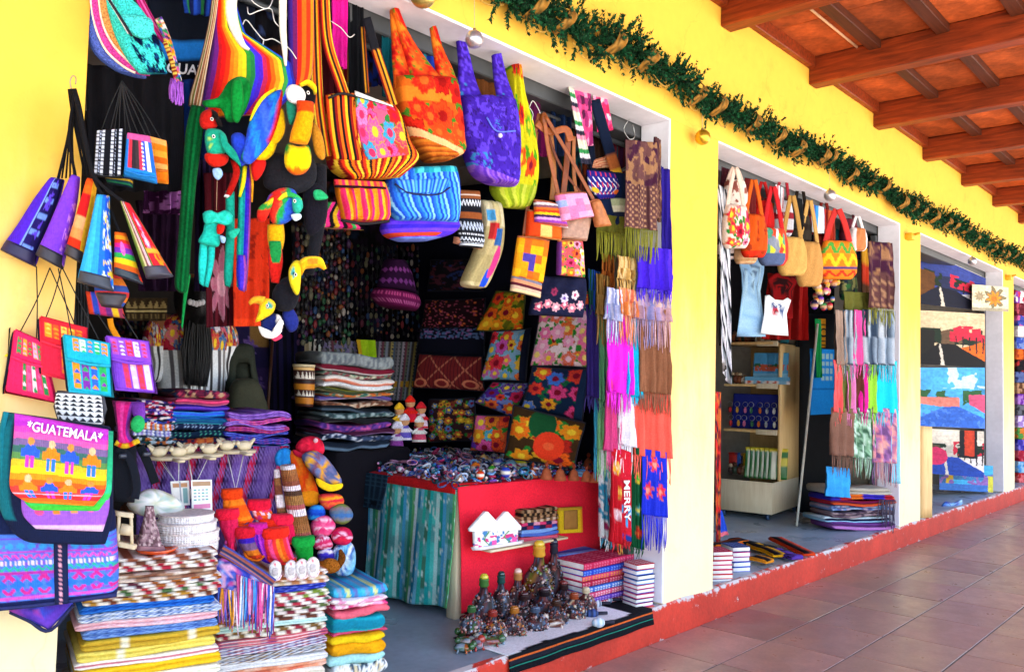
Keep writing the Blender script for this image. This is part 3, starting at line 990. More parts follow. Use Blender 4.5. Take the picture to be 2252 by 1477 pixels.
# ================================================================== LEFT PIER: BAGS HUNG ON THE WALL
p = Pl(280,90,-.03,30)
wb = [('blue','#6a80d8',[(176,-60,250,-60),(184,40,262,40),(204,112,290,110),(250,152,318,160),(288,166,322,172)],0),
  ('pink','#f25cc0',[(194,-60,262,-60),(204,40,275,40),(228,105,300,105),(266,143,322,150),(296,160,330,167)],.03),
  ('peach','#f6b06c',[(212,-60,262,-60),(222,40,290,40),(245,95,310,95),(282,135,330,138),(312,154,340,160)],.06)]
for w,c,rows,off in wb:
 thing('shoulder_bag',f'{w} woolly shoulder bag in the cluster at the top of the left wall','bag',
   [('body',loft(p,rows,.05,mottled(flat(c),.25,20,3),16,20,off=off,wr=.004),'wool'),
   ('edging',ptube(p,[(r[0] + 2,r[1]) for r in rows],.005,'#f2e6da' if w != 'blue' else '#28407a',off=off + .006),'cord')],'woolly shoulder bags')
rows = [(232,-20,270,-20),(236,20,318,30),(254,82,345,80),(280,132,362,125),(306,162,368,162)]
fl = over(mottled(flat('#4fe0d8'),.18,22,2),(lambda u,v: (u > .3) & (v > .5) & (fbm(u * 9,v * 9,5) > .54),'#0f2046'),(lambda u,v: (u > .3) & (v > .52) & (fbm(u * 14 + 3,v * 14,8) > .66),'#1c5a8c'))
thing('shoulder_bag','turquoise woolly shoulder bag with dark blue flower applique and a rounded flap','bag',
  [('body',loft(p,rows,.06,fl,44,44,off=.10,wr=.004),'wool'),
  ('flap',outline(p,[(258,34),(300,34),(332,42),(338,72),(318,86),(292,78),(272,58)],.03,mottled(flat('#5ee8e0'),.2,12),off=.14),'wool'),
  ('strap',strap(p,[(234,-10),(262,36),(284,74)],7,'#e8ecf0',off=.15),'cloth'),
  ('edging',ptube(p,[(240,0),(268,44),(290,80)],.004,'#101828',off=.16),'cord')],'woolly shoulder bags')
p = Pl(360,90,-.02,30)
thing('woven_strap','magenta woven strap hanging beside the turquoise bag','strap',[(None,strap(p,[(292,-30),(332,45),(366,92)],17,stripes(['#e03c9c','#c02070','#f070b8','#a01858'],4)),'cloth')])
thing('woven_strap','orange brown woven strap below the magenta strap','strap',[(None,strap(p,[(326,44),(350,76),(368,98)],14,stripes(['#c85a1e','#8c3c14','#e07828']),off=-.02),'cloth')])
thing('woven_strap','multicoloured flowered band ending in a lilac tassel','strap',
  [('band',strap(p,[(348,40),(368,88),(382,140),(392,180)],17,mosaic(MULTI,3,26,4),off=.02),'cloth'),
  ('tassel',fringe(p,376,402,172,182,222,226,34,'#a860c8',.003,4,4,off=.02),'cord',{'kind': 'stuff'})])
thing('woven_strap','red woven strap dotted in yellow beside the flowered band','strap',[(None,strap(p,[(362,92),(376,130),(386,168)],10,bands([(i / 9,i / 9 + .06,'line','#f0d060',1) for i in range(9)],'#a03020'),off=.035),'cloth')])
# dark cloth behind
p = Pl(290,250,.16,12)
thing('black_shawl','black shawl hanging behind the corded purses','shawl',[(None,quad_sheet(p,(190,140),(400,165),(190,420),(400,420),mottled(flat('#15141a'),.4,12),30,24,5,.02,seed=2),'cloth')])
p = Pl(420,150,.34,5)
thing('t_shirt','black T-shirt with white lettering hanging behind the rainbow hammock','t-shirt',
  [('body',quad_sheet(p,(320,-60),(560,-60),(340,320),(560,320),over(mottled(flat('#101828'),.3,6),(rect(0,.4,1,.49),'#2a8ce0')),24,40,2,.012),'cloth'),
  ('lettering',mesh_text('GUATEMALA',p,(366,160),(545,178),24,'#f4f6fa',off=.03),'cloth')])
thing('blue_skirt','deep blue skirt hanging behind the green quetzal toy','skirt',[(None,quad_sheet(Pl(400,280,.26,5),(372,175),(450,175),(365,350),(450,350),stripes(['#14387a','#1a4690','#0f2c60'],9),20,20,4,.015),'cloth')])
thing('blue_skirt','folded blue and green cloth at the top between the woolly bags and the hammock','skirt',[(None,quad_sheet(Pl(440,20,.22,5),(395,-40),(470,-40),(405,30),(462,35),stripes(['#183c8c','#2a7a4a','#14245a','#2c58c0'],8),20,12,2,.01),'cloth')])
# purses on black cords
p = Pl(290,330,-.10,34)
def purse(label,q,base,body,flapf,off,flv=.78,cords=2,apex=(268,178),seed=0,name='cord_purse',th=.045,group='small purses on black cords'):
 R = random.Random(seed)
 rows = quad_rows(*q,n=4)
 cg = []
 for i in range(cords):
  t = (i + .5) / cords
  a = np.array(q[0]) * (1 - t) + np.array(q[1]) * t
  cg.append(ptube(p,[apex,((apex[0] + a[0]) / 2 + R.uniform(-5,5),(apex[1] + a[1]) / 2),tuple(a)],.0017,'#17161a',5,10,off=off))
 parts = [('body',loft(p,rows,th,body if body else base,30,30,power=5,off=off),'cloth'),
    ('cord',join(cg),'cord')]
 if flapf:
  parts.insert(1,('flap',loft(p,sub_rows(rows,-.02,flv,6),.016,flapf,40,40,power=5,off=off + th * .5,cap=.6),'cloth'))
  fr = sub_rows(rows,flv - .01,flv,2)
  parts.append(('piping',ptube(p,[fr[0][:2],((fr[0][0] + fr[0][2]) / 2,(fr[0][1] + fr[0][3]) / 2 + 3),fr[0][2:]],.003,base,off=off + th * .5 + .006),'cord'))
 return thing(name,label,'purse',parts,group)
bw = over(flat('#1c1e28'),*[(lambda u,v,c=c: (np.abs(u - c) < .05) & (np.sin(v * 70) > -.5),'#eef2ff') for c in (.08,.3,.62,.9)],*[(lambda u,v,c=c: (np.abs(u - c) < .022) & (np.sin(v * 90) > 0),'#cfd8f0') for c in (.2,.74)])
purse('teal green purse hanging half hidden below the striped one',((228,380),(292,384),(236,402),(290,412)),'#1f4c50',stripes(['#1e4650','#2a7a5a','#1c2c5a','#c0a030'],6,'v'),None,-.01,seed=1)
purse('orange purse with a woven top on black cords',((322,300),(366,312),(330,400),(370,404)),'#e07a14',stripes(['#f08a1a','#e87a14','#f6a02c'],5,'v'),stripes(['#f4b060','#f08a1a','#f8a838','#e06c10'],5,'v'),.0,flv=.7,seed=2)
purse('black and white striped purse on black cords',((212,290),(272,286),(205,388),(268,392)),'#14151c',flat('#1a1c26'),bw,.025,flv=.97,cords=3,seed=3)
rb = over(stripes(['#2a84d8','#d83c50','#3a3038','#4a3c40','#d04060','#3c5ad8','#f0f0f0','#2a70d0'],8),(lambda u,v: (np.abs(u - .64) < .04) & (np.sin(v * 60) > 0),'#ffffff'),(lambda u,v: v < .16,'#d060a0'),(lambda u,v: v > .9,'#2a8ce0'))
purse('sky blue purse with a red and grey striped flap on black cords',((280,294),(330,302),(272,388),(346,404)),'#2288d0',flat('#2a8cd8'),rb,.06,flv=.86,cords=3,seed=4)
# bottle carriers
p = Pl(160,520,-.09,32)
def carrier(label,rows,col,base,off,strap_pts,sw=7,extra=(),bk=.13):
 b = sub_rows(rows,1 - bk,1.03,5)
 parts = [('body',loft(p,rows,[.055] * (len(rows) - 1) + [.075],col,40,48,power=2.2,off=off),'cloth'),
    ('base',loft(p,b,.084,base,16,10,power=2.2,off=off,cap=.7),'leather'),
    ('strap',strap(p,strap_pts,sw,'#1a191e',off=off + .005),'cloth')]
 parts += [(n_,g,'cloth') for n_,g in extra]
 return thing('bottle_carrier',label,'bag',parts,'woven bottle carriers')
HK = (164,205)
R1 = [(112,390,142,396),(74,440,126,456),(38,496,100,518),(3,545,80,582)]
brk = over(stripes(['#5c2ed0','#5c2ed0','#8fb0f4','#2a1c6a','#221a5a','#1c1648'],6,wts=[3,2,.8,2,2,1]),(lambda u,v: (u > .55) & (u < .85) & (np.abs(np.sin(v * 16)) > .86),'#7fa0ec'),(lambda u,v: (u > .62) & (u < .8) & (fbm(u * 9,v * 20,2) > .62),'#6a4ad8'))
carrier('dark purple bottle carrier with a light blue stripe, furthest left',R1,brk,'#241c50',0,[HK,(150,300),(128,392)])
R2 = [(158,384,176,390),(132,440,168,455),(104,505,152,525),(80,556,140,588)]
carrier('plain violet bottle carrier with a black base',R2,mottled(over(flat('#8a4ae0'),(lambda u,v: (u > .8) & (v > .3) & (fbm(u * 20,v * 25,3) > .55),'#d090f0')),.1,6),'#34303e',.03,[HK,(152,300),(166,388)])
R3 = [(192,392,214,397),(178,440,206,450),(158,505,192,520),(143,555,186,578)]
carrier('orange and red banded bottle carrier',R3,over(stripes(['#f0601c','#f4701e','#e02428','#e02428','#f6b078','#f4a05c','#e83c1c','#c82420'],8,'v'),(lambda u,v: u > .82,'#f6b428')),'#3c3236',.05,[HK,(180,290),(204,396)])
R4 = [(213,428,241,431),(200,490,242,500),(184,560,246,572),(170,615,250,636)]
carrier('bright blue bottle carrier with a flowered side',R4,over(stripes(['#3ab4f4','#48c0f8','#3aa8f0','#2a7ae4','#2460d8'],5),(lambda u,v: (u > .74) & (fbm(u * 14,v * 18,5) > .6),'#dff0ff'),(lambda u,v: (u > .74) & (fbm(u * 14,v * 18 + 9,8) > .64),'#f0d048')),'#3c4250',.085,[HK,(186,300),(206,390),(226,430)],7)
R5 = [(252,510,277,513),(252,550,292,556),(250,600,314,622)]
carrier('small rainbow banded bottle carrier with a dark base',R5,over(stripes(['#f0701c','#f0a028','#e83c28','#e02890','#8c3cc0','#3cb45a','#f8d428','#f07028','#e84024'],9,'v'),(disc(.55,.45,.13,.8),'#f070c0')),'#33404c',.07,[(172,230),(202,380),(238,450),(264,512)])
R6 = [(264,442,286,448),(282,495,318,500),(302,555,350,555),(320,608,379,603)]
carrier('red bottle carrier with pink flowers and a khaki striped edge',R6,over(stripes(['#6a8a3c','#8c9a50','#d8d0a0','#8a5c60','#e0b8c0','#6c7c40','#e02838','#e83040','#e02838','#e83040','#e02838','#d82838'],12),*flower_list([(.75,.3,.1,'#f04a90','#ffd0e0'),(.7,.55,.1,'#f878b0','#ffffff'),(.85,.75,.12,'#f8a028','#f04030')],.8),(lambda u,v: (u > .5) & (v > .62) & (v < .7),'#f8b040')),'#4a4a58',.095,[(172,230),(200,370),(230,412),(274,446)],8)
R7 = [(212,600,262,600),(208,640,284,644),(222,672,270,676)]
carrier('rainbow bottle carrier hidden behind the blue one, its dark base showing',R7,stripes(['#c84040','#d88030','#3c5aa8'],6,'v'),'#3e3a44',.0,[(172,230),(204,400),(236,600)],bk=.45)
thing('cord_bundle','tangled bundle of black straps hanging from a hook on the yellow wall','straps',
  [('strap',join([strap(p,[(154 + 3 * i,196),(160 + 5 * i,240),(170 + 7 * i,300 + 6 * i),(186 + 9 * i,385 + 10 * i)],[11,11,7,4],'#161519',off=.02 + .006 * i,k=12) for i in range(4)]
      + [ptube(p,[(166,206),(150 + 3 * i,300),(136 + 9 * i,392)],.0025,'#17161a',off=.01 * i) for i in range(4)]),'cloth',{'kind': 'stuff'}),
  ('hook',ptube(p,[(158,200),(154,180),(160,167),(167,172),(166,186)],.0014,'#9a9894',off=.02),'wire')])
# flat purses low on the wall
p = Pl(190,800,-.12,34)
def flat_purse(label,q,main,body,flapc,off,flv=.42,seed=0,cords=((0,0),),th=.03):
 rows = quad_rows(*q,n=4)
 f = sub_rows(rows,-.01,flv,5)
 K = [rows[0][:2],rows[0][2:],rows[-1][2:],rows[-1][:2]]
 cg = [ptube(p,[c,tuple((np.array(c) + np.array(t)) / 2 + np.array([2,4])),t],.0017,'#1a191c',5,8,off=off) for c,t in cords]
 parts = [('body',loft(p,rows,th,body,44,44,power=6,off=off),'cloth'),
    ('flap',loft(p,f,.014,flapc,40,24,power=6,off=off + th * .5 + .002,cap=.7),'cloth'),
    ('piping',trim_loop(p,K,.0045,main,off=off + th * .25),'cord'),
    ('gusset',loft(p,[(r[0] - 7,r[1] + 5,r[0] + 6,r[1]) for r in rows],th * 1.1,'#20202e',8,10,off=off - .008),'cloth')]
 parts.append(('flap_edge',ptube(p,[f[-1][:2],((f[-1][0] + f[-1][2]) / 2,(f[-1][1] + f[-1][3]) / 2 + 4),f[-1][2:]],.0045,main,off=off + th * .5 + .008),'cord'))
 if cords: parts.append(('cord',join(cg),'cord'))
 return thing('flat_purse',label,'purse',parts,'small woven purses on the left wall')
def woven(base,cols,n=5,u0=.12,u1=.92,v0=.12,v1=.9,dens=34,seed=0):
 L = []
 for i in range(n):
  a = u0 + (u1 - u0) * i / n; b = a + (u1 - u0) / n * .8
  c1,c2 = cols[i % len(cols)],cols[(i + 2) % len(cols)]
  L.append((lambda u,v,a=a,b=b: (u > a) & (u < b) & (v > v0) & (v < v1),c1))
  L.append((lambda u,v,a=a,b=b,i=i: (u > a) & (u < b) & (v > v0) & (v < v1) & (np.sin(v * dens + i * 2) > .2) & (np.abs((u - a) / (b - a) - .5) < .42 * np.abs(np.sin(v * dens / 2 + i))),c2))
 return over(flat(base),*L)
flat_purse('yellow and black purse cut by the left edge of the photo',((-60,726),(26,720),(-70,880),(14,862)),'#f0d820',stripes(['#f0d820','#181818','#e02c60','#181818'],8),stripes(['#e8c820','#202020'],6),-.03,cords=(((60,590),(10,722)),))
flat_purse('bright pink purse with woven stripes on a long cord',((34,726),(94,752),(12,862),(126,886)),'#f0286a',woven('#f0306c',['#3c9a5a','#f06a9c','#f8e0e8','#f04a88'],5,.35),woven('#f0306c',['#50a060','#f0a838','#d83c50','#f8b0c8'],5,.15,.95,.2,.8),.0,cords=(((110,588),(45,728)),((80,585),(80,744))))
flat_purse('red purse with a black gusset, behind the teal purse',((90,697),(190,722),(94,822),(196,846)),'#e82c4c',woven('#e83050',['#f89038','#f8c8b0','#f0507a'],4,.45),woven('#ea3040',['#f0a030','#f06030','#f8d060'],5,.1,.95,.2,.75),.015,cords=(((135,588),(100,700)),((110,590),(165,714))))
flat_purse('purple purse with pink woven bands',((234,740),(326,752),(256,856),(344,864)),'#8c4ad0',woven('#9050d4',['#d84878','#f0c0d0','#e04858','#f8d8d0'],4,.3,.98,.35,.95),woven('#9450d8',['#c060c0','#a060d0','#e04050','#f8f0f0'],5,.1,.98,.05,.75),.03,cords=(((215,690),(250,742)),((270,690),(305,748))))
flat_purse('teal purse with orange, purple and green woven bands',((141,737),(240,756),(154,860),(248,872)),'#1eb0c8',woven('#20b4cc',['#f8a030','#8c3cb0','#3c70d8','#38b868'],4,.16,.96,.42,.93),woven('#22b6ce',['#f89a30','#e8e8f0','#48a0e0','#38c078'],5,.2,.98,.06,.6),.055,cords=(((128,590),(158,740)),((135,585),(220,752))))
thing('zip_pouch','small white pouch woven with black arrows, below the teal purse','pouch',
  [('body',loft(p,[(126,862,226,868),(122,890,230,898),(132,928,228,934)],.05,bands([(.06 + .15 * i,.18 + .15 * i,'tri','#3a3c44',6) for i in range(6)],'#f2f4f4'),60,50,power=4,off=.05),'cloth'),
  ('piping',trim_loop(p,[(126,862),(226,868),(231,900),(228,934),(132,929),(122,892)],.006,'#4a4a50',off=.06),'cord')])
thing('striped_pouch','dark red and yellow striped pouch hanging between the carriers and purses','pouch',
  [('body',loft(Pl(230,675,-.02,25),[(188,640,262,650),(196,690,276,700)],.05,stripes(['#e05030','#3c5ac8','#d03c78','#7a3c90','#f0c030','#a04060'],6),24,12),'cloth'),
  ('strap',strap(Pl(230,675,-.01,25),[(242,700),(246,720),(262,748)],13,'#f0a020'),'cloth')])
thing('beaded_cord','dark beaded strings hanging against the edge of the opening','strings',[(None,join([ptube(Pl(165,700,.05,20),[(160 + 5 * i,590),(158 + 7 * i,660),(160 + 6 * i,760)],.004,['#1a1c20','#30343c','#14161a','#283038'][i % 4]) for i in range(6)]),'cord',{'kind': 'stuff'})])
# backpack with lettering
p = Pl(140,1030,-.26,34)
def rows_flap(u,v):
 pal = CL('#c846c8','#c23cc4','#d850b8','#f06ab4','#8a70a0','#4a7a70','#6a9a5a','#f8c838','#ffdc30','#f8a028','#f4702a','#f04a44','#f45a50','#e83c40','#f47c28','#f8a030')
 t = v * .98 + .015 * np.sin(u * 5)
 return pal[np.clip((t * 16).astype(int),0,15)]
fig = []
for j,v0 in enumerate((.25,.6)):
 for i,u0 in enumerate((.2,.42,.62,.85)):
  v1 = v0 + .05 * (u0 - .3)
  top,leg = (('#3c6ae0','#f04ac0') if (i + j) % 2 == 0 else ('#f8942c','#3c8af0'))
  fig += [(lambda u,v,a=u0,b=v1: ((np.abs(u - a) - (v - b - .06) * .5) < .045) & (v > b + .05) & (v < b + .16),top),
    (lambda u,v,a=u0,b=v1: (np.abs(u - a) < .095) & (np.abs(v - b - .1 - np.abs(u - a) * .25) < .028),top),
    (lambda u,v,a=u0,b=v1: (np.abs(u - a) > .008) & (np.abs(u - a) < .046) & (v >= b + .15) & (v < b + .27),leg),
    (disc(u0,v1 + .02,.036,.9),'#f0a050' if top != '#f8942c' else '#f4c89a')]
fl_rows = [(32,908,238,944),(30,960,237,985),(24,1020,234,1040),(24,1076,230,1080),(60,1104,206,1112)]
flapc = over(rows_flap,*fig,(lambda u,v: (np.abs(v - .79 - .03 * u) < .008),'#f8c0d0'))
thing('backpack','woven rainbow backpack with white lettering and rows of little figures','backpack',
  [('body',loft(p,[(6,905,242,938),(-4,1010,246,1020),(0,1100,246,1110),(30,1160,244,1160),(70,1188,236,1194)],.12,over(flat('#1c2648'),(lambda u,v: (u < .14) & (v < .62),'#1a7a86')),30,40,power=4,off=-.03),'cloth'),
  ('lining_flap',loft(p,[(40,930,249,948),(40,1040,247,1050),(48,1098,242,1090),(70,1122,222,1124)],.02,stripes(['#3cb48c','#38c890','#44d8a0','#4ae070','#58d850'],5,'v'),16,20,power=5,off=.035),'cloth'),
  ('under_flap',loft(p,[(46,1080,240,1070),(50,1130,240,1118),(78,1162,226,1168)],.02,over(flat('#a868d0'),*[(disc(.2 + .2 * i,.45,.05,.5),['#f05a90','#f8943c','#f4a060','#f060b0'][i]) for i in range(4)],(lambda u,v: v > .85,'#e8c0e8')),50,24,power=5,off=.03),'cloth'),
  ('flap',loft(p,fl_rows,.024,flapc,100,100,power=5,off=.065),'cloth',{'sub': [('lettering',mesh_text('*GUATEMALA*',p,(58,946),(224,973),23,'#f8f4fa',off=.082),'cloth')]}),
  ('strap',strap(p,[(14,905),(6,960),(10,1090)],12,'#1f8a98',off=.02),'cloth')])
# blue woven bag under it
p = Pl(120,1255,-.20,34)
bw_ = bands([(.24,.27,'line','#7a5ad8',1),(.29,.37,'dia','#48a8e8',16),(.38,.40,'line','#d048b8',1),(.41,.47,'zig','#e858b0',22),(.49,.53,'dot','#f0d8f0',40),(.54,.60,'zig','#38b8a0',22),(.61,.63,'line','#c03ca8',1),(.64,.86,'cross','#d83c9c',10),(.68,.82,'dia','#3a80e8',10),(.88,.90,'line','#e060c0',1),(.92,1,'line','#202c60',1)],over(flat('#5a8ae8'),(lambda u,v: v < .22,'#1c2850'),(lambda u,v: (v > .3) & (fbm(u * 40,v * 30,2) > .58),'#8860d8')))
thing('shoulder_bag','large blue woven bag with pink zigzag bands and a navy centre strap','bag',
  [('body',loft(p,[(-120,1120,250,1120),(-124,1200,254,1188),(-126,1270,258,1250),(-120,1345,256,1306)],.09,bw_,110,60,power=6),'cloth'),
  ('centre_strap',strap(p,[(133,1176),(134,1250),(136,1326)],31,over(flat('#232c52'),(lambda u,v: (np.abs(u - .5) < .13) & (np.sin(v * 90) > -.2),'#e8a8b8')),th=.014,off=.046),'cloth'),
  ('binding',ptube(p,[(-120,1346),(60,1332),(256,1307)],.006,'#26306a',off=.035),'cord')])
thing('shoulder_bag','purple flecked bag corner with navy edging below the large blue bag','bag',
  [('body',outline(Pl(110,1340,-.16,34),[(20,1300),(165,1290),(160,1330),(108,1385),(60,1362),(20,1345)],.05,mosaic(['#5a3cb0','#7a4cc8','#3c3c9c','#b050b8','#4a5ad0'],40,30,2),smooth=False),'cloth'),
  ('binding',ptube(Pl(110,1340,-.16,34),[(22,1345),(64,1364),(109,1386),(161,1330)],.005,'#232858',off=.012),'cord')])
p = Pl(280,930,-.02,30)
thing('cloth_doll','magenta and purple cloth doll with a green round hand beside the backpack','doll',
  [('body',loft(p,[(246,880,300,884),(252,910,290,912),(258,950,284,952),(255,976,300,974)],.06,stripes(['#7a2c6a','#e83c9c','#f050b0','#e02c8c','#8c3ca8'],5),24,20),'felt'),
  ('sleeve',loft(p,[(284,882,318,884),(288,905,320,908),(300,925,318,922)],.05,'#8848b8',12,10),'felt'),
  ('hand',ball(p.at(303,932,.03),.022,'#38c070',12,(1,.6,1.2)),'felt'),
  ('hem',ptube(p,[(254,972),(275,980),(306,968)],.009,stripes(['#e8c030','#e84030','#e8c030'],6,'v'),off=.02),'felt')])
p = Pl(295,1040,.0,28)
thing('backpack','small black backpack with dangling webbing straps beside the lettered backpack','backpack',
  [('body',loft(p,[(240,968,300,972),(236,1040,300,1040),(244,1100,296,1104)],.08,'#20242e',16,16,off=-.03),'cloth'),
  ('strap',strap(p,[(258,984),(286,1010),(300,1062),(296,1096)],20,'#252a36',off=.03),'cloth'),
  ('strap',strap(p,[(308,980),(326,1020),(342,1062)],20,'#1c2029',off=.03),'cloth'),
  ('buckle',box(p.at(270,1002,.05),(.022,.012,.014),col='#3a4252',ch=.003),'plastic'),
  ('buckle',box(p.at(322,998,.05),(.022,.012,.014),col='#3a4252',ch=.003),'plastic')])
# ================================================================== FRONT LEFT: STACKS, TABLE, TOYS
def chk(a,b,c=None,n=14,seed=0):
 """woven checks: colour changes along the edge of the cloth and between its folds"""
 P = CL(a,b,c or a)
 def f(u,v):
  k = np.floor(u * n + .5 * np.floor(v * 4))
  h = hsh(k,np.floor(v * 4),seed)
  return P[np.where(k % 2 == 0,0,np.where(h > .45,1,2)).astype(int)]
 return f
def dotted(bg,c,n=30,c2=None):
 b,q,q2 = C(bg),C(c),C(c2 or c)
 def f(u,v):
  a = (np.sin(u * n * 6.28) * np.sin(v * 40)) > .25
  d = (np.sin(u * n * 6.28 + 1.6) * np.sin(v * 40 + 1.6)) > .45
  return np.where(a[:,None],q[None],np.where(d[:,None],q2[None],b[None]))
 return f
def plain(c,amt=.12,seed=0):
 return mottled(flat(c),amt,10,seed)
# ---- first stack, nearest the pier
p = Pl(330,1400,.02,16)
ys = [1222,1240,1258,1275,1290,1306,1322,1338,1358,1376,1396,1418,1440,1456,1478,1500,1530,1560,1590,1622,1660]
L = [('brown and white chequered',chk('#f2ece6','#a06048','#7a4a38',12,1)),('red and cream chequered',chk('#f4eee4','#c0344a','#a87858',15,2)),('brown banded',chk('#b08a70','#e8d8c8','#8c5c48',9,3)),
  ('orange brown chequered',chk('#f4f0ea','#b06a34','#703848',13,4)),('green and red chequered',chk('#f0e8dc','#5a7a4a','#c03848',15,5)),('brown and mustard chequered',chk('#f4ecdc','#8c5038','#c09038',14,6)),
  ('bright blue',dotted('#3c8ae0','#1c5cb8',14)),('blue and white lattice',dotted('#e8eef6','#3c78c0',22,'#2a5a90')),('pale pink',dotted('#f4b8c0','#f8dce0',26)),('blue lattice',dotted('#8cb0e0','#4a70b8',24)),
  ('mustard',over(plain('#d8b43c'),(lambda u,v: np.abs(u - .3) < .03,'#f4ecd0'),(lambda u,v: np.abs(u - .78) < .03,'#f4ecd0'))),('pale yellow',over(plain('#f4e070'),(lambda u,v: np.abs(u - .3) < .04,'#fbf4d8'))),('white and pink striped',over(plain('#f8f0e6'),(lambda u,v: (np.abs(v - .5) < .08),'#f0a0a8'))),
  ('golden yellow',plain('#fad02c')),('ivory',plain('#f8f4e0')),('yellow dotted',dotted('#f6dc60','#f8f0c0',20)),('white',plain('#f4f4ee')),('mustard striped',stripes(['#d8b43c','#e8cc70'],12)),('blue dotted',dotted('#6a90d0','#e0e8f4',20)),('cream',plain('#efe6d0'))]
fold_stack(p,168,478,ys,.42,L,'stack beside the yellow pier','folded_cloth','folded cloth','folded linen in the front left stack','folded cloth',seed=3,jit=.012)
# ---- second stack
p2 = Pl(600,1400,.10,16)
ys = [1262,1276,1292,1306,1322,1338,1354,1368,1380,1398,1414,1430,1448,1464,1482,1505,1530,1556]
L = [('white and brown chequered',chk('#f8f4ee','#c07a4c','#e0a060',12,11)),('pale chequered',chk('#f0e8e0','#c88c60','#e0c8a0',16,12)),('deep blue patterned',over(plain('#2c3cae'),(lambda u,v: (fbm(u * 40,v * 9,2) > .58),'#7888e0'))),('green and white chequered',chk('#f4f0dc','#8ca040','#c04858',14,13)),
  ('red and green chequered',chk('#f6f2ec','#c03c50','#4a6a58',13,14)),('maroon chequered',chk('#f0e6da','#8c3c48','#687848',11,15)),('brown and white striped',chk('#f4eee6','#a8684c','#7c4c3c',8,16)),('mint',plain('#d4f0e8')),('olive and red chequered',chk('#f2ead8','#8c6a3c','#a83848',14,17)),
  ('pink lattice',dotted('#e0707c','#f4e0dc',34,'#7a4c8c')),('indigo lattice',dotted('#e8e4ea','#3c4490',40,'#c05a5a')),('grey lattice',dotted('#dcdcdc','#4a5070',44,'#c0a070')),('white',plain('#f0eeec')),('orange and pink banded',chk('#f0a884','#e08060','#f4c8b0',7,18)),('ivory',plain('#f2ead8')),('blue striped',stripes(['#88a8d8','#e8ecf4'],20)),('cream',plain('#efe6d0'))]
fold_stack(p2,472,722,ys,.38,L,'place mat stack','folded_cloth','folded cloth','folded place mats in the middle stack','folded cloth',seed=7,jit=.01,soft=.01)
# ---- third stack
p3 = Pl(790,1380,.10,14)
ys = [1290,1312,1326,1340,1356,1388,1396,1412,1440,1460,1490,1530,1570]
L = [('sky blue striped',stripes(['#3cc0e8','#58c8ec','#8cb0d0','#48b8e0','#e0e8a0','#3ca8d8','#7088c8'],14,skew=.1)),('white and pink',over(plain('#fbf2f6'),(lambda u,v: fbm(u * 6,v * 5,3) > .6,'#f4a8c8'))),('mottled pink',mosaic(['#f06aa8','#f8b0d0','#fbe8f0','#e85090'],14,5,3)),('salmon pink',plain('#f07888',.2)),
  ('teal',mottled(stripes(['#1fb4c4','#2ac4d0','#1890a8'],5,'v'),.2,6)),('thin rose',plain('#e0587c')),('yellow',plain('#fcd820',.15)),('amber',plain('#f8b414',.2)),('pale turquoise',plain('#b8ece8',.1)),('white flecked',mosaic(['#f6f6f0','#f8f8f4','#fafaf6','#5a6a78','#e8d8b0'],26,9,5)),('blue and white flecked',mosaic(['#f0f4f8','#8cb0d8','#f8f8f8','#4a70a8'],30,8,6)),('cream',plain('#efe8da'))]
fold_stack(p3,730,852,ys,.36,L,'stack beside the bare floor','folded_cloth','folded cloth','bright folded cloths beside the floor','folded cloth',seed=9,jit=.012,soft=.02,nf=1,sag=.007)
# ---- low wooden crates carry the drape behind: table with a striped cloth
tp = Pl(470,1050,.58,8)
tz = tp.at(470,990)[2]
a0,b0 = tp.at(318,990),tp.at(632,985)
W_ = np.dot(b0 - a0,tp.x)
ctr = (a0 + b0) / 2 - tp.n * .42
thing('display_table','low table under a purple striped cloth holding folded textiles','table',
  [('table_top',box((*ctr[:2],tz - .02),(W_,.84,.03),np.array([tp.x,-tp.n,[0,0,1]]),ch=.004),'dark_wood')]
  + [('leg',box((*(ctr + tp.x * sx * (W_ / 2 - .05) + tp.n * sy * .36)[:2],(ZF + tz - .035) / 2),(.05,.05,tz - .035 - ZF),np.array([tp.x,-tp.n,[0,0,1]]),ch=.003),'dark_wood') for sx in (-1,1) for sy in (-1,1)])
pst = stripes(['#5a3c78','#7a58a8','#8868b4','#6a4a94','#28183c','#d82858','#c02050','#2a1a40'],40,wts=[2,3,3,2,.8,1.8,1.4,.8],skew=.16)
thing('table_cloth','purple and crimson striped cloth hanging down the front of the low table','tablecloth',[(None,quad_sheet(tp,(300,985),(636,980),(296,1300),(606,1290),mottled(over(pst,(lambda u,v: (np.sin(u * 300) * np.sin(v * 180) > .3),'#9a80c4')),.15,9),160,50,5,.012,off=.012),'cloth')])
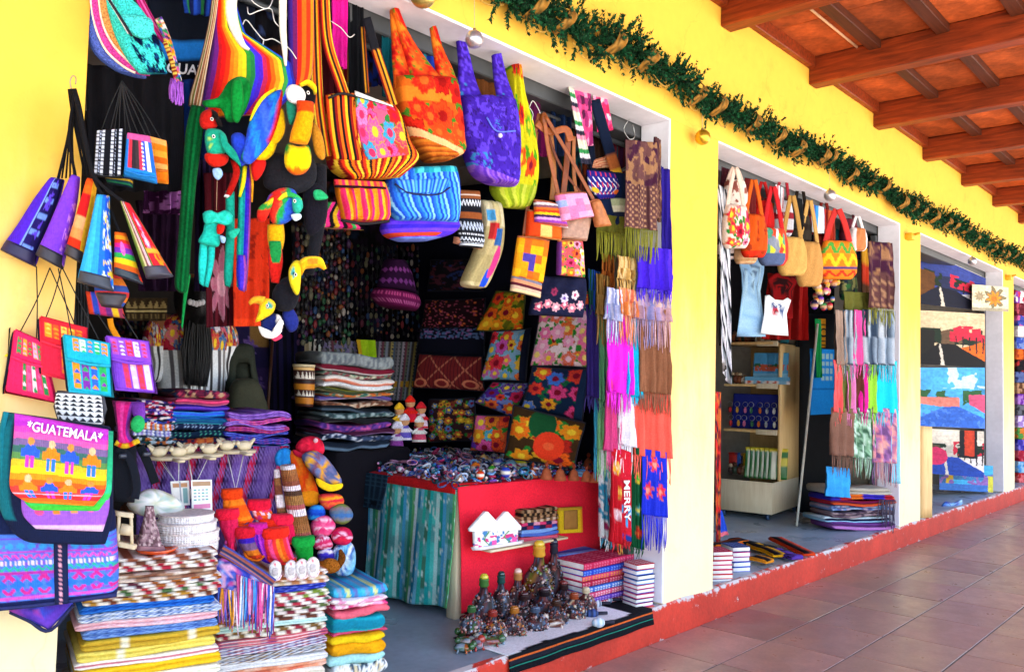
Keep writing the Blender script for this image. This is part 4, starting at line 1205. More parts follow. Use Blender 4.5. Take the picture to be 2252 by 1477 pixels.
# folded textiles on the low table
q1 = Pl(345,930,.66,10)
fold_stack(q1,298,386,[880,898,914,930,945,960,978],.3,[('red and purple chequered',mosaic(['#b83050','#402878','#e0d0d8','#20204a'],12,6,1)),('violet chequered',mosaic(['#5a38a8','#c04060','#3a2870','#e8d8e8'],14,6,2)),('crimson and blue chequered',mosaic(['#c02848','#3858c0','#28284a','#e8e0e0'],12,6,3)),('orange and white striped',stripes(['#f0a040','#f0f0f0','#e07030','#a8a8d0'],16)),('lilac and white striped',stripes(['#b0a0e0','#f4f4f8','#8088c8','#dcdcf0'],18)),('green banded',mosaic(['#2a5848','#d0dce0','#e08040','#28485a'],14,4,4))],
   'chequered pile on the low table','folded_cloth','folded cloth','folded textiles on the low table','textile',seed=13,jit=.01)
q2 = Pl(435,920,.66,10)
fold_stack(q2,372,498,[858,876,890,904,918,932,948,964,982],.34,[('dark red patterned',mosaic(['#6a2040','#a83858','#284060','#c0a080','#301830'],16,5,5)),('pink and maroon striped',stripes(['#e85080','#6a1840','#f090b0','#8a2858'],8,'v')),('purple striped',stripes(['#4828a0','#7850d8','#2c1c70'],9,'v')),('bright blue striped',stripes(['#3c70e8','#58b8f0','#2848b8','#1c8cc0'],8,'v')),('teal and blue striped',stripes(['#1c6a90','#2860c8','#48c0d8','#204880'],8,'v')),('navy patterned',over(flat('#1c2c50'),(lambda u,v: (np.sin(u * 90) > .5) & (np.sin(v * 30) > .3),'#b0c8e8'))),('navy and green',over(flat('#16304a'),(lambda u,v: (np.sin(u * 70) > .6) & (np.sin(v * 30) > .2),'#60c0a8'))),('red flowered',mosaic(['#c03830','#f0d8b0','#28284a','#e88040'],18,4,7))],
   'middle pile on the low table','folded_cloth','folded cloth','folded textiles on the low table','textile',seed=15,jit=.012,soft=.02,nf=1)
q3 = Pl(565,945,.60,8)
fold_stack(q3,498,636,[906,920,930,940,951,962,974,988],.34,[(w,dotted(a,b,40,c)) for w,a,b,c in [('violet striped','#8c5ac0','#b890e0','#5a3c90'),('pink and violet','#e04890','#7848b8','#f090c0'),('lilac','#9868d0','#c8a0e8','#6848a8'),('crimson and violet','#c83070','#5a3ca8','#f080a8'),('blue violet','#4a50c8','#88a0f0','#2c3490'),('deep blue','#3440a8','#7080e0','#c04890'),('turquoise edged','#4868b8','#68c0d8','#8858b8')]],
   'violet pile on the low table','folded_cloth','folded cloth','folded textiles on the low table','textile',seed=17,jit=.012,sag=.012)
# pecking chicken paddles
def paddle(cx,cy,w,label,ballpx,seed):
 pl = Pl(cx,cy,.50,10)
 c = pl.at(cx,cy)
 R_ = w / 2 * pl.px()
 R = random.Random(seed)
 ax = np.array([pl.x,-pl.n,[0,0,1]])
 parts = [('board',lathe(c,[(R_ * .96,-.005),(R_,0),(R_,.004),(R_ * .96,.007)],'#f2e8c4',28),'cream_wood'),
    ('handle',box(c - ax[1] * (R_ + .03),(.028,.09,.010),ax,'#efe2b8',.004),'cream_wood')]
 for i in range(4):
  a = i * 1.57 + .5
  o = c + ax[0] * math.cos(a) * R_ * .6 + ax[1] * math.sin(a) * R_ * .5
  b = ball(o + [0,0,.024],.02,'#f4e08c',10,(1.5,.8,.9),ax) + ball(o + ax[0] * .028 * (1 if math.cos(a) < 0 else -1) + [0,0,.034],.009,'#f6e8a0',8) + tube(np.array([o - ax[0] * .02 * (1 if math.cos(a) < 0 else -1) + [0,0,.028],o - ax[0] * .042 * (1 if math.cos(a) < 0 else -1) + [0,0,.05]]),[.009,.003],'#efe0a0',6)
  parts.append(('chicken',b,'cream_wood'))
 bp = pl.at(*ballpx,.12)
 sg = [tube(np.array([c + ax[0] * math.cos(i * 1.57 + .5) * R_ * .6 + ax[1] * math.sin(i * 1.57 + .5) * R_ * .5,bp + [0,0,.02]]),.0013,'#f4f2ee',4) for i in range(4)]
 parts += [('string',join(sg),'cord'),('weight',ball(bp,.021,'#f8f4f0',14),'paint')]
 return thing('chicken_paddle',label,'toy',parts,'pecking chicken paddles')
paddle(372,1006,96,'cream pecking chicken paddle toy at the left of the three',(392,1080),1)
paddle(437,1000,106,'cream pecking chicken paddle toy between two others',(425,1085),2)
paddle(518,992,88,'cream pecking chicken paddle toy with its white ball above the orange booties',(518,1090),3)
# ---- on the first stack
p = Pl(330,1180,.10,16)
pz = p.at(330,1222)[2] + .004
def disc_box(cx,cy,w,h,label,col):
 c = p.at(cx,cy,-.08)
 r = w / 2 * p.px()
 H = h * p.px()
 g = lathe(c - [0,0,H / 2],[(r * .94,0),(r,H * .12),(r,H * .78),(r * .97,H),(r * .9,H * 1.02),(r * .86,H * .9)],col,32)
 thing('round_basket',label,'basket',[('body',g,'knit'),('rim',lathe(c + [0,0,H * .40],[(r * .98,0),(r * 1.03,H * .05),(r * 1.03,H * .14),(r * .98,H * .18)],'#e8dcd8',32),'cord')],'white woven baskets')
wv = lambda c: (lambda u,v: np.where(((np.sin(u * 100) * np.sin(v * 30)) > .4)[:,None],C(c)[None],C('#f2eeee')[None]))
disc_box(410,1198,140,26,'white woven basket with pink flecks, bottom of the stack of four',wv('#e0a8c0'))
disc_box(412,1176,138,24,'white woven basket flecked lilac, second from the bottom of the stack',wv('#d0a0d0'))
disc_box(408,1156,136,24,'white woven basket, third from the bottom of the stack',wv('#c8c0d0'))
disc_box(410,1138,120,22,'white woven basket with a purple flower lid, topmost of the stack of four',over(wv('#d8d0d8'),(lambda u,v: v > .75,'#b070b8')))
# calendar cards
cp = Pl(420,1090,.28,20)
thing('calendar','white printed wall calendar standing behind the white baskets','calendar',
  [('sheet',quad_sheet(cp,(420,1055),(466,1054),(422,1126),(467,1122),over(flat('#fbfbf8'),(rect(.06,.06,.94,.2),'#c0a080'),*[(rect(.12 + .19 * i,.3 + .1 * j,.24 + .19 * i,.34 + .1 * j),['#48b8b0','#88c8b8','#a8a8b8'][(i + j) % 3]) for i in range(4) for j in range(4)],(rect(.1,.76,.9,.9),'#e898c0')),40,50,0,.001,.004),'paper')])
thing('greeting_card','striped white greeting card leaning beside the calendar','card',[(None,quad_sheet(cp,(374,1058),(416,1056),(380,1112),(418,1110),over(flat('#f4f2ec'),(rect(.1,.1,.9,.25),'#c89870'),(rect(.45,0,.55,1),'#a8b0b8'),(rect(.62,.3,.9,.9),'#88b0b0')),24,30,0,.001,.004,off=-.02),'paper')])
thing('paper_parcel','crumpled printed white parcel behind the tower ornament','parcel',[(None,outline(Pl(340,1100,.24,18),[(278,1110),(300,1086),(330,1074),(362,1080),(398,1100),(404,1122),(360,1136),(310,1134)],.14,mottled(mosaic(['#f4f6f4','#dfe8e4','#b8d0c8','#f8f8f8','#d8dcc0','#f0f0ee'],16,9,3),.25,7)),'plastic')])
op = Pl(330,1170,.08,16)
thing('tower_ornament','small pinkish tower ornament with flared foot and flecked sides','ornament',
  [('shaft',loft(op,[(320,1112,338,1112),(316,1140,342,1140),(308,1170,350,1170),(300,1196,356,1198)],[.02,.03,.05,.06],mottled(mosaic(['#b09098','#8a6a74','#d0b8b8','#705058'],10,16,4),.2,6),24,30,power=5,cap=1),'clay'),
  ('base',loft(op,[(296,1196,360,1198),(294,1206,364,1208)],.07,'#a07880',12,6,power=5,cap=1),'clay')])
c = op.at(344,1210)
thing('clay_dish','orange clay dish under the tower ornament','dish',[(None,lathe(c - [0,0,.008],[(.035,0),(.055,.006),(.064,.016),(.060,.018),(.045,.010)],'#e05a20',28),'gloss')])
wt = Pl(276,1165,.02,20)
thing('wooden_toy','pale wooden spool toy standing on the chequered cloth','toy',
  [('base',loft(wt,[(252,1186,302,1198),(254,1198,300,1206)],.05,'#f0dcb0',8,6,power=8,cap=1),'cream_wood'),
  ('spool',tube(np.array([wt.at(264,1162),wt.at(290,1166)]),.017,'#fbf4e0',14),'cream_wood'),
  ('post',loft(wt,[(258,1124,266,1126),(256,1190,264,1190)],.02,'#e8c890',8,8,power=6,cap=1),'cream_wood'),
  ('post',loft(wt,[(284,1130,292,1132),(286,1194,294,1196)],.02,'#e0bc80',8,8,power=6,cap=1),'cream_wood'),
  ('top',loft(wt,[(252,1122,294,1128),(252,1132,294,1138)],.03,'#f4e4bc',8,6,power=8,cap=1),'cream_wood')])
# ---- booties
def bootie(label,rows,col,sole,pl,cuff=None,th=.055,off=0.0):
 """rows from the cuff down to the toe"""
 parts = [('foot',loft(pl,rows,[th * .9,th,th,th * .8][:len(rows)] if len(rows) == 4 else th,col,28,26,power=2.2,off=off,wr=.003,cap=.55),'felt')]
 a = rows[0]
 parts.append(('cuff',loft(pl,[(a[0] - 5,a[1] - 10,a[2] + 5,a[3] - 10),(a[0] - 7,a[1] + 4,a[2] + 7,a[3] + 4),(a[0] - 2,a[1] + 14,a[2] + 2,a[3] + 14)],th * 1.15,cuff or col,24,10,power=2.2,off=off,wr=.003,cap=.6),'felt'))
 b = rows[-1]; c_ = rows[-2]
 parts.append(('sole',ptube(pl,[(c_[0] + 1,c_[1]),((b[0] + c_[0]) / 2 - 1,(b[1] + c_[1]) / 2 + 4),((b[0] + b[2]) / 2,max(b[1],b[3]) + 1),(b[2] + 1,b[3] - 3)],.005,sole,off=off + .01),'felt'))
 return thing('bootie',label,'bootie',parts,'felt booties in the middle heap')
bp_ = Pl(560,1160,.20,20)
bootie('orange felt bootie with a ribbed cuff at the top left of the heap',[(492,1085,528,1082),(490,1112,540,1106),(500,1138,552,1132),(528,1154,556,1142)],stripes(['#f8701c','#f88c28','#f4641c'],6,'v'),'#f0541c',bp_,'#f4501c',off=-.02)
bootie('hot pink felt bootie under the orange one',[(480,1130,520,1126),(484,1158,524,1152),(496,1188,516,1190),(500,1208,514,1210)],'#ea2c62','#f060b0',bp_,'#f02848',off=.01)
bootie('red and white flowered bootie at the back of the heap',[(550,1108,590,1106),(556,1130,600,1128),(566,1152,606,1150),(580,1164,604,1160)],mosaic(['#f04860','#f8d0e0','#f06828','#d83888','#f4f0f8'],6,8,3),'#f08050',bp_,'#ee2448',off=-.03)
bootie('orange red bootie in the middle of the heap',[(575,1150,618,1148),(574,1176,624,1172),(580,1196,622,1192),(590,1206,618,1202)],'#f4401c','#f87828',bp_,'#f03a20',off=-.01)
bootie('red bootie with a purple cuff at the left of the heap',[(522,1170,556,1166),(524,1190,560,1186),(536,1214,570,1210),(556,1230,580,1224)],stripes(['#e82c4c','#4a2cb8','#8a6a90','#e88428','#d84820'],5,'v'),'#f08020',bp_,'#ea2840',off=.03)
bootie('violet and magenta bootie beside the red one',[(552,1160,582,1158),(556,1186,592,1182),(568,1214,604,1208),(586,1236,610,1228)],stripes(['#a828c0','#c83cd8','#6a2cc8','#d050e0'],8,skew=.3),'#5a28c0',bp_,'#d82ca0',off=.02)
bootie('pink and orange striped bootie with a gathered cuff',[(582,1172,630,1166),(580,1196,636,1192),(588,1222,644,1216),(604,1238,650,1230)],stripes(['#f83c50','#f85a98','#f84040','#f88c30','#f06020'],7),'#f03c38',bp_,'#f83828',off=.045)
bootie('raspberry bootie at the right of the heap',[(602,1140,640,1138),(606,1160,646,1156),(614,1180,650,1176),(626,1194,648,1190)],'#e02058','#f05828',bp_,'#f02c50',off=.0)
bootie('green felt bootie at the foot of the rolled mat',[(648,1190,686,1186),(648,1208,688,1204),(654,1226,688,1222),(664,1236,688,1232)],'#1a9c3c','#106a28',bp_,'#20a848',off=.03)
sl = Pl(640,1255,.06,18)
for i,(cx,cy,w) in enumerate([(605,1254,'first from the left'),(640,1253,'second from the left'),(664,1250,'third from the left'),(688,1246,'furthest right')]):
 thing('baby_slipper',f'white baby slipper with a flowered toe, {w} in the row of four','slipper',
   [('upper',outline(sl,[(cx - 12,cy - 14),(cx,cy - 23),(cx + 13,cy - 15),(cx + 14,cy + 6),(cx + 4,cy + 20),(cx - 9,cy + 18),(cx - 14,cy + 4)],.05,over(flat('#fbf8f4'),(disc(.5,.22,.1),'#f06878'),(disc(.62,.3,.07),'#58b060')),off=.01 * i),'felt'),
   ('opening',outline(sl,[(cx - 7,cy - 4),(cx,cy - 8),(cx + 8,cy - 4),(cx + 7,cy + 8),(cx,cy + 12),(cx - 7,cy + 8)],.02,'#d8d0ce',off=.018 + .01 * i),'felt'),
   ('sole',ptube(sl,[(cx - 13,cy + 10),(cx - 4,cy + 20),(cx + 8,cy + 19),(cx + 14,cy + 8)],.004,'#f0d8dc',off=.012 + .01 * i),'felt')],'white baby slippers')
# rolled mat
rp = Pl(650,1110,.16,22)
rc = stripes(['#f8f0f4','#b0784c','#a86c44','#9c5c48','#f4e8f0','#5c4438','#b08450','#c0686c','#f8eef4','#98683c','#a87448','#a86058','#f4ecf4','#c02850'],14,'v',wts=[1,1.6,1.6,1,1,1,1.4,.8,1,1.6,1.6,1,1,.9])
thing('rolled_mat','brown and white banded mat rolled up and standing on end','mat',
  [('roll',loft(rp,[(616,1024,648,1020),(622,1070,660,1066),(634,1140,676,1136),(646,1202,690,1196)],.075,over(rc,(lambda u,v: np.sin(u * 120) > .85,'#6a4630')),50,90,power=2,cap=.9),'knit'),
  ('loose_end',loft(rp,[(602,1032,614,1030),(604,1080,622,1078),(612,1150,634,1148),(622,1196,640,1194)],.02,stripes(['#f4e8ec','#a07048','#8c5440','#f0e8ec','#906444','#7c5038','#f0e8f0','#906848'],8,'v'),14,50,off=-.02),'knit')])
# caps
def cap(label,q,crown,brim,pl,pts_brim,off=0.0,th=.12,btn=None,group='striped cloth caps beside the rolled mat'):
 parts = [('crown',outline(pl,q,th,crown,off=off),'cloth')]
 if pts_brim:
  parts.append(('brim',outline(pl,pts_brim,.025,brim,off=off + th * .42),'cloth'))
 if btn:
  parts.append(('button',ball(pl.at(*btn,off + th * .5),.010,'#f4c0c8',8),'felt'))
 return thing('striped_hat',label,'cap',parts,group)
kp = Pl(710,1080,.30,24)
cap('sky blue cap topping the rolled mat',[(604,1004),(614,988),(630,984),(642,994),(644,1018),(626,1026),(608,1022)],stripes(['#2c98e8','#38a8f0','#2484d0'],6),'#2480d0',kp,None,-.06,.08)
cap('crimson corduroy cap at the top of the heap of caps',[(650,985),(660,966),(682,958),(706,966),(714,990),(700,1002),(668,1000)],stripes(['#d81c40','#c01838','#e82c50'],12),'#c01c40',kp,[(646,988),(668,996),(700,1000),(690,1010),(660,1006),(646,998)],-.05,.13,(694,968))
cap('orange cap with red stripes behind the rolled mat',[(636,1000),(652,988),(668,1000),(690,1050),(702,1092),(690,1110),(668,1106),(652,1060)],stripes(['#f88420','#f87018','#f05018','#f8982c'],8,skew=.5),'#f8a01c',kp,[(662,1082),(690,1078),(704,1090),(696,1110),(672,1112),(660,1098)],-.05,.10)
cap('grey striped cap with a yellow edged brim',[(664,1000),(690,990),(716,1004),(740,1034),(752,1060),(730,1068),(696,1050),(672,1024)],stripes(['#7a78a0','#5a6a98','#f0b828','#6878b0','#88546c','#7a88b8','#e8a828','#606c9c'],9,skew=.35),'#f8d020',kp,[(696,1050),(726,1064),(752,1062),(750,1074),(724,1080),(700,1068)],.02,.11)
cap('red and orange striped cap below the grey one',[(700,1090),(722,1084),(750,1088),(756,1106),(736,1120),(710,1116)],stripes(['#e83c50','#f06038','#f8b028','#e02c48','#f07838'],6,'v',skew=.2),'#f8a020',kp,None,.0,.10)
cap('grey green and blue striped cap at the right of the heap',[(724,1120),(748,1106),(770,1116),(776,1136),(758,1152),(734,1146)],stripes(['#7c9048','#8c7a80','#6a8098','#4a78b0','#888890'],6,'v'),'#487098',kp,None,.02,.10)
cap('blue cap with a pale blue top under the orange cap',[(676,1122),(690,1110),(710,1112),(716,1130),(706,1142),(680,1142)],stripes(['#38a0e8','#2060d0','#1848b8'],4,'v'),'#2058c8',kp,None,.01,.10)
cap('pink striped cap with white lines',[(684,1150),(700,1134),(724,1134),(738,1152),(732,1172),(708,1182),(688,1174)],stripes(['#f0508c','#f878a8','#f8d0e0','#e83c7c','#f06498'],13,'v'),'#e83870',kp,None,.02,.11)
cap('raspberry cap with a white wavy band, right of the pink one',[(728,1172),(746,1158),(768,1162),(776,1182),(762,1198),(736,1194)],over(stripes(['#e02850','#d02060','#c82458'],5,'v'),(lambda u,v: np.abs(v - .5 - .12 * np.sin(u * 9)) < .05,'#f4c8e0')),'#d02058',kp,None,.03,.11)
cap('raspberry and white striped cap left of the wavy one',[(688,1190),(706,1174),(724,1180),(732,1200),(716,1210),(694,1206)],stripes(['#d82c68','#f4a8c8','#c82058','#f0e0f0','#e04880'],7,'v',skew=.4),'#e03070',kp,None,.04,.11)
cap('blue and white banded cap at the foot of the heap',[(698,1214),(712,1204),(730,1208),(736,1226),(722,1238),(702,1234)],stripes(['#8878c8','#f4f0fa','#4c3cc0','#3830b0','#8878b8','#f0ecf8'],6,'v'),'#4a3cb8',kp,None,.04,.10)
thing('knitted_scarf','light blue and white knitted scarf bundled beside the striped bedspread table','scarf',[(None,outline(kp,[(728,1215),(742,1196),(764,1188),(780,1204),(782,1240),(772,1262),(744,1264),(730,1244)],.12,mottled(stripes(['#8cd0f0','#58a8e0','#e4f4fc','#3c70c0','#a8dcf4'],8,skew=.6),.25,8),off=.0),'knit')])
thing('fluffy_toy','fluffy orange brown toy animal lying on top of the place mats','soft toy',
  [('body',outline(kp,[(704,1238),(722,1226),(742,1232),(748,1250),(730,1260),(708,1256)],.10,mottled(flat('#b8742c'),.5,14),off=.10),'wool'),
  ('tail',ptube(kp,[(744,1246),(752,1226),(748,1208)],[.012,.016,.006],'#8a5420',8,off=.10),'wool'),
  ('head',ball(kp.at(706,1246,.13),.024,mottled(flat('#a86420'),.4,6),12),'wool'),
  ('bow',ball(kp.at(699,1252,.155),.012,'#2aa048',8,(1.4,.6,.8)),'felt')])
# fringed bag on the middle stack
fb = Pl(535,1290,.055,16)
fcol = mosaic(['#4a58c0','#6a80d8','#c85aa0','#2c3890','#8cb0e8','#e0b0d0','#3c48a8'],16,14,8)
thing('fringed_bag','blue and pink patterned bag with long tassels lying over the place mats','bag',
  [('body',outline(fb,[(474,1240),(500,1222),(560,1250),(602,1290),(596,1340),(540,1352),(482,1340),(470,1290)],.05,fcol,rings=(1,.97,.9,.8,.7,.6,.5,.4,.3,.2,.1),prof=(0,.5,.7,.8,.88,.93,.96,.98,.99,1,1)),'cloth'),
  ('top_band',strap(fb,[(486,1208),(520,1228),(570,1262),(600,1284)],26,stripes(['#a05c48','#4858a8','#c08070','#30406a','#b06858'],7),off=.02),'cloth'),
  ('tassel',fringe(fb,520,604,1262,1290,1368,1392,44,mosaic(['#e060a0','#f0a0c8','#4a68d0','#f0f0f8','#60a8e0','#a83c8c'],40,1,3),.0032,5,7,off=.035),'cord',{'kind': 'stuff'}),
  ('tassel',fringe(fb,478,520,1290,1300,1360,1385,20,mosaic(['#f0b838','#f4e0f0','#4868c0','#e8a030','#c078c0'],20,1,4),.003,6,7,off=.035),'cord',{'kind': 'stuff'})])
# ================================================================== WOMAN BEHIND THE LOW TABLE
def person_back():
 pl = Pl(420,740,1.55,6)
 k = pl.px()
 base = pl.at(418,705)
 X,N = pl.x,pl.n
 def J(dx,dz,dy=0.0):
  return base + X * dx + np.array([0,0,dz]) - N * dy
 js = {'pelvis': (J(0,-.50),.15),'waist': (J(0,-.30),.125),'chest': (J(0,-.08),.14),'neck0': (J(0,.02),.055),'neck': (J(0,.07),.05),'head0': (J(0,.12),.07),'head': (J(0,.19,.01),.095),'crown': (J(0,.25),.07),
   'shl': (J(-.155,-.02),.065),'ell': (J(-.215,-.27,.05),.045),'wrl': (J(-.12,-.42,.24),.032),'hal': (J(-.08,-.44,.32),.03),
   'shr': (J(.155,-.02),.065),'elr': (J(.215,-.27,.05),.045),'wrr': (J(.12,-.42,.24),.032),'har': (J(.08,-.44,.32),.03),
   'hil': (J(-.09,-.58),.09),'knl': (J(-.10,-.62,.42),.065),'anl': (J(-.10,-1.0,.45),.04),'tol': (J(-.10,-1.04,.58),.035),
   'hir': (J(.09,-.58),.09),'knr': (J(.10,-.62,.42),.065),'anr': (J(.10,-1.0,.45),.04),'tor': (J(.10,-1.04,.58),.035)}
 E_ = [('pelvis','waist'),('waist','chest'),('chest','neck0'),('neck0','neck'),('neck','head0'),('head0','head'),('head','crown'),('chest','shl'),('shl','ell'),('ell','wrl'),('wrl','hal'),('chest','shr'),('shr','elr'),('elr','wrr'),('wrr','har'),
   ('pelvis','hil'),('hil','knl'),('knl','anl'),('anl','tol'),('pelvis','hir'),('hir','knr'),('knr','anr'),('anr','tor')]
 names = list(js)
 org = np.array([base[0],base[1],ZF])
 vv = [tuple(js[n][0] - org) for n in names]
 rad = [js[n][1] for n in names]
 # fingers: own chains leaving each palm
 eds = [(names.index(a),names.index(b)) for a,b in E_]
 for s,nm in ((-1,'hal'),(1,'har')):
  h = js[nm][0] - org
  for f in range(5):
   sx = (-.026 + .013 * f) if f < 4 else -.035 * s
   L_ = (.05,.06,.058,.045,.035)[f]
   a = h + X * sx * 1.0 - N * .02
   b = a - N * L_ * .5 + np.array([0,0,-.006])
   c = b - N * L_ * .4 + np.array([0,0,-.02])
   i0 = len(vv)
   vv += [tuple(a),tuple(b),tuple(c)]; rad += [.010,.009,.007]
   eds += [(names.index(nm),i0),(i0,i0 + 1),(i0 + 1,i0 + 2)]
 me = bpy.data.meshes.new('body')
 me.from_pydata(vv,eds,[])
 o = bpy.data.objects.new('body',me)
 COL.objects.link(o)
 md = o.modifiers.new('skin','SKIN')
 for i,r in enumerate(rad):
  me.skin_vertices[0].data[i].radius = (r,r * (.8 if i < 4 else 1))
 me.skin_vertices[0].data[0].use_root = True
 sb = o.modifiers.new('sub','SUBSURF'); sb.levels = 1; sb.render_levels = 1
 dg = bpy.context.evaluated_depsgraph_get()
 m2 = bpy.data.meshes.new_from_object(o.evaluated_get(dg))
 bpy.data.objects.remove(o)
 at = m2.color_attributes.new('Col','FLOAT_COLOR','POINT')
 at.data.foreach_set('color',np.tile(np.array([*C('#a8704e'),1],np.float32),len(m2.vertices)))
 for f in m2.polygons: f.use_smooth = True
 m2.materials.clear(); m2.materials.append(MATS['skin'])
 r = bpy.data.objects.new('person',None)
 COL.objects.link(r); r.location = org; r['_o'] = [float(q) for q in org]
 tag(r,'woman seen from behind with long black hair, flowered blouse and striped lower half','person')
 b = bpy.data.objects.new('body',m2); COL.objects.link(b); b.parent = r
 fl = floral('#7a3848',['#d04050','#e8e4ec','#3c70b0','#48a0b8','#c03048','#f0b040','#e8788c'],70,(.05,.08),11,.55,leaf='#385a8c')
 blouse = over(fl,(lambda u,v: v > .58,stripes(['#f2f2f2','#f4f4f4','#6a6468','#f0f0f0','#8c8684','#f2f2f2','#4a4648'],21)))
 obj('blouse',loft(pl,[(380,690,458,690),(352,704,484,704),(338,735,498,735),(342,775,494,775),(348,830,492,830),(352,900,488,900)],[.14,.22,.27,.28,.28,.26],blouse,90,90,power=2.1,wr=.006),'cloth',r)
 for s in (-1,1):
  x = 418 + s * 78
  obj('sleeve',loft(pl,[(x - 14,706,x + 14,706),(x - 24,735,x + 24,735),(x - 24,768,x + 24,768),(x - 18 - 4 * s,800,x + 18 - 4 * s,800),(x - 20,840,x + 16,840)],[.08,.14,.14,.12,.12],over(fl,(lambda u,v: v > .45,stripes(['#f2f2f2','#8c8684','#f4f4f4','#4a4648','#f0f0f0'],8))),36,40,power=2,wr=.006),'cloth',r)
 hair = mottled(flat('#0b0a0c'),.4,30,2,3)
 obj('hair',loft(pl,[(408,610,440,610),(392,632,456,632),(388,662,462,662),(398,694,456,694),(405,720,462,720),(402,760,466,760),(404,810,462,810),(408,846,456,850)],[.16,.25,.28,.24,.10,.09,.08,.05],hair,36,50,power=2,wr=.008,off=.15),'hair',r)
 R = random.Random(5)
 obj('hair_strands',join([tube(bez([pl.at(412 + i * 1.6,700 + R.uniform(-30,20),.20),pl.at(402 + i * 2.1 + R.uniform(-4,4),770,.21 + R.uniform(-.01,.01)),pl.at(404 + i * 1.8 + R.uniform(-6,6),845 + R.uniform(-10,14),.19)],7),[.004,.004,.004,.004,.003,.002,.001],'#0d0b0e',4) for i in range(28)]),'hair',r,kind='stuff')
 obj('hair_clip',join([ball(pl.at(418 + 7 * i,668 - abs(i - 2) * 2,.29),.014,'#eef0f4',8,(1,.6,1.1)) for i in range(5)]),'plastic',r)
 st = Pl(420,900,1.45,6)
 c = base - np.array([0,0,.58])
 thing('stool','wooden stool under the woman with black hair','stool',
   [('seat',lathe((c[0],c[1],c[2] - .12),[(.16,0),(.17,.01),(.17,.03),(.155,.036)],'#5a3a22',20),'dark_wood')] + [('leg',tube(np.array([[c[0] + .12 * a,c[1] + .12 * b,c[2] - .12],[c[0] + .15 * a,c[1] + .15 * b,ZF]]),.018,'#4a301c',8),'dark_wood') for a in (-1,1) for b in (-1,1)])
person_back()
thing('covered_chair','chair draped in an olive green cloth beside the woman','chair',
  [('back_cover',outline(Pl(545,820,1.5,20),[(500,770),(520,756),(556,760),(562,800),(572,850),(590,900),(560,930),(500,925),(496,850)],.16,mottled(flat('#3c4036'),.25,5),rings=(1,.97,.9,.75,.5,.25)),'cloth'),
  ('seat_cover',outline(Pl(550,880,1.3,20),[(505,850),(535,830),(568,840),(584,880),(590,940),(505,940)],.25,mottled(flat('#4a4a3a'),.25,6)),'cloth')])
# ================================================================== CLOTHS BEHIND THE TOYS
def drop(label,q,col,Y,a=0,folds=2,amp=.012,nm='hanging_cloth',group=None,mat='cloth',nu=40,nv=50,seed=0,cat='textile',extra=()):
 pl = Pl(q[0][0],q[0][1],Y,a)
 return thing(nm,label,cat,[(None if not extra else 'fabric',quad_sheet(pl,*q,col,nu,nv,folds,amp,seed=seed),mat)] + list(extra),group)
lily = [(.52,.72,.34,'#c87a94','#e8b0c0')]
drop('maroon cloth with a pale pink lily hanging behind the toys',((448,380),(520,380),(452,720),(520,716)),over(stripes(['#5a1424','#641828','#3a0c18','#6c1c2c'],9),*flower_list(lily,1.6,8)),.95,nu=50,nv=80)
drop('orange red flowered cloth hanging behind the small toucan',((510,480),(592,480),(512,718),(592,716)),over(mottled(flat('#e0401c'),.25,5),(lambda u,v: fbm(u * 6,v * 14,4) > .62,'#b02c14'),(lambda u,v: v > .93,'#f05020')),.9)
drop('dark plum striped cloth behind the green tail',((430,330),(475,330),(425,640),(478,640)),stripes(['#2a1c3c','#3a2850','#1c1428','#443060'],8),1.05)
drop('purple and mauve flowered wrap bundled behind the bottle carriers',((320,330),(412,330),(310,470),(408,470)),over(flat('#4a1a4c'),(lambda u,v: (fbm(u * 5,v * 5,6) > .53) & (v < .6),'#a860b4'),(lambda u,v: fbm(u * 9,v * 9,2) > .64,'#c080c8')),.55,folds=4,amp=.03)
drop('dark purple skirt below the mauve wrap',((300,440),(410,440),(300,640),(405,640)),mottled(flat('#2c1030'),.4,6),.75,folds=4,amp=.03)
drop('brown cloth with cream shapes on a shelf beside the carriers',((272,655),(368,655),(276,705),(366,705)),bands([(.1,.45,'tri','#8c7a50',6),(.55,.62,'line','#b0a070',1),(.7,.9,'dot','#6a5a38',9)],'#3a2c18'),1.2)
drop('dark cloth with fine grey patterns behind the woman',((250,690),(350,690),(250,880),(350,880)),mosaic(DARKMULTI,20,30,3),1.9)
drop('tan and purple star patterned cloth behind the olive chair',((500,712),(650,718),(505,900),(655,905)),over(checks(['#a8803c','#28204a','#8c6a3c','#3a2858'],3,4,2),*flower_list([(.3,.25,.1,'#6a4a90','#a080c0'),(.75,.4,.1,'#6a4a90','#a080c0'),(.4,.7,.1,'#503c80','#a080c0')],1,8)),2.0)
drop('dark indigo cloth with dim stripes beside the broom handle',((590,700),(668,705),(595,985),(672,985)),stripes(['#16142a','#241e44','#100e1c','#2e2650'],10),1.95)
thing('broom_handle','thin greenish pole leaning behind the olive chair','pole',[(None,tube(np.array([at_y(600,735,1.7),at_y(588,915,1.6)]),.009,'#5a5a30',8),'dark_wood')])
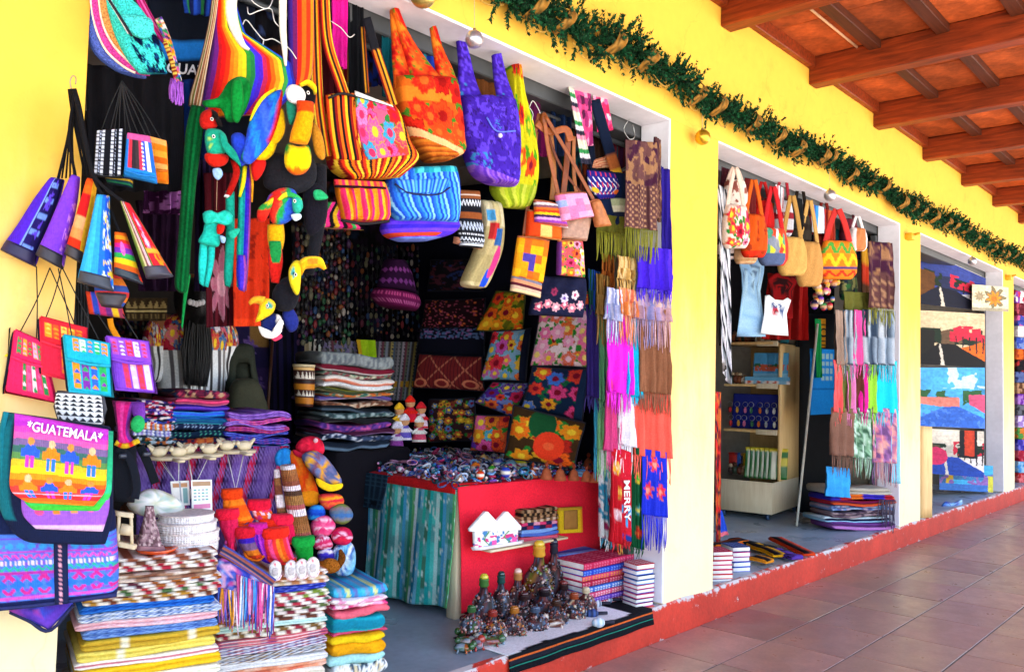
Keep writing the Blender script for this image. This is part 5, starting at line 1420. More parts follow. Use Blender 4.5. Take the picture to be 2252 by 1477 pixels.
# ================================================================== RAINBOW HAMMOCK AND TOYS
hp = Pl(560,110,.10,22)
hc = stripes(['#5a2c78','#7a2c8c','#c81e28','#e81c1c','#f03c14','#f8801c','#f89c20','#f8c828','#ffe028','#3c9c3c','#2c8c50','#4a3ce0','#5a30d0','#c83060','#f03020','#f87018','#f8a828','#ffd830','#40a050','#2850d0','#302c98'],21)
thing('rainbow_hammock','rainbow striped hammock chair of woven cloth hanging in the doorway','hammock',
  [('seat',loft(hp,[(476,-50,516,-40),(474,0,518,10),(468,60,540,80),(462,110,640,140),(454,160,650,185),(442,215,640,215),(436,260,600,250)],.05,hc,120,50,power=4,wr=.008,curve=False),'cloth'),
  ('edge_roll',loft(hp,[(470,-50,486,-50),(460,40,474,50),(440,130,458,140),(418,205,446,215),(414,232,440,242)],.05,stripes(['#8c5a3c','#e8d0a8','#b07850','#6a7830','#f0d8c0','#a06848'],12,'u'),20,30,off=.02),'cloth'),
  ('rim',strap(hp,[(518,-40),(508,10),(514,55),(532,96),(548,110)],[20,26,24,14,5],mottled(flat('#f2ecd8'),.08,8),th=.012,off=.03),'cloth'),
  ('rim',strap(hp,[(622,-40),(622,60),(626,110),(628,145)],[18,16,12,5],mottled(flat('#f2ecdc'),.08,8),th=.012,off=.03),'cloth'),
  ('side_panel',loft(hp,[(632,-50,690,-50),(634,80,690,90),(636,160,684,170),(640,200,660,205)],.03,stripes(['#4a2c90','#7a2468','#e82c1c','#f8701c','#f0401c','#f89020'],6),30,30,off=-.02),'cloth')])
thing('wire_string','white wire with tiny bulbs tangled in the hammock opening','wire',
  [(None,join([ptube(hp,q,.0022,'#f2efe8',5,20,off=.015) for q in ([(540,-20),(560,8),(590,18),(606,-20)],[(544,16),(548,32),(570,24),(596,20),(604,48),(622,66)],[(528,72),(540,44),(560,66),(580,88),(600,86),(624,100)],[(580,88),(578,104),(582,118)],[(626,98),(640,112),(652,130)])]),'wire')])
thing('tan_cloth','dim brown and blue cloth behind the wire string','textile',[(None,quad_sheet(Pl(580,60,.35,10),(520,-40),(640,-40),(530,160),(640,160),over(mottled(flat('#14121a'),.4,6),(lambda u,v: (v > .7) & (u > .3),'#4a2a1c'),(lambda u,v: fbm(u * 7,v * 9,3) > .66,'#3c4c78')),24,24,3,.015),'cloth')])
tp_ = Pl(560,320,-.02,26)
def F(rows,th,col,off=0.0,nu=14,nv=16,power=2.2,cap=.5):
 return loft(tp_,rows,th,col,nu,nv,power=power,off=off,cap=cap)
def O(pts,th,col,off=0.0,**k):
 return outline(tp_,pts,th,col,off=off,**k)
thing('quetzal_toy','green stuffed quetzal bird with a very long dark green tail','soft toy',
  [('wing',O([(446,222),(480,214),(502,180),(530,168),(552,184),(548,222),(528,262),(500,268),(486,240),(452,236)],.05,stripes(['#0f8c3c','#14a048','#0c7a34'],9,skew=.4),.05,ctr=(515,215)),'felt'),
  ('wing',O([(512,180),(530,176),(536,226),(526,268),(512,262),(508,220)],.05,'#12943f',.08),'felt'),
  ('head',O([(442,250),(462,240),(480,252),(478,278),(456,286),(440,276)],.07,over(flat('#c82820'),(lambda u,v: (u > .6) & (v < .5),'#201818')),.05),'felt'),
  ('beak',O([(470,252),(486,264),(490,280),(478,276)],.02,'#241c1c',.09,smooth=False),'felt'),
  ('tail',F([(420,232,452,236),(408,290,446,300),(400,400,432,404),(392,520,422,524),(384,620,414,632),(392,642,404,645)],.03,stripes(['#0a5c30','#0c6c38','#0a5028','#0e7840'],6),.0,20,40),'felt'),
  ('tail_feather',F([(408,600,420,604),(402,660,410,662),(398,720,402,722)],.012,'#1a9a50',.0,8,16),'felt')],'stuffed bird toys')
thing('parrot_toy','teal and red stuffed parrot under the green quetzal','soft toy',
  [('body',O([(452,288),(480,284),(498,300),(500,330),(482,342),(456,336)],.09,over(flat('#28b090'),*[(lambda u,v,a=a: (np.abs(np.arctan2(v - .5,u - .3) - a) < .12) & (np.hypot(u - .3,v - .5) < .25),'#c0e860') for a in (-2,-1.2,-.4,.4,1.2,2)]),.07),'felt'),
  ('belly',O([(452,338),(478,334),(502,344),(496,362),(470,368),(452,354)],.08,'#e03020',.07),'felt'),
  ('wing',O([(484,290),(500,312),(520,336),(530,366),(518,356),(498,338),(486,318)],.02,'#20a088',.12),'felt'),
  ('foot',O([(468,372),(484,370),(490,384),(480,396),(470,388)],.02,'#a8c8f0',.1),'felt'),
  ('leg',F([(506,352,522,356),(512,380,528,382),(498,420,512,424),(492,432,500,436)],.02,over(flat('#b82018'),(lambda u,v: v > .85,'#f8f8f8')),.04),'felt')],'stuffed bird toys')
thing('macaw_toy','large stuffed macaw with a blue wing edged in red and yellow','soft toy',
  [('wing',O([(612,198),(622,206),(614,260),(596,310),(568,345),(548,362),(530,350),(538,320),(548,270),(576,218)],.05,over(stripes(['#2c8cd8','#3060d8','#4870e8','#3458d0'],6,skew=-.4),(lambda u,v: u + .45 * v > .98,'#d82c20'),(lambda u,v: u + .25 * v < .26,'#2cb0a0')),.08),'felt'),
  ('wing_edge',strap(tp_,[(606,196),(580,214),(562,240),(550,266)],[5,9,9,4],'#e8d82c',th=.02,off=.09),'felt'),
  ('body',O([(556,330),(588,290),(610,290),(606,330),(586,352),(560,352)],.10,'#f8d014',.03),'felt'),
  ('belly',O([(556,348),(584,352),(580,378),(562,398),(552,378)],.08,'#e02820',.03),'felt'),
  ('shoulder',O([(508,300),(528,292),(546,312),(546,350),(530,366),(514,340)],.06,'#3452d0',.05),'felt'),
  ('tail',F([(526,362,552,366),(524,450,552,450),(520,560,548,560),(520,630,542,640)],.03,stripes(['#20a898','#28b8a8','#1c98a0','#3a30c8','#5a38d0','#c058b0'],6),.0,24,30),'felt'),
  ('tail_feather',F([(534,365,544,366),(530,400,540,402),(524,432,530,434)],.012,'#f0e828',.03,8,10),'felt'),
  ('tail_feather',F([(546,350,556,352),(552,400,558,402),(552,444,556,445)],.012,'#f8a820',.03,8,10),'felt')],'stuffed bird toys')
thing('toucan_toy','large stuffed toucan with a white cheek, orange tipped beak and yellow breast','soft toy',
  [('cheek',O([(628,200),(640,186),(660,190),(672,206),(668,226),(650,230),(634,222)],.08,'#fafafa',.10),'felt'),
  ('head',O([(655,188),(676,184),(694,204),(690,232),(668,240),(656,222)],.10,'#15141a',.06),'felt'),
  ('crest',strap(tp_,[(660,188),(676,182),(690,192),(694,206)],[5,10,9,4],'#f8d820',th=.03,off=.12),'felt'),
  ('beak',F([(652,222,690,226),(652,250,690,254),(640,290,684,298),(636,312,676,318)],[.06,.07,.07,.05],over(mottled(flat('#f8a810'),.06,5),(lambda u,v: v < .32,'#e05018')),.14,20,24),'felt'),
  ('neck',O([(630,222),(650,232),(652,256),(640,276),(632,256)],.06,'#2a8a70',.09),'felt'),
  ('breast',O([(630,318),(656,322),(680,322),(684,360),(668,382),(644,384),(626,362)],.10,over(flat('#fcd814'),(lambda u,v: (np.abs(u - .5) > .52 - .5 * (.45 - v)) & (v < .45),'#2a9a40'),(lambda u,v: v > .78,'#f07818')),.08),'felt'),
  ('body',O([(590,340),(640,340),(690,350),(694,400),(660,425),(600,420),(578,400)],.10,'#2a2a30',-.02),'felt'),
  ('wing',O([(596,252),(622,240),(626,290),(606,318),(590,300)],.05,'#f8c418',.06),'felt'),
  ('side',O([(686,270),(706,290),(716,340),(706,352),(690,330)],.05,'#c88a2a',.02),'felt'),
  ('tail',F([(690,360,718,364),(688,420,718,424),(684,500,712,510),(668,600,690,606)],.05,'#24242a',-.04),'felt')],'stuffed bird toys')
thing('parrot_toy','turquoise stuffed parrot with ragged wings hanging by a thread','soft toy',
  [('wing',O([(446,470),(462,462),(478,468),(496,462),(512,474),(508,492),(490,496),(472,490),(452,494)],.04,stripes(['#30d8c0','#28c8b0','#40e0c8'],9,skew=.3),.06),'felt'),
  ('body',O([(452,490),(478,488),(484,520),(480,542),(458,540),(436,532),(446,510)],.07,'#2ccdb8',.04),'felt'),
  ('face',O([(478,494),(494,496),(490,512),(478,514)],.04,'#d82c1c',.08),'felt'),
  ('foot',O([(484,518),(496,522),(494,534),(486,532)],.02,'#a8c8f0',.08),'felt'),
  ('wing',O([(502,510),(520,502),(528,506),(518,522),(508,524)],.02,'#30c0a0',.06),'felt'),
  ('tail',F([(440,530,458,534),(436,580,456,582),(438,622,448,630)],.02,'#34dcd0',.03,10,14),'felt'),
  ('tail',F([(458,532,474,534),(456,580,470,582),(448,628,458,632)],.02,'#2cd0c4',.035,10,14),'felt'),
  ('string',ptube(tp_,[(478,380),(476,462)],.0012,'#c8a080',4,2,off=.05),'cord')],'stuffed bird toys')
thing('macaw_toy','teal and violet tails of another stuffed macaw hanging lower','soft toy',
  [('tail',F([(496,420,516,422),(496,520,516,522),(492,600,512,606),(494,628,506,632)],.03,'#1fa890',.02,12,20),'felt'),
  ('tail',F([(522,560,540,562),(520,600,544,604),(524,636,538,642)],.03,stripes(['#3c38d0','#5a40d8','#b058b0'],3),.04,12,14),'felt')],'stuffed bird toys')
thing('macaw_toy','small stuffed macaw in blue, red and green with a yellow and red tail','soft toy',
  [('back',O([(586,440),(610,416),(640,414),(654,430),(650,470),(626,492),(596,488)],.09,over(stripes(['#3858d0','#e03028','#e84030','#30a858','#3868d8'],5,skew=.35)),.05),'felt'),
  ('wing',O([(568,458),(590,440),(602,436),(592,470),(580,488),(566,482)],.04,stripes(['#e8d028','#38a048','#e03828','#d82c20'],4,'v'),.09),'felt'),
  ('crest',strap(tp_,[(612,440),(630,428),(650,432),(662,440)],[6,12,10,5],stripes(['#f0d830','#38a858','#40b868'],3,'v'),th=.02,off=.10),'felt'),
  ('face',O([(644,434),(662,436),(666,456),(656,470),(644,462)],.06,'#38b8a0',.09),'felt'),
  ('foot',O([(640,472),(660,470),(662,480),(648,486)],.02,'#d8e8f4',.1),'felt'),
  ('rump',F([(588,494,624,492),(588,524,626,524),(592,548,622,548)],.05,'#f8b418',.04,12,10),'felt'),
  ('tail',F([(592,530,618,530),(590,575,622,575),(596,620,614,624)],.03,over(flat('#e02c24'),(lambda u,v: (v < .55) & (np.abs(u - .5) < .4 - .5 * v + .15),'#2a9a50')),.06,20,24),'felt')],'stuffed bird toys')
thing('toucan_toy','black stuffed toucan with a big yellow face and a long curved beak','soft toy',
  [('body',O([(600,640),(622,612),(650,608),(660,640),(646,680),(618,684),(600,670)],.12,'#22222a',.03),'felt'),
  ('wing',O([(620,690),(640,676),(656,700),(652,724),(634,728)],.05,'#2c3888',.03),'felt'),
  ('face',O([(636,590),(650,572),(664,580),(662,610),(658,644),(648,646),(636,618)],.08,over(flat('#f4e02c'),(disc(.35,.35,.16),'#58b8b0'),(disc(.35,.35,.08),'#182028')),.11),'felt'),
  ('beak',loft(tp_,[(652,580,664,606),(668,566,672,592),(690,563,690,590),(708,568,700,588),(718,590,712,594)],[.06,.07,.06,.04,.02],over(flat('#f8b820'),(lambda u,v: (u < .35),'#fcd830'),(lambda u,v: (v > .3) & (v < .6) & (np.abs(u - .5) < .2),'#f0902c')),14,20,off=.12),'felt')],'stuffed bird toys')
thing('toucan_toy','small stuffed toucan with a navy back and a white belly','soft toy',
  [('beak',loft(tp_,[(584,652,576,674),(568,650,566,668),(554,654,556,668),(546,664,550,672)],[.05,.05,.04,.02],'#f8b030',12,14,off=.14),'felt'),
  ('face',O([(574,660),(592,656),(606,668),(600,688),(582,700),(562,708),(568,686)],.07,over(flat('#fcd828'),(disc(.7,.3,.15),'#48b0a8')),.12),'felt'),
  ('body',O([(574,702),(596,690),(616,694),(622,720),(606,738),(580,734)],.08,over(flat('#243070'),(lambda u,v: u > .72,'#f0e8e0')),.09),'felt'),
  ('belly',O([(568,716),(582,728),(602,736),(624,712),(616,700),(620,728),(600,744),(576,738)],.03,'#fbf8f4',.13,ctr=(598,728)),'felt'),
  ('foot',O([(596,740),(616,734),(620,742),(604,750)],.02,'#e8486c',.12),'felt')],'stuffed bird toys')
thing('toucan_toy','dark stuffed toucan with a green collar half hidden by the striped tote','soft toy',
  [('body',O([(668,420),(700,400),(720,430),(716,490),(690,520),(670,500)],.08,'#22202a',-.04),'felt'),
  ('collar',O([(690,420),(706,418),(722,434),(708,440),(692,438)],.03,'#34b878',.04),'felt')],'stuffed bird toys')
for x,y,of,nm in [(466,262,.10,'quetzal'),(650,604,.17,'large toucan'),(588,672,.17,'small toucan'),(648,442,.14,'small macaw'),(678,204,.13,'white cheeked toucan'),(470,300,.13,'teal parrot')]:
 own = [o_ for o_ in bpy.data.objects if o_.get('category') == 'soft toy' and o_.children]
 c_ = tp_.at(x,y,of)
 o_ = min(own,key=lambda q_: min((Vector(c_) - (Vector(q_.location) + v_.co)).length for ch_ in q_.children for v_ in list(ch_.data.vertices)[::9]))
 obj('eye',ball(c_,.0065,'#f4f2ea',8,(1,.5,1)),'gloss',o_)
 obj('pupil',ball(tp_.at(x,y,of + .003),.0036,'#0c0c10',8,(1,.6,1)),'gloss',o_)
# ================================================================== BAGS UNDER THE LINTEL
def hbag(label,px,Y,a,rows,th,col,straps=(),flap=None,extra=(),name='shoulder_bag',cat='bag',group='cloth bags hung under the lintel',power=3.0,nu=60,nv=60,mat='cloth',off=0.0,wr=.011):
 pl = Pl(*px,Y,a)
 parts = [('body',loft(pl,rows,th,col,nu,nv,power=power,off=off,wr=wr),mat)]
 for s in straps:
  pts,w,sc = s[:3]
  parts.append(('strap',strap(pl,pts,w,sc,th=s[4] if len(s) > 4 else .006,off=s[3] if len(s) > 3 else 0),mat))
 for e in extra:
  parts.append(e(pl))
 return thing(name,label,cat,parts,group)
ST = ['#8c1c1c','#e8401c','#f8c028','#28181c','#f07818','#a81c20','#f8d040']
tote = Pl(810,300,.05,20)
panel = floral('#e86a8c',['#f060a8','#e82c28','#28b0d8','#f05038','#f08cc8','#f04a68'],15,(.14,.19),23,.9,hearts=('#c81c40','#f0d040','#e83c6c'),leaf='#3c9048',petals=5)
thing('tote_bag','large red, yellow and black striped tote bag with an embroidered flower panel','bag',
  [('body',loft(tote,[(716,208,860,232),(714,260,878,262),(720,320,896,310),(726,366,916,352),(770,398,880,390)],.14,stripes(ST,30,skew=.25),110,70,power=4,wr=.006),'cloth'),
  ('panel',loft(tote,[(780,200,862,232),(782,250,876,256),(792,310,890,300),(808,352,900,340)],.02,over(panel,(lambda u,v: v < .08,'#f4f0e8'),(lambda u,v: (v > .08) & (v < .11),'#1c1418')),100,90,power=6,off=.07),'cloth'),
  ('gusset',loft(tote,[(716,210,782,205),(720,260,784,255),(726,310,792,312),(734,350,800,356)],.03,stripes(['#e8501c','#f8c830','#1c1418','#a02018','#f88020','#1c1418'],12),60,40,off=.06),'cloth'),
  ('strap',strap(tote,[(690,-40),(694,120),(700,230),(716,345)],26,stripes(ST[::-1],7),th=.012,off=.04),'cloth'),
  ('strap',strap(tote,[(712,-30),(720,90),(748,180),(776,260)],24,stripes(ST,7),th=.012,off=.05),'cloth'),
  ('strap',strap(tote,[(806,40),(826,110),(846,170),(866,232)],20,over(stripes(['#8c2018','#f08828','#1c1418','#e8b030','#a02820'],5),(lambda u,v: v < .35,'#202028')),th=.012,off=-.02),'cloth'),
  ('strap',strap(tote,[(796,60),(802,150),(806,205)],14,stripes(['#1c1820','#d0901c','#1c1820','#b05818'],4),th=.01,off=-.06),'cloth'),
  ('binding',ptube(tote,[(722,216),(750,206),(782,212)],.005,'#1a1418',off=.085),'cord')],'cloth bags hung under the lintel')
hbag('pink and orange striped satchel hanging under the flowered tote',(790,440),.06,18,[(734,396,846,402),(740,430,854,432),(748,468,858,470),(752,486,852,488)],.08,stripes(['#f0901c','#e83060','#f03878','#f8b82c','#f06028','#e82c80','#f0a020'],21),extra=(lambda pl: ('flap',loft(pl,[(734,394,846,400),(736,412,850,416)],.02,over(stripes(['#e83c4c','#f07830','#e82c70','#f8a830'],16),(lambda u,v: v > .75,'#2c1020')),50,10,power=5,off=.045),'cloth'),lambda pl: ('binding',ptube(pl,[(750,484),(800,492),(856,486)],.006,'#1c1018',off=.03),'cord')))
hbag('magenta and black striped satchel half hidden behind the stuffed toucan',(720,470),.14,18,[(692,445,770,448),(690,475,768,478),(700,500,800,506)],.08,stripes(['#e82c98','#1c1420','#d82860','#40b060','#e83c8c','#1c1420','#f0c030'],10,skew=.3))
hbag('sky blue striped satchel with a turquoise top',(930,430),.02,16,[(856,372,1000,366),(848,410,1006,400),(850,450,1010,446),(872,484,1006,488)],.12,over(stripes(['#2c78e8','#48a0f8','#1c50c8','#60b8f8','#2868e0','#90d0fa','#2458d0'],30,skew=-.12),(lambda u,v: (v < .16) & (u > .3),stripes(['#28a8b8','#58d0d8','#2090a8'],12))),nu=90,
  extra=(lambda pl: ('flap_edge',ptube(pl,[(868,404),(900,424),(960,428),(990,412)],.004,'#16245c',off=.066),'cord'),lambda pl: ('flap',loft(pl,[(868,396,990,392),(880,424,976,426)],.02,stripes(['#2c70e8','#58b0f8','#1c58d0','#78c0f8'],26),50,12,power=4,off=.06),'cloth')))
hbag('violet folded bag with red and cream stripes under the sky blue satchel',(920,505),.08,14,[(848,478,1004,484),(838,500,1006,500),(848,518,990,516),(880,530,940,530)],.12,over(stripes(['#5a38e0','#6a40e8','#4830d0','#7848e0'],7,'v'),(lambda u,v: (v > .6) & (v < .8) & (u < .75),stripes(['#c84830','#f0d8c0','#a83828'],5,'v')),(lambda u,v: v > .84,'#7a90e8')))
flo = floral(mottled(stripes(['#e8701c','#f08828','#d86018'],7,'v'),.2,7),['#e02c18','#e83c20','#f0501c','#d82418'],15,(.12,.19),31,1.3,hearts=('#a81410','#f07028'),leaf='#4a8c28')
hbag('orange hobo bag embroidered with large red flowers',(940,220),.06,18,[(868,168,1002,176),(872,220,1008,230),(886,280,1016,290),(912,326,1018,335),(940,356,990,352)],.15,over(flo,(lambda u,v: (v > .62 + .30 * u),mottled(stripes(['#c86c20','#a85418','#d8842c'],30,'v'),.25,9)),(lambda u,v: (np.abs(v - .56 - .30 * u) < .05),'#f8c088')),nu=90,nv=90,
  straps=[([(866,10),(874,80),(882,130),(892,190)],[18,26,40,50],flo,.0,.03),([(868,20),(890,80),(918,140),(950,200)],[14,22,44,70],flo,.02,.03),([(952,60),(964,112),(978,160),(988,210)],[12,22,40,50],flo,.0,.03)])
pur = mottled(over(flat('#4a28b0'),(lambda u,v: fbm(u * 14,v * 18,3) > .58,'#6a48e0'),(lambda u,v: fbm(u * 22 + 5,v * 25,7) > .66,'#3a1c80'),(lambda u,v: (u < .35) & (v > .55) & (fbm(u * 30,v * 30,9) > .62),'#3c90c8')),.15,8)
hbag('purple hobo bag with a pearl button on its flap',(1075,260),.08,18,[(1010,210,1130,218),(1014,270,1136,270),(1020,330,1140,330),(1040,380,1138,392),(1080,404,1132,410)],.14,over(pur,(lambda u,v: v > .66 + .22 * u,stripes(['#7a48d0','#8c58d8','#6a38c0','#a070d8'],18,skew=.6))),nu=80,nv=80,
  straps=[([(1012,80),(1022,136),(1028,190),(1040,240)],[18,28,44,60],pur,0,.03),([(1092,120),(1100,170),(1110,210),(1116,245)],[20,28,36,42],pur,0,.03)],
  extra=(lambda pl: ('flap',loft(pl,[(1066,226,1134,232),(1072,262,1136,264),(1092,290,1130,292)],.03,pur,40,24,off=.06),'cloth'),lambda pl: ('flap_edge',ptube(pl,[(1070,258),(1092,288),(1134,288)],.004,'#6a80f0',off=.085),'cord'),lambda pl: ('button',ball(pl.at(1100,298,.09),.011,'#f4eefa',10),'gloss')))
yf = floral(mottled(flat('#d8d020'),.25,6),['#f05818','#e83c20','#58b828','#f07828'],14,(.10,.15),37,2,leaf='#58a820')
hbag('yellow and lime hobo bag with orange flowers behind the purple one',(1130,330),.15,18,[(1116,120,1134,130),(1120,190,1146,205),(1120,260,1164,270),(1110,340,1180,350),(1080,410,1176,420),(1110,456,1160,460)],.12,over(yf,(lambda u,v: v > .78,mottled(stripes(['#b8c830','#98b028','#d0d850'],12,skew=.4),.2,6))),nu=60,nv=80)
# leather strapped pouches
LZ = Pl(1235,380,.04,26)
apx = (1190,248)
thing('leather_strap_bundle','bundle of brown leather straps tied on a hook under the lintel','straps',
  [('strap',join([strap(LZ,q,w,c,th=.006,off=o) for q,w,c,o in [([(1186,250),(1176,300),(1168,400),(1152,520)],9,'#8c4a1c',.02),([(1196,250),(1206,330),(1226,420),(1238,470)],9,'#a8602c',.04),([(1200,256),(1250,340),(1300,430),(1322,470)],8,'#9c5828',.05),([(1180,270),(1210,290),(1244,284),(1256,310)],16,'#a85c24',.03),([(1250,290),(1246,360),(1236,450)],13,'#8c4818',.01),([(1262,300),(1262,380),(1270,440)],8,'#a86830',.0),([(1180,290),(1170,380),(1160,460)],8,'#b06c34',-.01),([(1194,260),(1230,360),(1290,440)],6,'#7c3c14',.0),([(1210,290),(1218,380),(1214,440)],12,'#b87838',-.02)]]),'leather',{'kind': 'stuff'}),
  ('knot',ball(LZ.at(1196,262,.03),.022,'#8c4a1c',10,(1,.8,1.6)),'leather'),
  ('hook',ptube(LZ,[(1164,236),(1172,222),(1184,240),(1190,256)],.0025,'#e8e4dc'),'wire')])
def pouch(label,q,th,col,off,top='#a05828',mat='cloth',name='pouch',power=3):
 rows = quad_rows(*q,n=4)
 R0 = rows[0]
 return thing(name,label,'purse',[('body',loft(LZ,rows,th,col,44,40,power=power,off=off,wr=.003),mat),('top_binding',ptube(LZ,[R0[:2],((R0[0] + R0[2]) / 2,(R0[1] + R0[3]) / 2 - 2),R0[2:]],.005,top,off=off + th * .3),'leather')],'small leather trimmed purses')
pouch('orange pouch with a cream square under the striped clutch',((1160,462),(1232,480),(1156,520),(1234,528)),.07,checks(['#f0601c','#f06820','#f8c878','#e8501c'],3,2,8,False),.03)
pouch('rainbow striped clutch with a lilac zip edge',((1174,440),(1234,452),(1176,488),(1250,502)),.05,stripes(['#b05868','#e8e0e0','#8c6070','#e87830','#e84820','#f8c828','#4a2c5c','#e0a0e0','#9c48b0'],9,'v',skew=.15),.07)
pouch('grey brown suede pouch behind the checked one',((1238,478),(1300,476),(1230,524),(1290,530)),.06,mottled(flat('#b08c78'),.15,4),.02,mat='leather')
pouch('pink and lilac checked pouch with an orange top',((1220,428),(1288,424),(1234,488),(1306,476)),.06,checks(['#f0a8d0','#f488b8','#f0601c','#a8b8f0','#f8b0c8','#e890b0'],4,4,5,False),.09)
pouch('plain tan leather pouch at the end of its strap',((1296,444),(1318,440),(1310,500),(1344,496)),.07,mottled(flat('#c07c48'),.15,3),.06,mat='leather',power=2.2)
pouch('yellow purse with purple and orange squares',((1138,520),(1208,530),(1126,606),(1194,622)),.05,checks(['#fcb81c','#f8a818','#f07028','#a84890','#fcc020','#f0801c','#5848a8'],5,5,12,False),.05)
pouch('striped zip purse hanging below the yellow one',((1126,598),(1192,618),(1122,640),(1188,656)),.05,stripes(['#282430','#8c8898','#e8a078','#6a2838','#d8b8a0','#f0d8a8'],6,'v'),.03)
pouch('pink and orange flowered pouch beside the yellow purse',((1226,530),(1280,530),(1224,604),(1286,610)),.06,over(floral('#f06068',['#f8a8c8','#f87838','#f04a80','#f8d060','#f0f0e0'],14,(.12,.18),41,1.2),(lambda u,v: (u < .1),'#7a3c8c')),.01)
thing('pouch','brown striped wool pouch next to the patchwork bag','purse',[('body',loft(Pl(1035,480,.20,16),[(1004,418,1054,420),(1004,470,1058,474),(1008,520,1064,526),(1012,542,1060,546)],.06,bands([(.06,.08,'line','#f0e0d0',1),(.14,.22,'zig','#e8ecf4',8),(.26,.29,'line','#181820',1),(.31,.40,'line','#a05c30',1),(.44,.56,'zig','#c8d4e8',8),(.6,.63,'dot','#e8ecf4',14),(.68,.78,'zig','#e0e8f4',8),(.82,.85,'dot','#e8ecf4',14),(.88,.96,'line','#d8e0ec',1)],over(flat('#20242e'),(lambda u,v: v < .13,'#9c5c34'))),50,70),'cloth'),
  ('base',loft(Pl(1035,480,.20,16),[(998,520,1060,534),(996,534,1056,548)],.07,'#d89878',12,8,off=-.02),'leather')])
hbag('patchwork bag of cream, blue and red squares',(1075,530),.22,16,[(1056,440,1100,446),(1060,500,1104,504),(1040,560,1096,566),(1016,618,1070,626),(1030,632,1056,634)],.10,over(checks(['#d8c89c','#c8b888','#d0c090','#b8a878','#e0d4b0','#c0b080'],3,4,9,False),(rect(.2,.22,.6,.36),'#c83838'),(rect(.5,.26,.8,.42),'#3c70b0'),(rect(.55,.62,.8,.9),'#2858d8'),(rect(.06,.1,.4,.2),'#58a8d8'),(disc(.75,.55,.14),'#d84890')),group='cloth bags hung under the lintel')
hbag('navy pouch with rows of pink flowers under the pink flowered one',(1220,650),.12,30,[(1176,606,1288,612),(1170,650,1288,656),(1162,692,1282,698)],.08,over(mottled(flat('#1c2040'),.2,8),*flower_list([(.12 + .15 * i,.78 - .08 * (i % 2),.07,['#c84870','#e87890','#f0a0b0'][i % 3],'#f0e0e0') for i in range(6)],.6),*flower_list([(.75,.45,.07,'#e8e8f0','#c05880'),(.35,.4,.06,'#a03860','#602848'),(.55,.55,.07,'#e0d8f0','#7048a0')],.6)))
# blue shoulder bag and its neighbours
hbag('dark blue shoulder bag with a bright woven flap',(1345,400),.06,24,[(1292,372,1376,384),(1296,420,1384,424),(1310,470,1388,470),(1330,500,1380,500)],.11,over(flat('#14284c'),(lambda u,v: (u > .35) & (v > .45) & (v < .78),stripes(['#e8e4c8','#28304a','#d8d8b0','#182440','#c0c8a0'],9,'v'))),nu=50,nv=50,
  straps=[([(1308,220),(1340,330),(1366,410),(1386,470)],24,over(flat('#10203c'),(lambda u,v: (v > .36) & (v < .72),stripes(['#58b0e0','#e8e0d0','#b06838','#f0c030','#e87828','#2c4a80'],6,'v'))),.03,.012),([(1290,230),(1302,340),(1304,390)],14,'#12203a',-.02,.012)],
  extra=(lambda pl: ('flap',loft(pl,[(1290,374,1354,382),(1296,412,1362,414),(1318,438,1350,436)],.03,over(mottled(flat('#2c2c90'),.15,6),(lambda u,v: (np.abs(np.sin((u * 3 + .3 * np.sin(v * 9)) * 6.28)) > .93) & (v > .2) & (v < .8),'#f0f0f8'),(lambda u,v: (np.abs(np.sin((u * 3 + .5) * 6.28)) > .95) & (np.sin(v * 19) > .1),'#e04858'),(disc(.12,.62,.12),'#e8c030'),(disc(.9,.7,.12),'#f07828')),50,30,off=.055),'cloth'),
   lambda pl: ('inner',loft(pl,[(1304,352,1336,342),(1298,372,1342,368)],.02,stripes(['#f0c8a0','#d87850','#e8b090','#c86848'],8,'v',skew=.2),20,10,off=-.02),'cloth')))
drop('pink flowered sash hanging at the end of the lintel',((1300,190),(1334,205),(1312,292),(1348,286)),mosaic(['#f0609c','#f8a8c8','#e83c78','#f8d0d8','#c83060'],5,7,3),.10,20,nm='sash',folds=1)
drop('faded pink and purple flowered sash beside the leather straps',((1250,190),(1300,205),(1270,318),(1304,320)),mosaic(['#e85898','#a83878','#f0a0c0','#5a2048','#d84880'],6,8,5),.13,20,nm='sash',folds=1)
drop('narrow green and white striped sash',((1250,190),(1262,195),(1276,360),(1300,360)),stripes(['#e8e8d8','#48a060','#f0e8f0','#3c3c50','#e8a0b8','#e0e0d0'],16,'v'),.11,20,nm='sash',folds=1)
# dim cloths hanging further in, under the ceiling
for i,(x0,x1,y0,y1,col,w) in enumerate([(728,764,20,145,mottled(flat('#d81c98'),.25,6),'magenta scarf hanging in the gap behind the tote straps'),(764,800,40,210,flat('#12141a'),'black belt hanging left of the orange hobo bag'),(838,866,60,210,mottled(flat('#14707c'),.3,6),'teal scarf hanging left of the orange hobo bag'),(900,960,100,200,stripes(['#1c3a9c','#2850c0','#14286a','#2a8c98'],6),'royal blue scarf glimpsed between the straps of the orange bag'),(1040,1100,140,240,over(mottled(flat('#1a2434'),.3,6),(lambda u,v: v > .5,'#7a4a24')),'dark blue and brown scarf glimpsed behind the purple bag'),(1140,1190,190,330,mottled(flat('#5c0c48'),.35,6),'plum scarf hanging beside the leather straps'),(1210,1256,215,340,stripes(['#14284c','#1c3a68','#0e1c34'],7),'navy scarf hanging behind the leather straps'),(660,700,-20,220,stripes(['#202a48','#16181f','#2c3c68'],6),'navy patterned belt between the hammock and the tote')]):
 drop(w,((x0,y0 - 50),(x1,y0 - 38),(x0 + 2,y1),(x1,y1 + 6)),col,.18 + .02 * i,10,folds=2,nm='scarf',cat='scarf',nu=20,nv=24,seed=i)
thing('hanging_rail','dark steel rail under the shutter housing from which the bags hang','rail',[(None,tube(np.array([[1.0,.30,2.88],[4.18,.30,2.88]]),.014,'#3a3a3c',10),'grey_steel')])
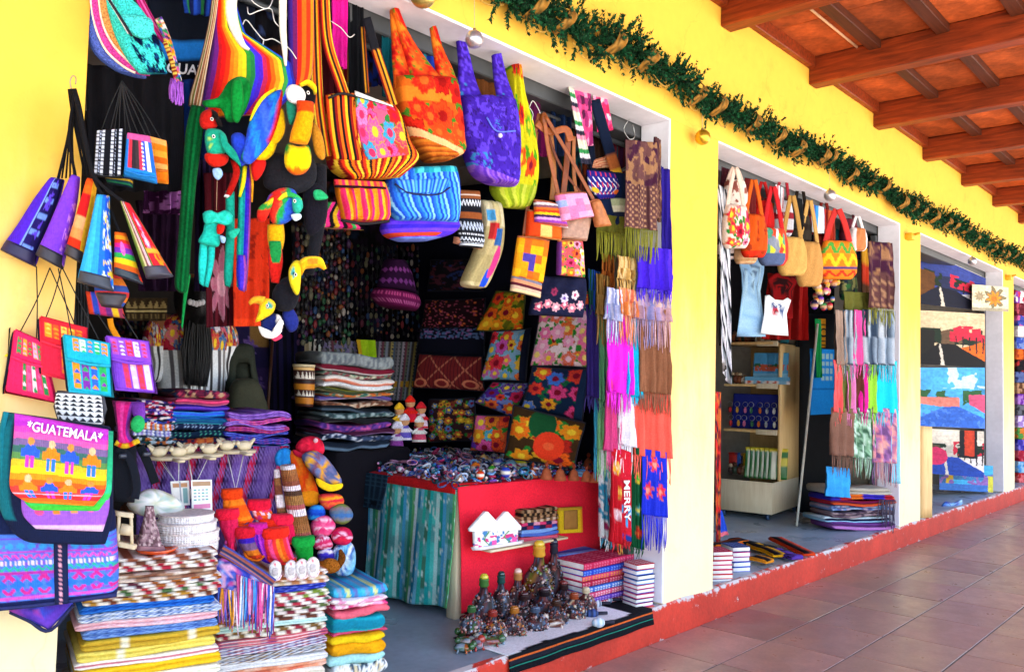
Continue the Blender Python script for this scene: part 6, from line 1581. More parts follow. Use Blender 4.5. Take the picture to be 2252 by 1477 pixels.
for i,q in enumerate([[(726,46),(750,62),(768,82),(780,76)],[(1164,236),(1172,250),(1170,264)],[(1384,262),(1372,284),(1384,306),(1396,300),(1392,274)]]):
 thing('wire_hook',['white wire hook hanging beside the magenta scarf','white wire hook beside the plum scarf','bent wire loop hanging by the shutter guide'][i],'hook',[(None,ptube(Pl(*q[0],.02,15),q,.002,'#e8e6e0',5),'wire')])
# ================================================================== BACK AND RIGHT WALL OF THE NEAR SHOP
R60 = random.Random(60)
# strings of beads and charms in front of the back wall
def charm_curtain(label,x0,x1,y0,y1,Y,n,seed):
 R = random.Random(seed)
 gs,ch = [],[]
 pl = Pl((x0 + x1) / 2,(y0 + y1) / 2,Y,15)
 for i in range(n):
  x = x0 + (x1 - x0) * (i + .5) / n
  gs.append(tube(np.array([pl.at(x,y0),pl.at(x + R.uniform(-3,3),y1 - R.uniform(0,40))]),.0025,'#2a2a30',4))
  y = y0 + R.uniform(0,12)
  while y < y1 - 10:
   c = R.choice(['#701824','#7a4418','#1a3c64','#1c5034','#686450','#40204c','#24243a','#581830','#1c1c24','#14141c','#1c1c24','#14141c','#8c8680'])
   ch.append(ball(pl.at(x + R.uniform(-3,3),y,R.uniform(.0,.03)),R.uniform(.008,.019),c,6,(1,.6,R.uniform(.8,1.7))))
   y += R.uniform(9,20)
 thing('charm_curtain',label,'charms',[('string',join(gs),'cord',{'kind': 'stuff'}),('charm',join(ch),'paint',{'kind': 'stuff'})],'strings of beads and charms')
charm_curtain('strings of beads and charms beside the big toucan',652,770,495,765,1.75,13,1)
charm_curtain('dim strings of charms deep in the shop below the violet bag',768,925,540,752,2.3,14,2)
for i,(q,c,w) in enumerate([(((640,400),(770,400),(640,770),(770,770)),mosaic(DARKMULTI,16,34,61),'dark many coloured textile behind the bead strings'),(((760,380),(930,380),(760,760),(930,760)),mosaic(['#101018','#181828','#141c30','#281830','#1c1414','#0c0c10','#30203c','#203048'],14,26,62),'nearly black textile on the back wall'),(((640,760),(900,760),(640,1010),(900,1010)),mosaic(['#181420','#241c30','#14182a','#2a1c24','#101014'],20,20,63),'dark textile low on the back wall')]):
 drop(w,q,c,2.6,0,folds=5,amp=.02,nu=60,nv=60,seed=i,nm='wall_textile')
hatp = Pl(870,620,1.6,25)
thing('fabric_hat','magenta patterned fabric hat hanging brim down in the dark','hat',
  [('crown',loft(hatp,[(846,570,890,572),(836,600,906,606),(828,634,916,646)],.22,bands([(.3,.5,'dia','#a050a8',7),(.65,.85,'dia','#9048a0',7)],'#3c1644'),40,30,power=2),'cloth'),
  ('brim',loft(hatp,[(824,632,918,650),(816,650,924,668),(836,672,914,684)],.30,bands([(.2,.4,'dot','#e060a8',18),(.6,.8,'dot','#d070b0',18)],'#7c2060'),40,20,power=2),'cloth')])
drop('woven grey panel with fine coloured stripes on the back wall',((704,748),(922,752),(712,882),(906,880)),over(stripes(['#6a6a70','#8a8890','#505a58','#a09aa8','#7a4a58','#707868','#8890a0','#5a5048','#b0a060','#58687c'],40),(lambda u,v: (np.sin(u * 150) > .2) & (np.sin(v * 110) > .3),'#4a4650'),(lambda u,v: (np.abs(v - .72) < .05) & (np.sin(u * 90) > 0),'#c09030'),(lambda u,v: (u < .34) & (fbm(u * 30,v * 20,2) > .55),'#8880a8')),2.2,5,folds=1,amp=.008,nu=110,nv=60,nm='wall_textile')
drop('lime green strip hanging over the woven grey panel',((784,746),(826,748),(792,806),(830,806)),stripes(['#e0b830','#b8e028','#c0e830','#a8d820','#b0e028'],5),2.12,5,folds=1,amp=.006,nm='wall_textile')
drop('cream and black striped cloth at the left edge of the woven panel',((668,745),(708,746),(672,838),(700,836)),stripes(['#c8b898','#b0a080','#d8d0b8','#181818','#e8e4dc','#101010','#d8e0d8'],7,skew=.1),2.1,5,folds=1,amp=.006,nm='wall_textile')
dp = Pl(668,850,1.35,15)
thing('drum','brown drum with black and cream carved bands beside the textile pile','drum',[('shell',loft(dp,[(646,804,690,806),(648,850,690,852),(652,892,686,894)],.14,bands([(.04,.1,'line','#e8c080',1),(.12,.3,'tri','#f0e8d8',6),(.34,.38,'line','#181010',1),(.42,.56,'line','#d8902c',1),(.58,.72,'tri','#e8e0d0',6),(.76,.92,'line','#c88024',1)],'#4a1c10'),40,50,power=2,cap=.95),'dark_wood' if 0 else 'paint'),('skin',loft(dp,[(644,800,692,802),(645,806,691,808)],.145,'#d8c8a0',20,6,power=2,cap=.95),'leather')])
thing('crate','dark cloth covered crate carrying the pile of textiles','crate',[(None,box((*(at_y(770,985,1.55))[:2],(ZF + at_y(770,985,1.35)[2]) / 2),(.55,.5,at_y(770,985,1.35)[2] - ZF - .01),col='#1e1a22',ch=.02),'cloth')])
q = Pl(780,900,1.28,12)
ys = [778,806,820,830,844,854,864,872,882,894,906,918,930,944,956,968,986]
tones = [('grey knitted',['#8c9498','#a0a8a8','#707880']),('red and white patterned',['#b03048','#e0d8d8','#802038']),('green and cream banded',['#6a8878','#c8c8b0','#8a4a50']),('white and salmon',['#e8e0d8','#e08a70','#f0e8e0']),('white',['#f0f0f0','#e8ecec']),('olive and cream striped',['#b0a838','#e0d8b0','#505838']),('orange edged green',['#d87838','#48786a','#c8c0a0']),('lilac striped',['#9080c8','#c8b8e0','#6858a0']),('brown striped',['#986850','#d0b8a0','#704838']),('dark slate',['#2c3440','#506070','#20262e']),('grey and teal',['#5a7878','#a8b8b8','#384c50']),('charcoal flecked',['#38383c','#8c8c8c','#242428']),('violet and pink',['#7848a0','#c860a0','#4c3080']),('maroon and lilac',['#803058','#b890c8','#502040']),('white edged navy',['#d8dce8','#28344c','#485878']),('blue grey patterned',['#385068','#7890a8','#202c3c'])]
fold_stack(q,706,866,ys,.40,[(w,stripes(c + c[::-1][:1],4 + i % 3,'v') if i % 2 else mosaic(c,30,5,i)) for i,(w,c) in enumerate(tones)],'tall pile by the drum','folded_cloth','folded cloth','folded textiles in the tall dim pile','textile',seed=21,jit=.018,soft=.02,nf=1,sag=.014,ref=780)
# ---- cushions
def cushion(label,q,X,col,th=.13,a=72,edge='#181c30',seed=0,mat='cloth',nu=70):
 c = np.mean(q,0)
 pl = Pl(c[0],c[1],a=a,X=X)
 A,B,D_,E2 = [pl.at(*z) for z in (q[0],q[1],q[2],q[3])]
 def fn(u,v,s=1):
  e = .035
  uu,vv = u * 2 - 1,v * 2 - 1
  pin = 1 - e * (1 - uu ** 2) ; pin2 = 1 - e * (1 - vv ** 2)
  x = (uu * pin2 + 1) / 2; y = (vv * pin + 1) / 2
  P = (A * (1 - x)[:,None] + B * x[:,None]) * (1 - y)[:,None] + (D_ * (1 - x)[:,None] + E2 * x[:,None]) * y[:,None]
  h = th / 2 * ((1 - uu ** 2) * (1 - vv ** 2)).clip(0) ** .42
  h = h * (1 + .25 * (fbm(u * 3 + seed,v * 3,seed) - .5))
  return P + pl.n * (h * s)[:,None]
 u,v = np.meshgrid(np.linspace(0,1,nu),np.linspace(0,1,nu)); u,v = u.ravel(),v.ravel()
 f1 = Geo(fn(u,v),grid_quads(nu,nu),None,col(u,v))
 u2,v2 = np.meshgrid(np.linspace(0,1,14),np.linspace(0,1,14)); u2,v2 = u2.ravel(),v2.ravel()
 f2 = Geo(fn(u2,v2,-1),grid_quads(14,14)[:,::-1],None,cc(edge))
 rim = [(t,0) for t in np.linspace(0,1,9)] + [(1,t) for t in np.linspace(0,1,9)[1:]] + [(t,1) for t in np.linspace(1,0,9)[1:]] + [(0,t) for t in np.linspace(1,0,9)[1:]]
 rr = np.array(rim)
 return thing('cushion',label,'cushion',[('cover',f1,mat),('back',f2,'cloth'),('piping',tube(fn(rr[:,0],rr[:,1]),.007,edge,6),'cord')],'embroidered cushions on the right wall')
FP = ['#f06898','#f0803c','#e83c50','#f8b0c8','#d060c0','#f0c040','#58a8d8']
cushion('black cushion with a dim red and blue pattern, highest in the dark corner',[(948,572),(1062,568),(940,640),(1064,640)],4.25,over(mottled(flat('#181420'),.3,6),(lambda u,v: (fbm(u * 9,v * 9,3) > .6),'#5a2c3c'),(lambda u,v: fbm(u * 9 + 4,v * 9,5) > .68,'#2c3c70')),nu=40)
cushion('dark maroon cushion covered in tiny dots',[(935,660),(1068,656),(925,730),(1066,735)],4.2,over(mottled(flat('#2c101c'),.3,6),(lambda u,v: hsh(np.floor(u * 40),np.floor(v * 24),4) > .84,'#a85068'),(lambda u,v: hsh(np.floor(u * 36),np.floor(v * 20),8) > .95,'#d87040')),nu=60)
cushion('navy cushion with a band of blue and white flecks along its top',[(925,722),(1068,718),(915,778),(1066,790)],4.15,over(flat('#10142a'),(lambda u,v: (v < .4) & (hsh(np.floor(u * 40),np.floor(v * 20),3) > .6),'#5a78a8'),(lambda u,v: (v < .4) & (hsh(np.floor(u * 40),np.floor(v * 20),9) > .85),'#a070b0')),nu=50)
cushion('brick red cushion woven with cream diamonds and pear shapes',[(922,778),(1060,784),(908,852),(1066,860)],4.1,over(flat('#8c3034'),(lambda u,v: (np.abs(((u * 2.5) % 1) - .5) * 2 + np.abs(((v * 1.2) % 1) - .5) * 2 > .9) & (np.abs(((u * 2.5) % 1) - .5) * 2 + np.abs(((v * 1.2) % 1) - .5) * 2 < 1.06),'#d08068'),(lambda u,v: np.sin(u * 120) > .8,'#5a2030'),*[x for c_ in (.12,.45,.85) for x in ((disc(c_,.84,.11,.8),'#e89070'),(disc(c_,.84,.07,.8),'#983438'))]),nu=90)
cushion('yellow green cushion with large orange flowers',[(1092,640),(1156,642),(1046,726),(1150,734)],4.1,floral(mottled(stripes(['#8c8418','#a89c20','#6c7018'],8,skew=.5),.2,5),['#f0701c','#f08c1c','#e8501c','#f8a828'],12,(.12,.2),51,1,leaf='#4c6c1c'),edge='#4c5018',a=60)
cushion('pale blue cushion with pink, yellow and red flowers',[(1084,728),(1168,722),(1056,836),(1156,838)],4.05,over(floral(mottled(flat('#8cb8d8'),.2,6),FP,15,(.11,.18),52),(lambda u,v: u > .86,'#182038')),a=62)
cushion('pink and white cushion crowded with roses and orange blossoms',[(1188,678),(1310,672),(1166,804),(1292,808)],4.0,floral(floral(mottled(flat('#f0dce0'),.12,6),['#f088b8','#f07048','#f8b8d0','#f8a040'],16,(.09,.14),54),['#f070b0','#f05c90','#f0703c','#f8a8d0','#e85890'],14,(.10,.16),53,hearts=('#f8d0e0','#f8e080')),a=58)
cushion('navy cushion with an orange flowered top edge behind the rose cushion',[(1195,640),(1316,640),(1188,700),(1312,700)],4.12,over(flat('#14203c'),(lambda u,v: (u > .7),floral('#f07038',['#e8402c','#f8a040'],6,(.1,.2),5))),a=58,nu=40)
cushion('navy cushion with pink, blue and yellow flower sprays',[(1172,806),(1300,812),(1146,898),(1280,926)],3.98,over(floral(mottled(flat('#143050'),.2,6),['#e85090','#f0b030','#3c80d8','#e84c38','#f088b0'],11,(.12,.17),55,leaf='#1c7048'),(lambda u,v: u > .86,'#1c3454')),a=58)
cushion('blue and violet cushion with orange and red motifs, tilted',[(1084,840),(1166,842),(1044,884),(1128,918)],3.98,floral(mottled(mosaic(['#4848a8','#6878c0','#8090c8','#3c3880'],14,14,5),.2,5),['#e84c30','#5a30a0','#d83060','#f07838'],10,(.12,.2),56),a=58)
cushion('dark cushion scattered with small blue and yellow flowers',[(944,878),(1044,874),(940,972),(1050,968)],3.95,floral(floral('#3c2024',['#8c4830','#a03838'],20,(.06,.09),57),['#3c68b8','#2c50a0','#d8a030','#c84838','#5888c8'],24,(.055,.085),58),a=60)
cushion('cushion of large turquoise, orange and violet flowers',[(1046,912),(1122,914),(1034,990),(1112,996)],3.85,floral('#d86038',['#28a8c8','#f0902c','#f05828','#6a40b8','#e860a8','#20b0d0'],12,(.17,.24),59),a=58)
cushion('dark green cushion with one big red bloom and orange flowers',[(1130,890),(1288,930),(1108,1006),(1262,1030)],3.8,over(floral(mottled(flat('#4c3418'),.3,5),['#f0701c','#f0901c','#e8a028','#c03020'],11,(.13,.2),60),(disc(.45,.22,.2,.7),'#1c5c34'),(disc(.6,.62,.22,.75),'#f04a28'),(disc(.6,.62,.08),'#f87040')),a=56)
for i,(c,x,z,nm) in enumerate([('#16182c',4.36,1.3,'dark blue cloth added as shade on the right wall behind the cushions')]):
 thing('wall_textile',nm,'textile',[(None,quad_sheet(Pl(1200,700,a=88,X=4.38),(880,420),(1340,380),(880,1040),(1340,1100),mottled(flat(c),.3,6),30,30,5,.015),'cloth')])  # added cloth whose dark colour supplies the shade between the cushions
# ================================================================== TABLE WITH THE RED CLOTH
TZ = .885
c0 = np.array([3.11,.56])
tx,ty = np.array([math.cos(.03),-math.sin(.03),0]),np.array([math.sin(.03) ,math.cos(.03),0])
TW,TD = 1.17,1.5
tc_ = np.array([*c0,0]) + tx * TW / 2 + ty * TD / 2
AX = np.array([tx,ty,[0,0,1]])
thing('market_table','large wooden table under cloths with jewellery laid on top','table',
  [('table_top',box((*tc_[:2],TZ - .02),(TW,TD,.035),AX,ch=.004),'cream_wood')]
  + [('leg',box((*(tc_ + tx * sx * (TW / 2 - .045) + ty * sy * (TD / 2 - .045))[:2],(ZF + TZ - .04) / 2),(.07,.07,TZ - .04 - ZF),AX,ch=.004),'cream_wood') for sx in (-1,1) for sy in (-1,1)])
def on_table(fu,fv):
 return np.array([*c0,TZ]) + tx * TW * fu + ty * TD * fv
def cloth_front(fn,nu,nv,col,th=.004):
 return sheet(fn,nu,nv,col,th)
def red_fn(u,v):
 top = np.clip(v / .22,0,1); d = np.clip((v - .22) / .78,0,1)
 y = .10 * TD * (1 - top) - .012
 slant = np.clip(.035 - .06 * d,-.05,.1) * 0
 P = np.array([*c0,TZ]) + tx * (u * (TW + .05) - .015 + .05 * d * (1 - u))[:,None] + ty * (y - (.012 + .012 * np.sin(u * 9 + d * 5) + .02 * (fbm(u * 3 + d,d * 2,4) - .4)) * d)[:,None]
 z = .004 - d * (TZ - ZF - .03) * (1 - .06 * np.sin(u * 3))
 return P + np.array([0,0,1.0]) * z[:,None]
thing('table_cloth','plain red cloth hanging over the front of the jewellery table','tablecloth',[(None,sheet(red_fn,60,60,mottled(flat('#fa3048'),.12,5),.004),'cloth')])
def teal_fn(x0,x1,drop_,lift,so,extra=0.0):
 def fn(u,v):
  top = np.clip(v / .15,0,1); d = np.clip((v - .15) / .85,0,1)
  fy = x1 + (x0 - x1) * u
  P = np.array([*c0,TZ + lift]) + ty * (TD * fy)[:,None] + tx * (.10 * (1 - top) - .016 - extra - (.02 + .018 * np.sin(u * so * 6.28 + d) + .03 * (fbm(u * 4,d * 2,8) - .4)) * d)[:,None]
  return P - np.array([0,0,1.0]) * (d * drop_ * (1 - .04 * np.sin(u * 7)))[:,None]
 return fn
tl = ['#34c0bc','#60d8cc','#c0ece4','#28a094','#58b4dc','#a0dcec','#44a88c','#70c484','#e0f4f4','#3494b0','#84cce4','#3cc4b0','#508870']
thing('striped_cloth','turquoise and green striped cloth hanging down the side of the jewellery table','tablecloth',[(None,sheet(teal_fn(0,1.0,.63,.004,5),240,50,mottled(over(stripes(tl,60),(lambda u,v: (hsh(np.floor(u * 60),np.floor(v * 9),3) > .8),'#6cb8b4'),(lambda u,v: (hsh(np.floor(u * 120),np.floor(v * 40),5) > .93),'#d0e8e0')),.25,8),.004),'cloth')])
thing('striped_cloth','dark slate checked cloth laid over the far corner of the jewellery table','tablecloth',[(None,sheet(teal_fn(.36,1.06,.19,.010,2,.03),70,40,over(mottled(flat('#22384a'),.2,8),(lambda u,v: (np.sin(u * 120) > .75) | (np.sin(v * 60) > .8),'#3c5c70'),(lambda u,v: (v > .8) & (v < .9) & (np.sin(u * 50) > 0),'#182430')),.004),'cloth')])
thing('red_cloth_edge','narrow red cloth edge showing under the bracelets along the table side','tablecloth',[(None,sheet(lambda u,v: np.array([*c0,TZ + .012]) + ty * (TD * (.9 * u))[:,None] + tx * (.3 * (1 - np.clip(v / .8,0,1)) - .02)[:,None] - np.array([0,0,.045]) * (np.clip((v - .8) / .2,0,1))[:,None],30,12,flat('#d82028')),'felt')])
# bracelets and necklaces heaped on the table
R = random.Random(66)
bl,nb_ = [],0
PB = ['#3c68c0','#5890d8','#88b8e8','#203c70','#48a8b8','#7858c0','#e8ecf4','#18203c','#b8c8e0','#2c88a0','#6a70a8','#1c4850']
PM = ['#e0d0d0','#a06878','#684838','#c8a8b8','#8c5890','#d8d8e0','#503040','#b89878','#e0a8c8','#384858','#c03868','#303038']
def ring(c,r,col,tr,R,tilt=.35):
 a = R.uniform(0,6.28); t = R.uniform(0,tilt)
 n = nrm([math.cos(a) * t,math.sin(a) * t,1]); x = nrm(np.cross(n,[1,.3,0])); y = np.cross(n,x)
 th = np.linspace(0,6.283,13)
 P = c + r * (np.cos(th)[:,None] * x + np.sin(th)[:,None] * y * R.uniform(.6,1))
 return tube(P,tr,col,5,caps=False)
BN = dict(zip(PB + PM,['cobalt blue','cornflower blue','pale blue','navy','turquoise','violet','pearl white','blue black','ice blue','teal','slate blue','petrol green','pinkish white','dusty rose','brown','pale mauve','plum','silver grey','dark wine','tan','candy pink','steel grey','crimson','black']))
for i in range(150):
 fv = R.random() ** 1.3 * .75; fu = R.uniform(.0,.9)
 front = fv < .32
 c = on_table(fu,fv) + [0,0,.012 + R.random() * (.05 if front else .075)]
 col = R.choice(PB if front else PM)
 g = ring(c,R.uniform(.022,.04),col,R.uniform(.003,.007),R,1.3)
 o = thing('bracelet',f'{BN[col]} beaded bracelet in the heap along the front of the table' if front else f'{BN[col]} beaded bracelet in the heap further back on the table','bracelet',[(None,g,'paint')],'blue bracelets heaped at the front of the table' if front else 'mixed bracelets heaped further back')
more = [ring(on_table(R.uniform(-.02,.95),R.random() ** 1.2 * .95) + [0,0,.008 + R.random() * .055],R.uniform(.012,.03),R.choice(PB + PM + ['#d83878','#e8e8f0','#6890d8']),R.uniform(.003,.007),R,1.6) for i in range(700)]
more += [ball(on_table(R.uniform(-.02,.98),R.random() ** 1.1 * .95) + [0,0,.01 + R.random() * .06],R.uniform(.006,.013),R.choice(PB + PM + ['#d83878','#e8c040','#f0f0f0']),6) for i in range(1100)]
o = thing('bracelet_heap','heap of more small beaded bracelets filling the table top','bracelets',[(None,join(more),'paint')]); o['kind'] = 'stuff'
thing('necklace','magenta bead necklace hanging over the table edge on the dark cloth','necklace',[(None,join([ball(on_table(-.03 - .02 * math.sin(i),.62 + .012 * i) + [0,0,.02 - .012 * abs(i - 4)],.012,['#d838c0','#b030a8','#e060d0'][i % 3],6) for i in range(9)]),'paint')])
thing('necklace','light blue coiled bead necklace at the right end of the table front','necklace',[(None,join([ring(on_table(.84,.01) + [0,-.02,.006 + .006 * k],.03 + .004 * k,['#88c8e8','#58a0d8','#c8e8f4'][k % 3],.006,R,.3) for k in range(5)]),'paint')])
bc = ['#f08028','#f8c080','#48a838','#7088e0','#3858d0','#88b8d0','#f0e828','#e8501c','#a0d0e0','#d0d8f0']
for i,(x,y,r) in enumerate([(1046,1012,12),(1064,996,13),(1082,1018,11),(1096,1004,13),(1112,1022,12),(1124,1008,14),(1144,1006,16),(1056,1028,10),(1108,990,11),(1086,990,10)]):
 pl = Pl(x,y,1.15,30); pl.p = at_z(x,y + 16,TZ + .055)
 nm = ['orange','peach','green','periwinkle','royal blue','grey blue','lemon yellow','red orange','pale turquoise','pearly white'][i]
 thing('ball_ornament',f'{nm} painted ball ornament among the bright balls on the table','ornament',[('ball',ball(pl.p,r * pl.px(),over(flat(bc[i]),(lambda u,v: np.abs(v - .5) < .07,'#f4ecd8')),16),'gloss'),('cap',lathe(pl.p + [0,0,r * pl.px() * .96],[(.008,0),(.007,.008)],'#c8b070',8),'wire')],'painted ball ornaments')
for i,(x,y,h) in enumerate([(1172,1030,34),(1202,1034,40),(1232,1036,40),(1262,1036,38),(1290,1038,36),(1256,1012,36),(1294,1014,38),(1308,1040,34),(1216,1014,30)]):
 pl = Pl(x,y,.80 + .02 * (i % 3) + (.12 if i in (5,6,8) else 0),20)
 pl.p = at_z(x,y,TZ + .06)
 s = h * pl.px()
 pl.p[2] = TZ + s * .5 + .01
 thing('clay_bell',f'small reddish clay bell, {["first", "second", "third", "fourth", "fifth"][i] if i < 5 else ["back left", "back right", "outermost right", "hindmost"][i - 5]} of the bells at the table end','bell',[('body',lathe(pl.p - [0,0,s * .5],[(s * .34,0),(s * .36,s * .08),(s * .27,s * .3),(s * .22,s * .5),(s * .10,s * .62),(s * .05,s * .66)],mottled(flat('#b8643c'),.25,6),14),'clay'),('loop',lathe(pl.p + [0,0,s * .14],[(s * .04,0),(s * .10,s * .12),(s * .12,s * .2),(s * .04,s * .32)],'#a04828',10),'clay')],'clay bells on the table')
# cloth dolls on the table, before the cushions
for i,(x,y,c1,c2,w) in enumerate([(878,916,'#f0c030','#f4f0f0','yellow and white'),(902,900,'#e83020','#d82848','red'),(926,914,'#d82c38','#f0d8e8','red and pink'),(890,940,'#f0e8f0','#7868c8','white and lilac'),(922,944,'#f0f0e8','#e05878','white and rose'),(872,958,'#e8e0f0','#a050a8','white and purple')]):
 pl = Pl(x,y,1.45 - .03 * (i // 3),25)
 thing('cloth_doll',f'little {w} cloth doll in the group before the cushions','doll',[('dress',loft(pl,[(x - 8,y - 6,x + 8,y - 6),(x - 14,y + 12,x + 14,y + 12),(x - 16,y + 28,x + 16,y + 28)],.07,stripes([c2,c1,c2],5,'v'),16,14,power=2),'felt'),('head',ball(pl.at(x,y - 14),11 * pl.px(),'#e8b080',10),'felt'),('hat',outline(pl,[(x - 12,y - 18),(x,y - 32),(x + 12,y - 18),(x,y - 15)],.05,c1,off=.01),'felt'),('arm',ptube(pl,[(x - 16,y + 8),(x,y - 2),(x + 16,y + 8)],.009,c1,off=.02),'felt')],'small cloth dolls')
# ---- shelf things on the red cloth
hz = Pl(1090,1160,.44,6)
thing('key_rack','white key rack of two little houses painted with pink and blue flowers','key rack',
  [(n_,loft(hz,[(x - 3,1124,x + 3,1124),(x - 38,1166 - 4,x + 34,1160 - 4),(x - 36,1168,x + 33,1164)] if n_ == 'roof' else [(x - 28,1160,x + 26,1154),(x - 26,1206 - d,x + 26,1198 - d)],.022,'#fbf8f6' if n_ == 'roof' else over(flat('#fbf8f6'),(lambda u,v: (v > .45) & (fbm(u * 6,v * 6,x) > .58),'#e83c90'),(lambda u,v: (v > .2) & (fbm(u * 8 + 3,v * 5,x + 3) > .62),'#4890c8'),(lambda u,v: (np.abs(u - .5 - .1 * np.sin(v * 8)) < .03),'#58a058'),(lambda u,v: (v > .7) & (np.abs(u - .8) < .1),'#f060b0')),40,30,power=8,curve=False,cap=1,off=.012 if n_ == 'roof' else 0),'paint') for x,d in ((1068,0),(1112,10)) for n_ in ('house','roof')]
  + [('base',loft(hz,[(1036,1204,1152,1186),(1040,1210,1152,1192)],.04,'#f4ecec',10,6,power=8,cap=1),'paint')])
q = Pl(1185,1150,.46,8)
fold_stack(q,1146,1228,[1118,1126,1133,1140,1147,1154,1162,1170,1178,1188],.12,[('brown striped',stripes(['#8c6a4c','#3c2818','#b89878'],12)),('dark striped',stripes(['#2c2018','#a8845c'],14)),('tan striped',stripes(['#b8906c','#4c3420'],12)),('cream striped',stripes(['#d8c0a8','#8c6848'],12)),('pink and navy',stripes(['#d84878','#28305c','#e8a0b8'],6)),('navy and red',stripes(['#202850','#a83050','#3048a0'],6)),('light blue',plain('#88b0e8')),('blue',plain('#5878c8')),('rose',plain('#d86078'))],'wallet pile on the red cloth','wallet','wallet','woven wallets piled on the red cloth','wallet',seed=31,jit=.004,soft=.004,nf=1)
thing('wall_bracket','narrow wooden shelf pinned to the front of the red cloth','shelf',[(None,box(hz.at(1170,1197) + ty * .055,(.62,.10,.012),AX,ch=.002),'cream_wood')])
thing('photo_frame','golden cloth covered picture frame leaning on the red cloth','frame',[('frame',loft(Pl(1252,1142,.48,6),[(1226,1116,1280,1113),(1228,1172,1282,1169)],.02,over(flat('#e8c828'),(lambda u,v: u > .85,'#f0a828'),(lambda u,v: v < .12,'#c8a030')),20,16,power=8,cap=1),'cloth'),('picture',loft(Pl(1252,1142,.48,6),[(1240,1122,1270,1120),(1240,1164,1271,1162)],.008,'#b0823c',10,8,power=8,cap=1,off=.012),'card')])
# ---- bottles, figurines and beadwork on the floor cloth
fc_ = ['#3c6838','#9c3428','#b87828','#506078','#4c2c1c','#a04c28','#d8c8a8','#783028']
def bottle(x,yb,yt,w,Y,body,neck,lab,capc,mat='paint',seed=0):
 pl = Pl(x,yb,Y,20)
 k = pl.px(); H = (yb - yt) * k; r = w / 1.75 * k
 R = random.Random(seed)
 z0 = pl.p
 bd = lathe(z0,[(r * .7,0),(r * .95,H * .06),(r,H * .22),(r * .9,H * .42),(r * .62,H * .54),(r * .36,H * .62),(r * .30,H * .74)],mosaic(body,18,12,seed),20)
 bumps = []
 for i in range(110):
  a = R.uniform(2.6,6.4); t = R.uniform(.03,.6)
  rr = r * (1 - max(0,t - .3) * 1.6)
  bumps.append(ball(z0 + np.array([math.cos(a) * rr,math.sin(a) * rr,H * t]),r * R.uniform(.07,.15),R.choice(body + ['#a08888','#c0a8a0','#8898b0','#b06858']),6))
 return thing('beaded_bottle',lab,'bottle',[('body',bd,mat),('beadwork',join(bumps),'gloss',{'kind': 'stuff'}),('neck',lathe(z0 + [0,0,H * .73],[(r * .32,0),(r * .42,H * .03),(r * .36,H * .12),(r * .40,H * .13),(r * .40,H * .17),(r * .30,H * .18)],neck,14),'paint'),('stopper',lathe(z0 + [0,0,H * .9],[(r * .34,0),(r * .36,H * .05),(r * .2,H * .10)],capc,12),'gloss')],'beaded bottles before the red cloth')
DK = ['#2c1014','#4a1c20','#1c1418','#6a3030','#382028','#8c5048','#181014','#5a6a80']
bottle(1062,1366,1262,48,.30,DK,'#487838','squat dark beaded bottle with a yellow and green neck, furthest left','#d8d040',seed=1)
bottle(1100,1356,1256,40,.33,DK,'#20504c','slim dark beaded bottle with a dark green cap','#1c4844',seed=2)
bottle(1137,1344,1250,42,.36,DK + ['#a88858'],'#c08850','amber beaded bottle with a pinkish white cap','#f0c8b8',seed=3)
bottle(1183,1322,1188,60,.38,DK + ['#8c6820','#6c8028'],'#e0a838','tallest beaded bottle with a golden neck','#f0d048',seed=4)
bottle(1216,1310,1184,40,.42,DK,'#2c2c40','tall dark bottle with a black ringed neck','#303850',seed=5)
bottle(1150,1372,1300,54,.27,DK,'#301418','low round dark beaded jar in front of the amber bottle','#4c2428',seed=6)
bottle(1196,1364,1290,56,.28,DK + ['#485878'],'#281820','low dark beaded jar before the tallest bottle','#5a4048',seed=7)
bottle(1238,1350,1276,46,.31,DK,'#3c2020','dark red beaded jar at the right of the bottles','#8c3c38',seed=8)
bottle(1266,1338,1272,42,.34,DK,'#4c3030','small dark beaded jar beside the striped figurines','#6a5048',seed=9)
for i,(x,y,h,w) in enumerate([(1036,1386,56,44),(1082,1392,52,50),(1130,1390,58,46),(1176,1382,50,50),(1222,1372,56,46),(1262,1356,54,44),(1288,1340,50,40)]):
 bottle(x,y,y - h,w,.2 - .006 * i,DK + fc_[i:i + 2],fc_[i],f'squat beaded {["green", "brick red", "amber", "slate", "dark brown", "rust", "cream"][i]} topped jar in the front row of the floor display',fc_[i],seed=20 + i)
R = random.Random(77)
fc = ['#8c2c24','#3c6c38','#d07030','#b8b0a8','#582028','#c04838','#487048','#e0d0c0','#6a3828','#90a0b0']
fcn = dict(zip(fc,['brick red','green','orange','grey','dark red','scarlet','moss green','cream','brown','blue grey']))
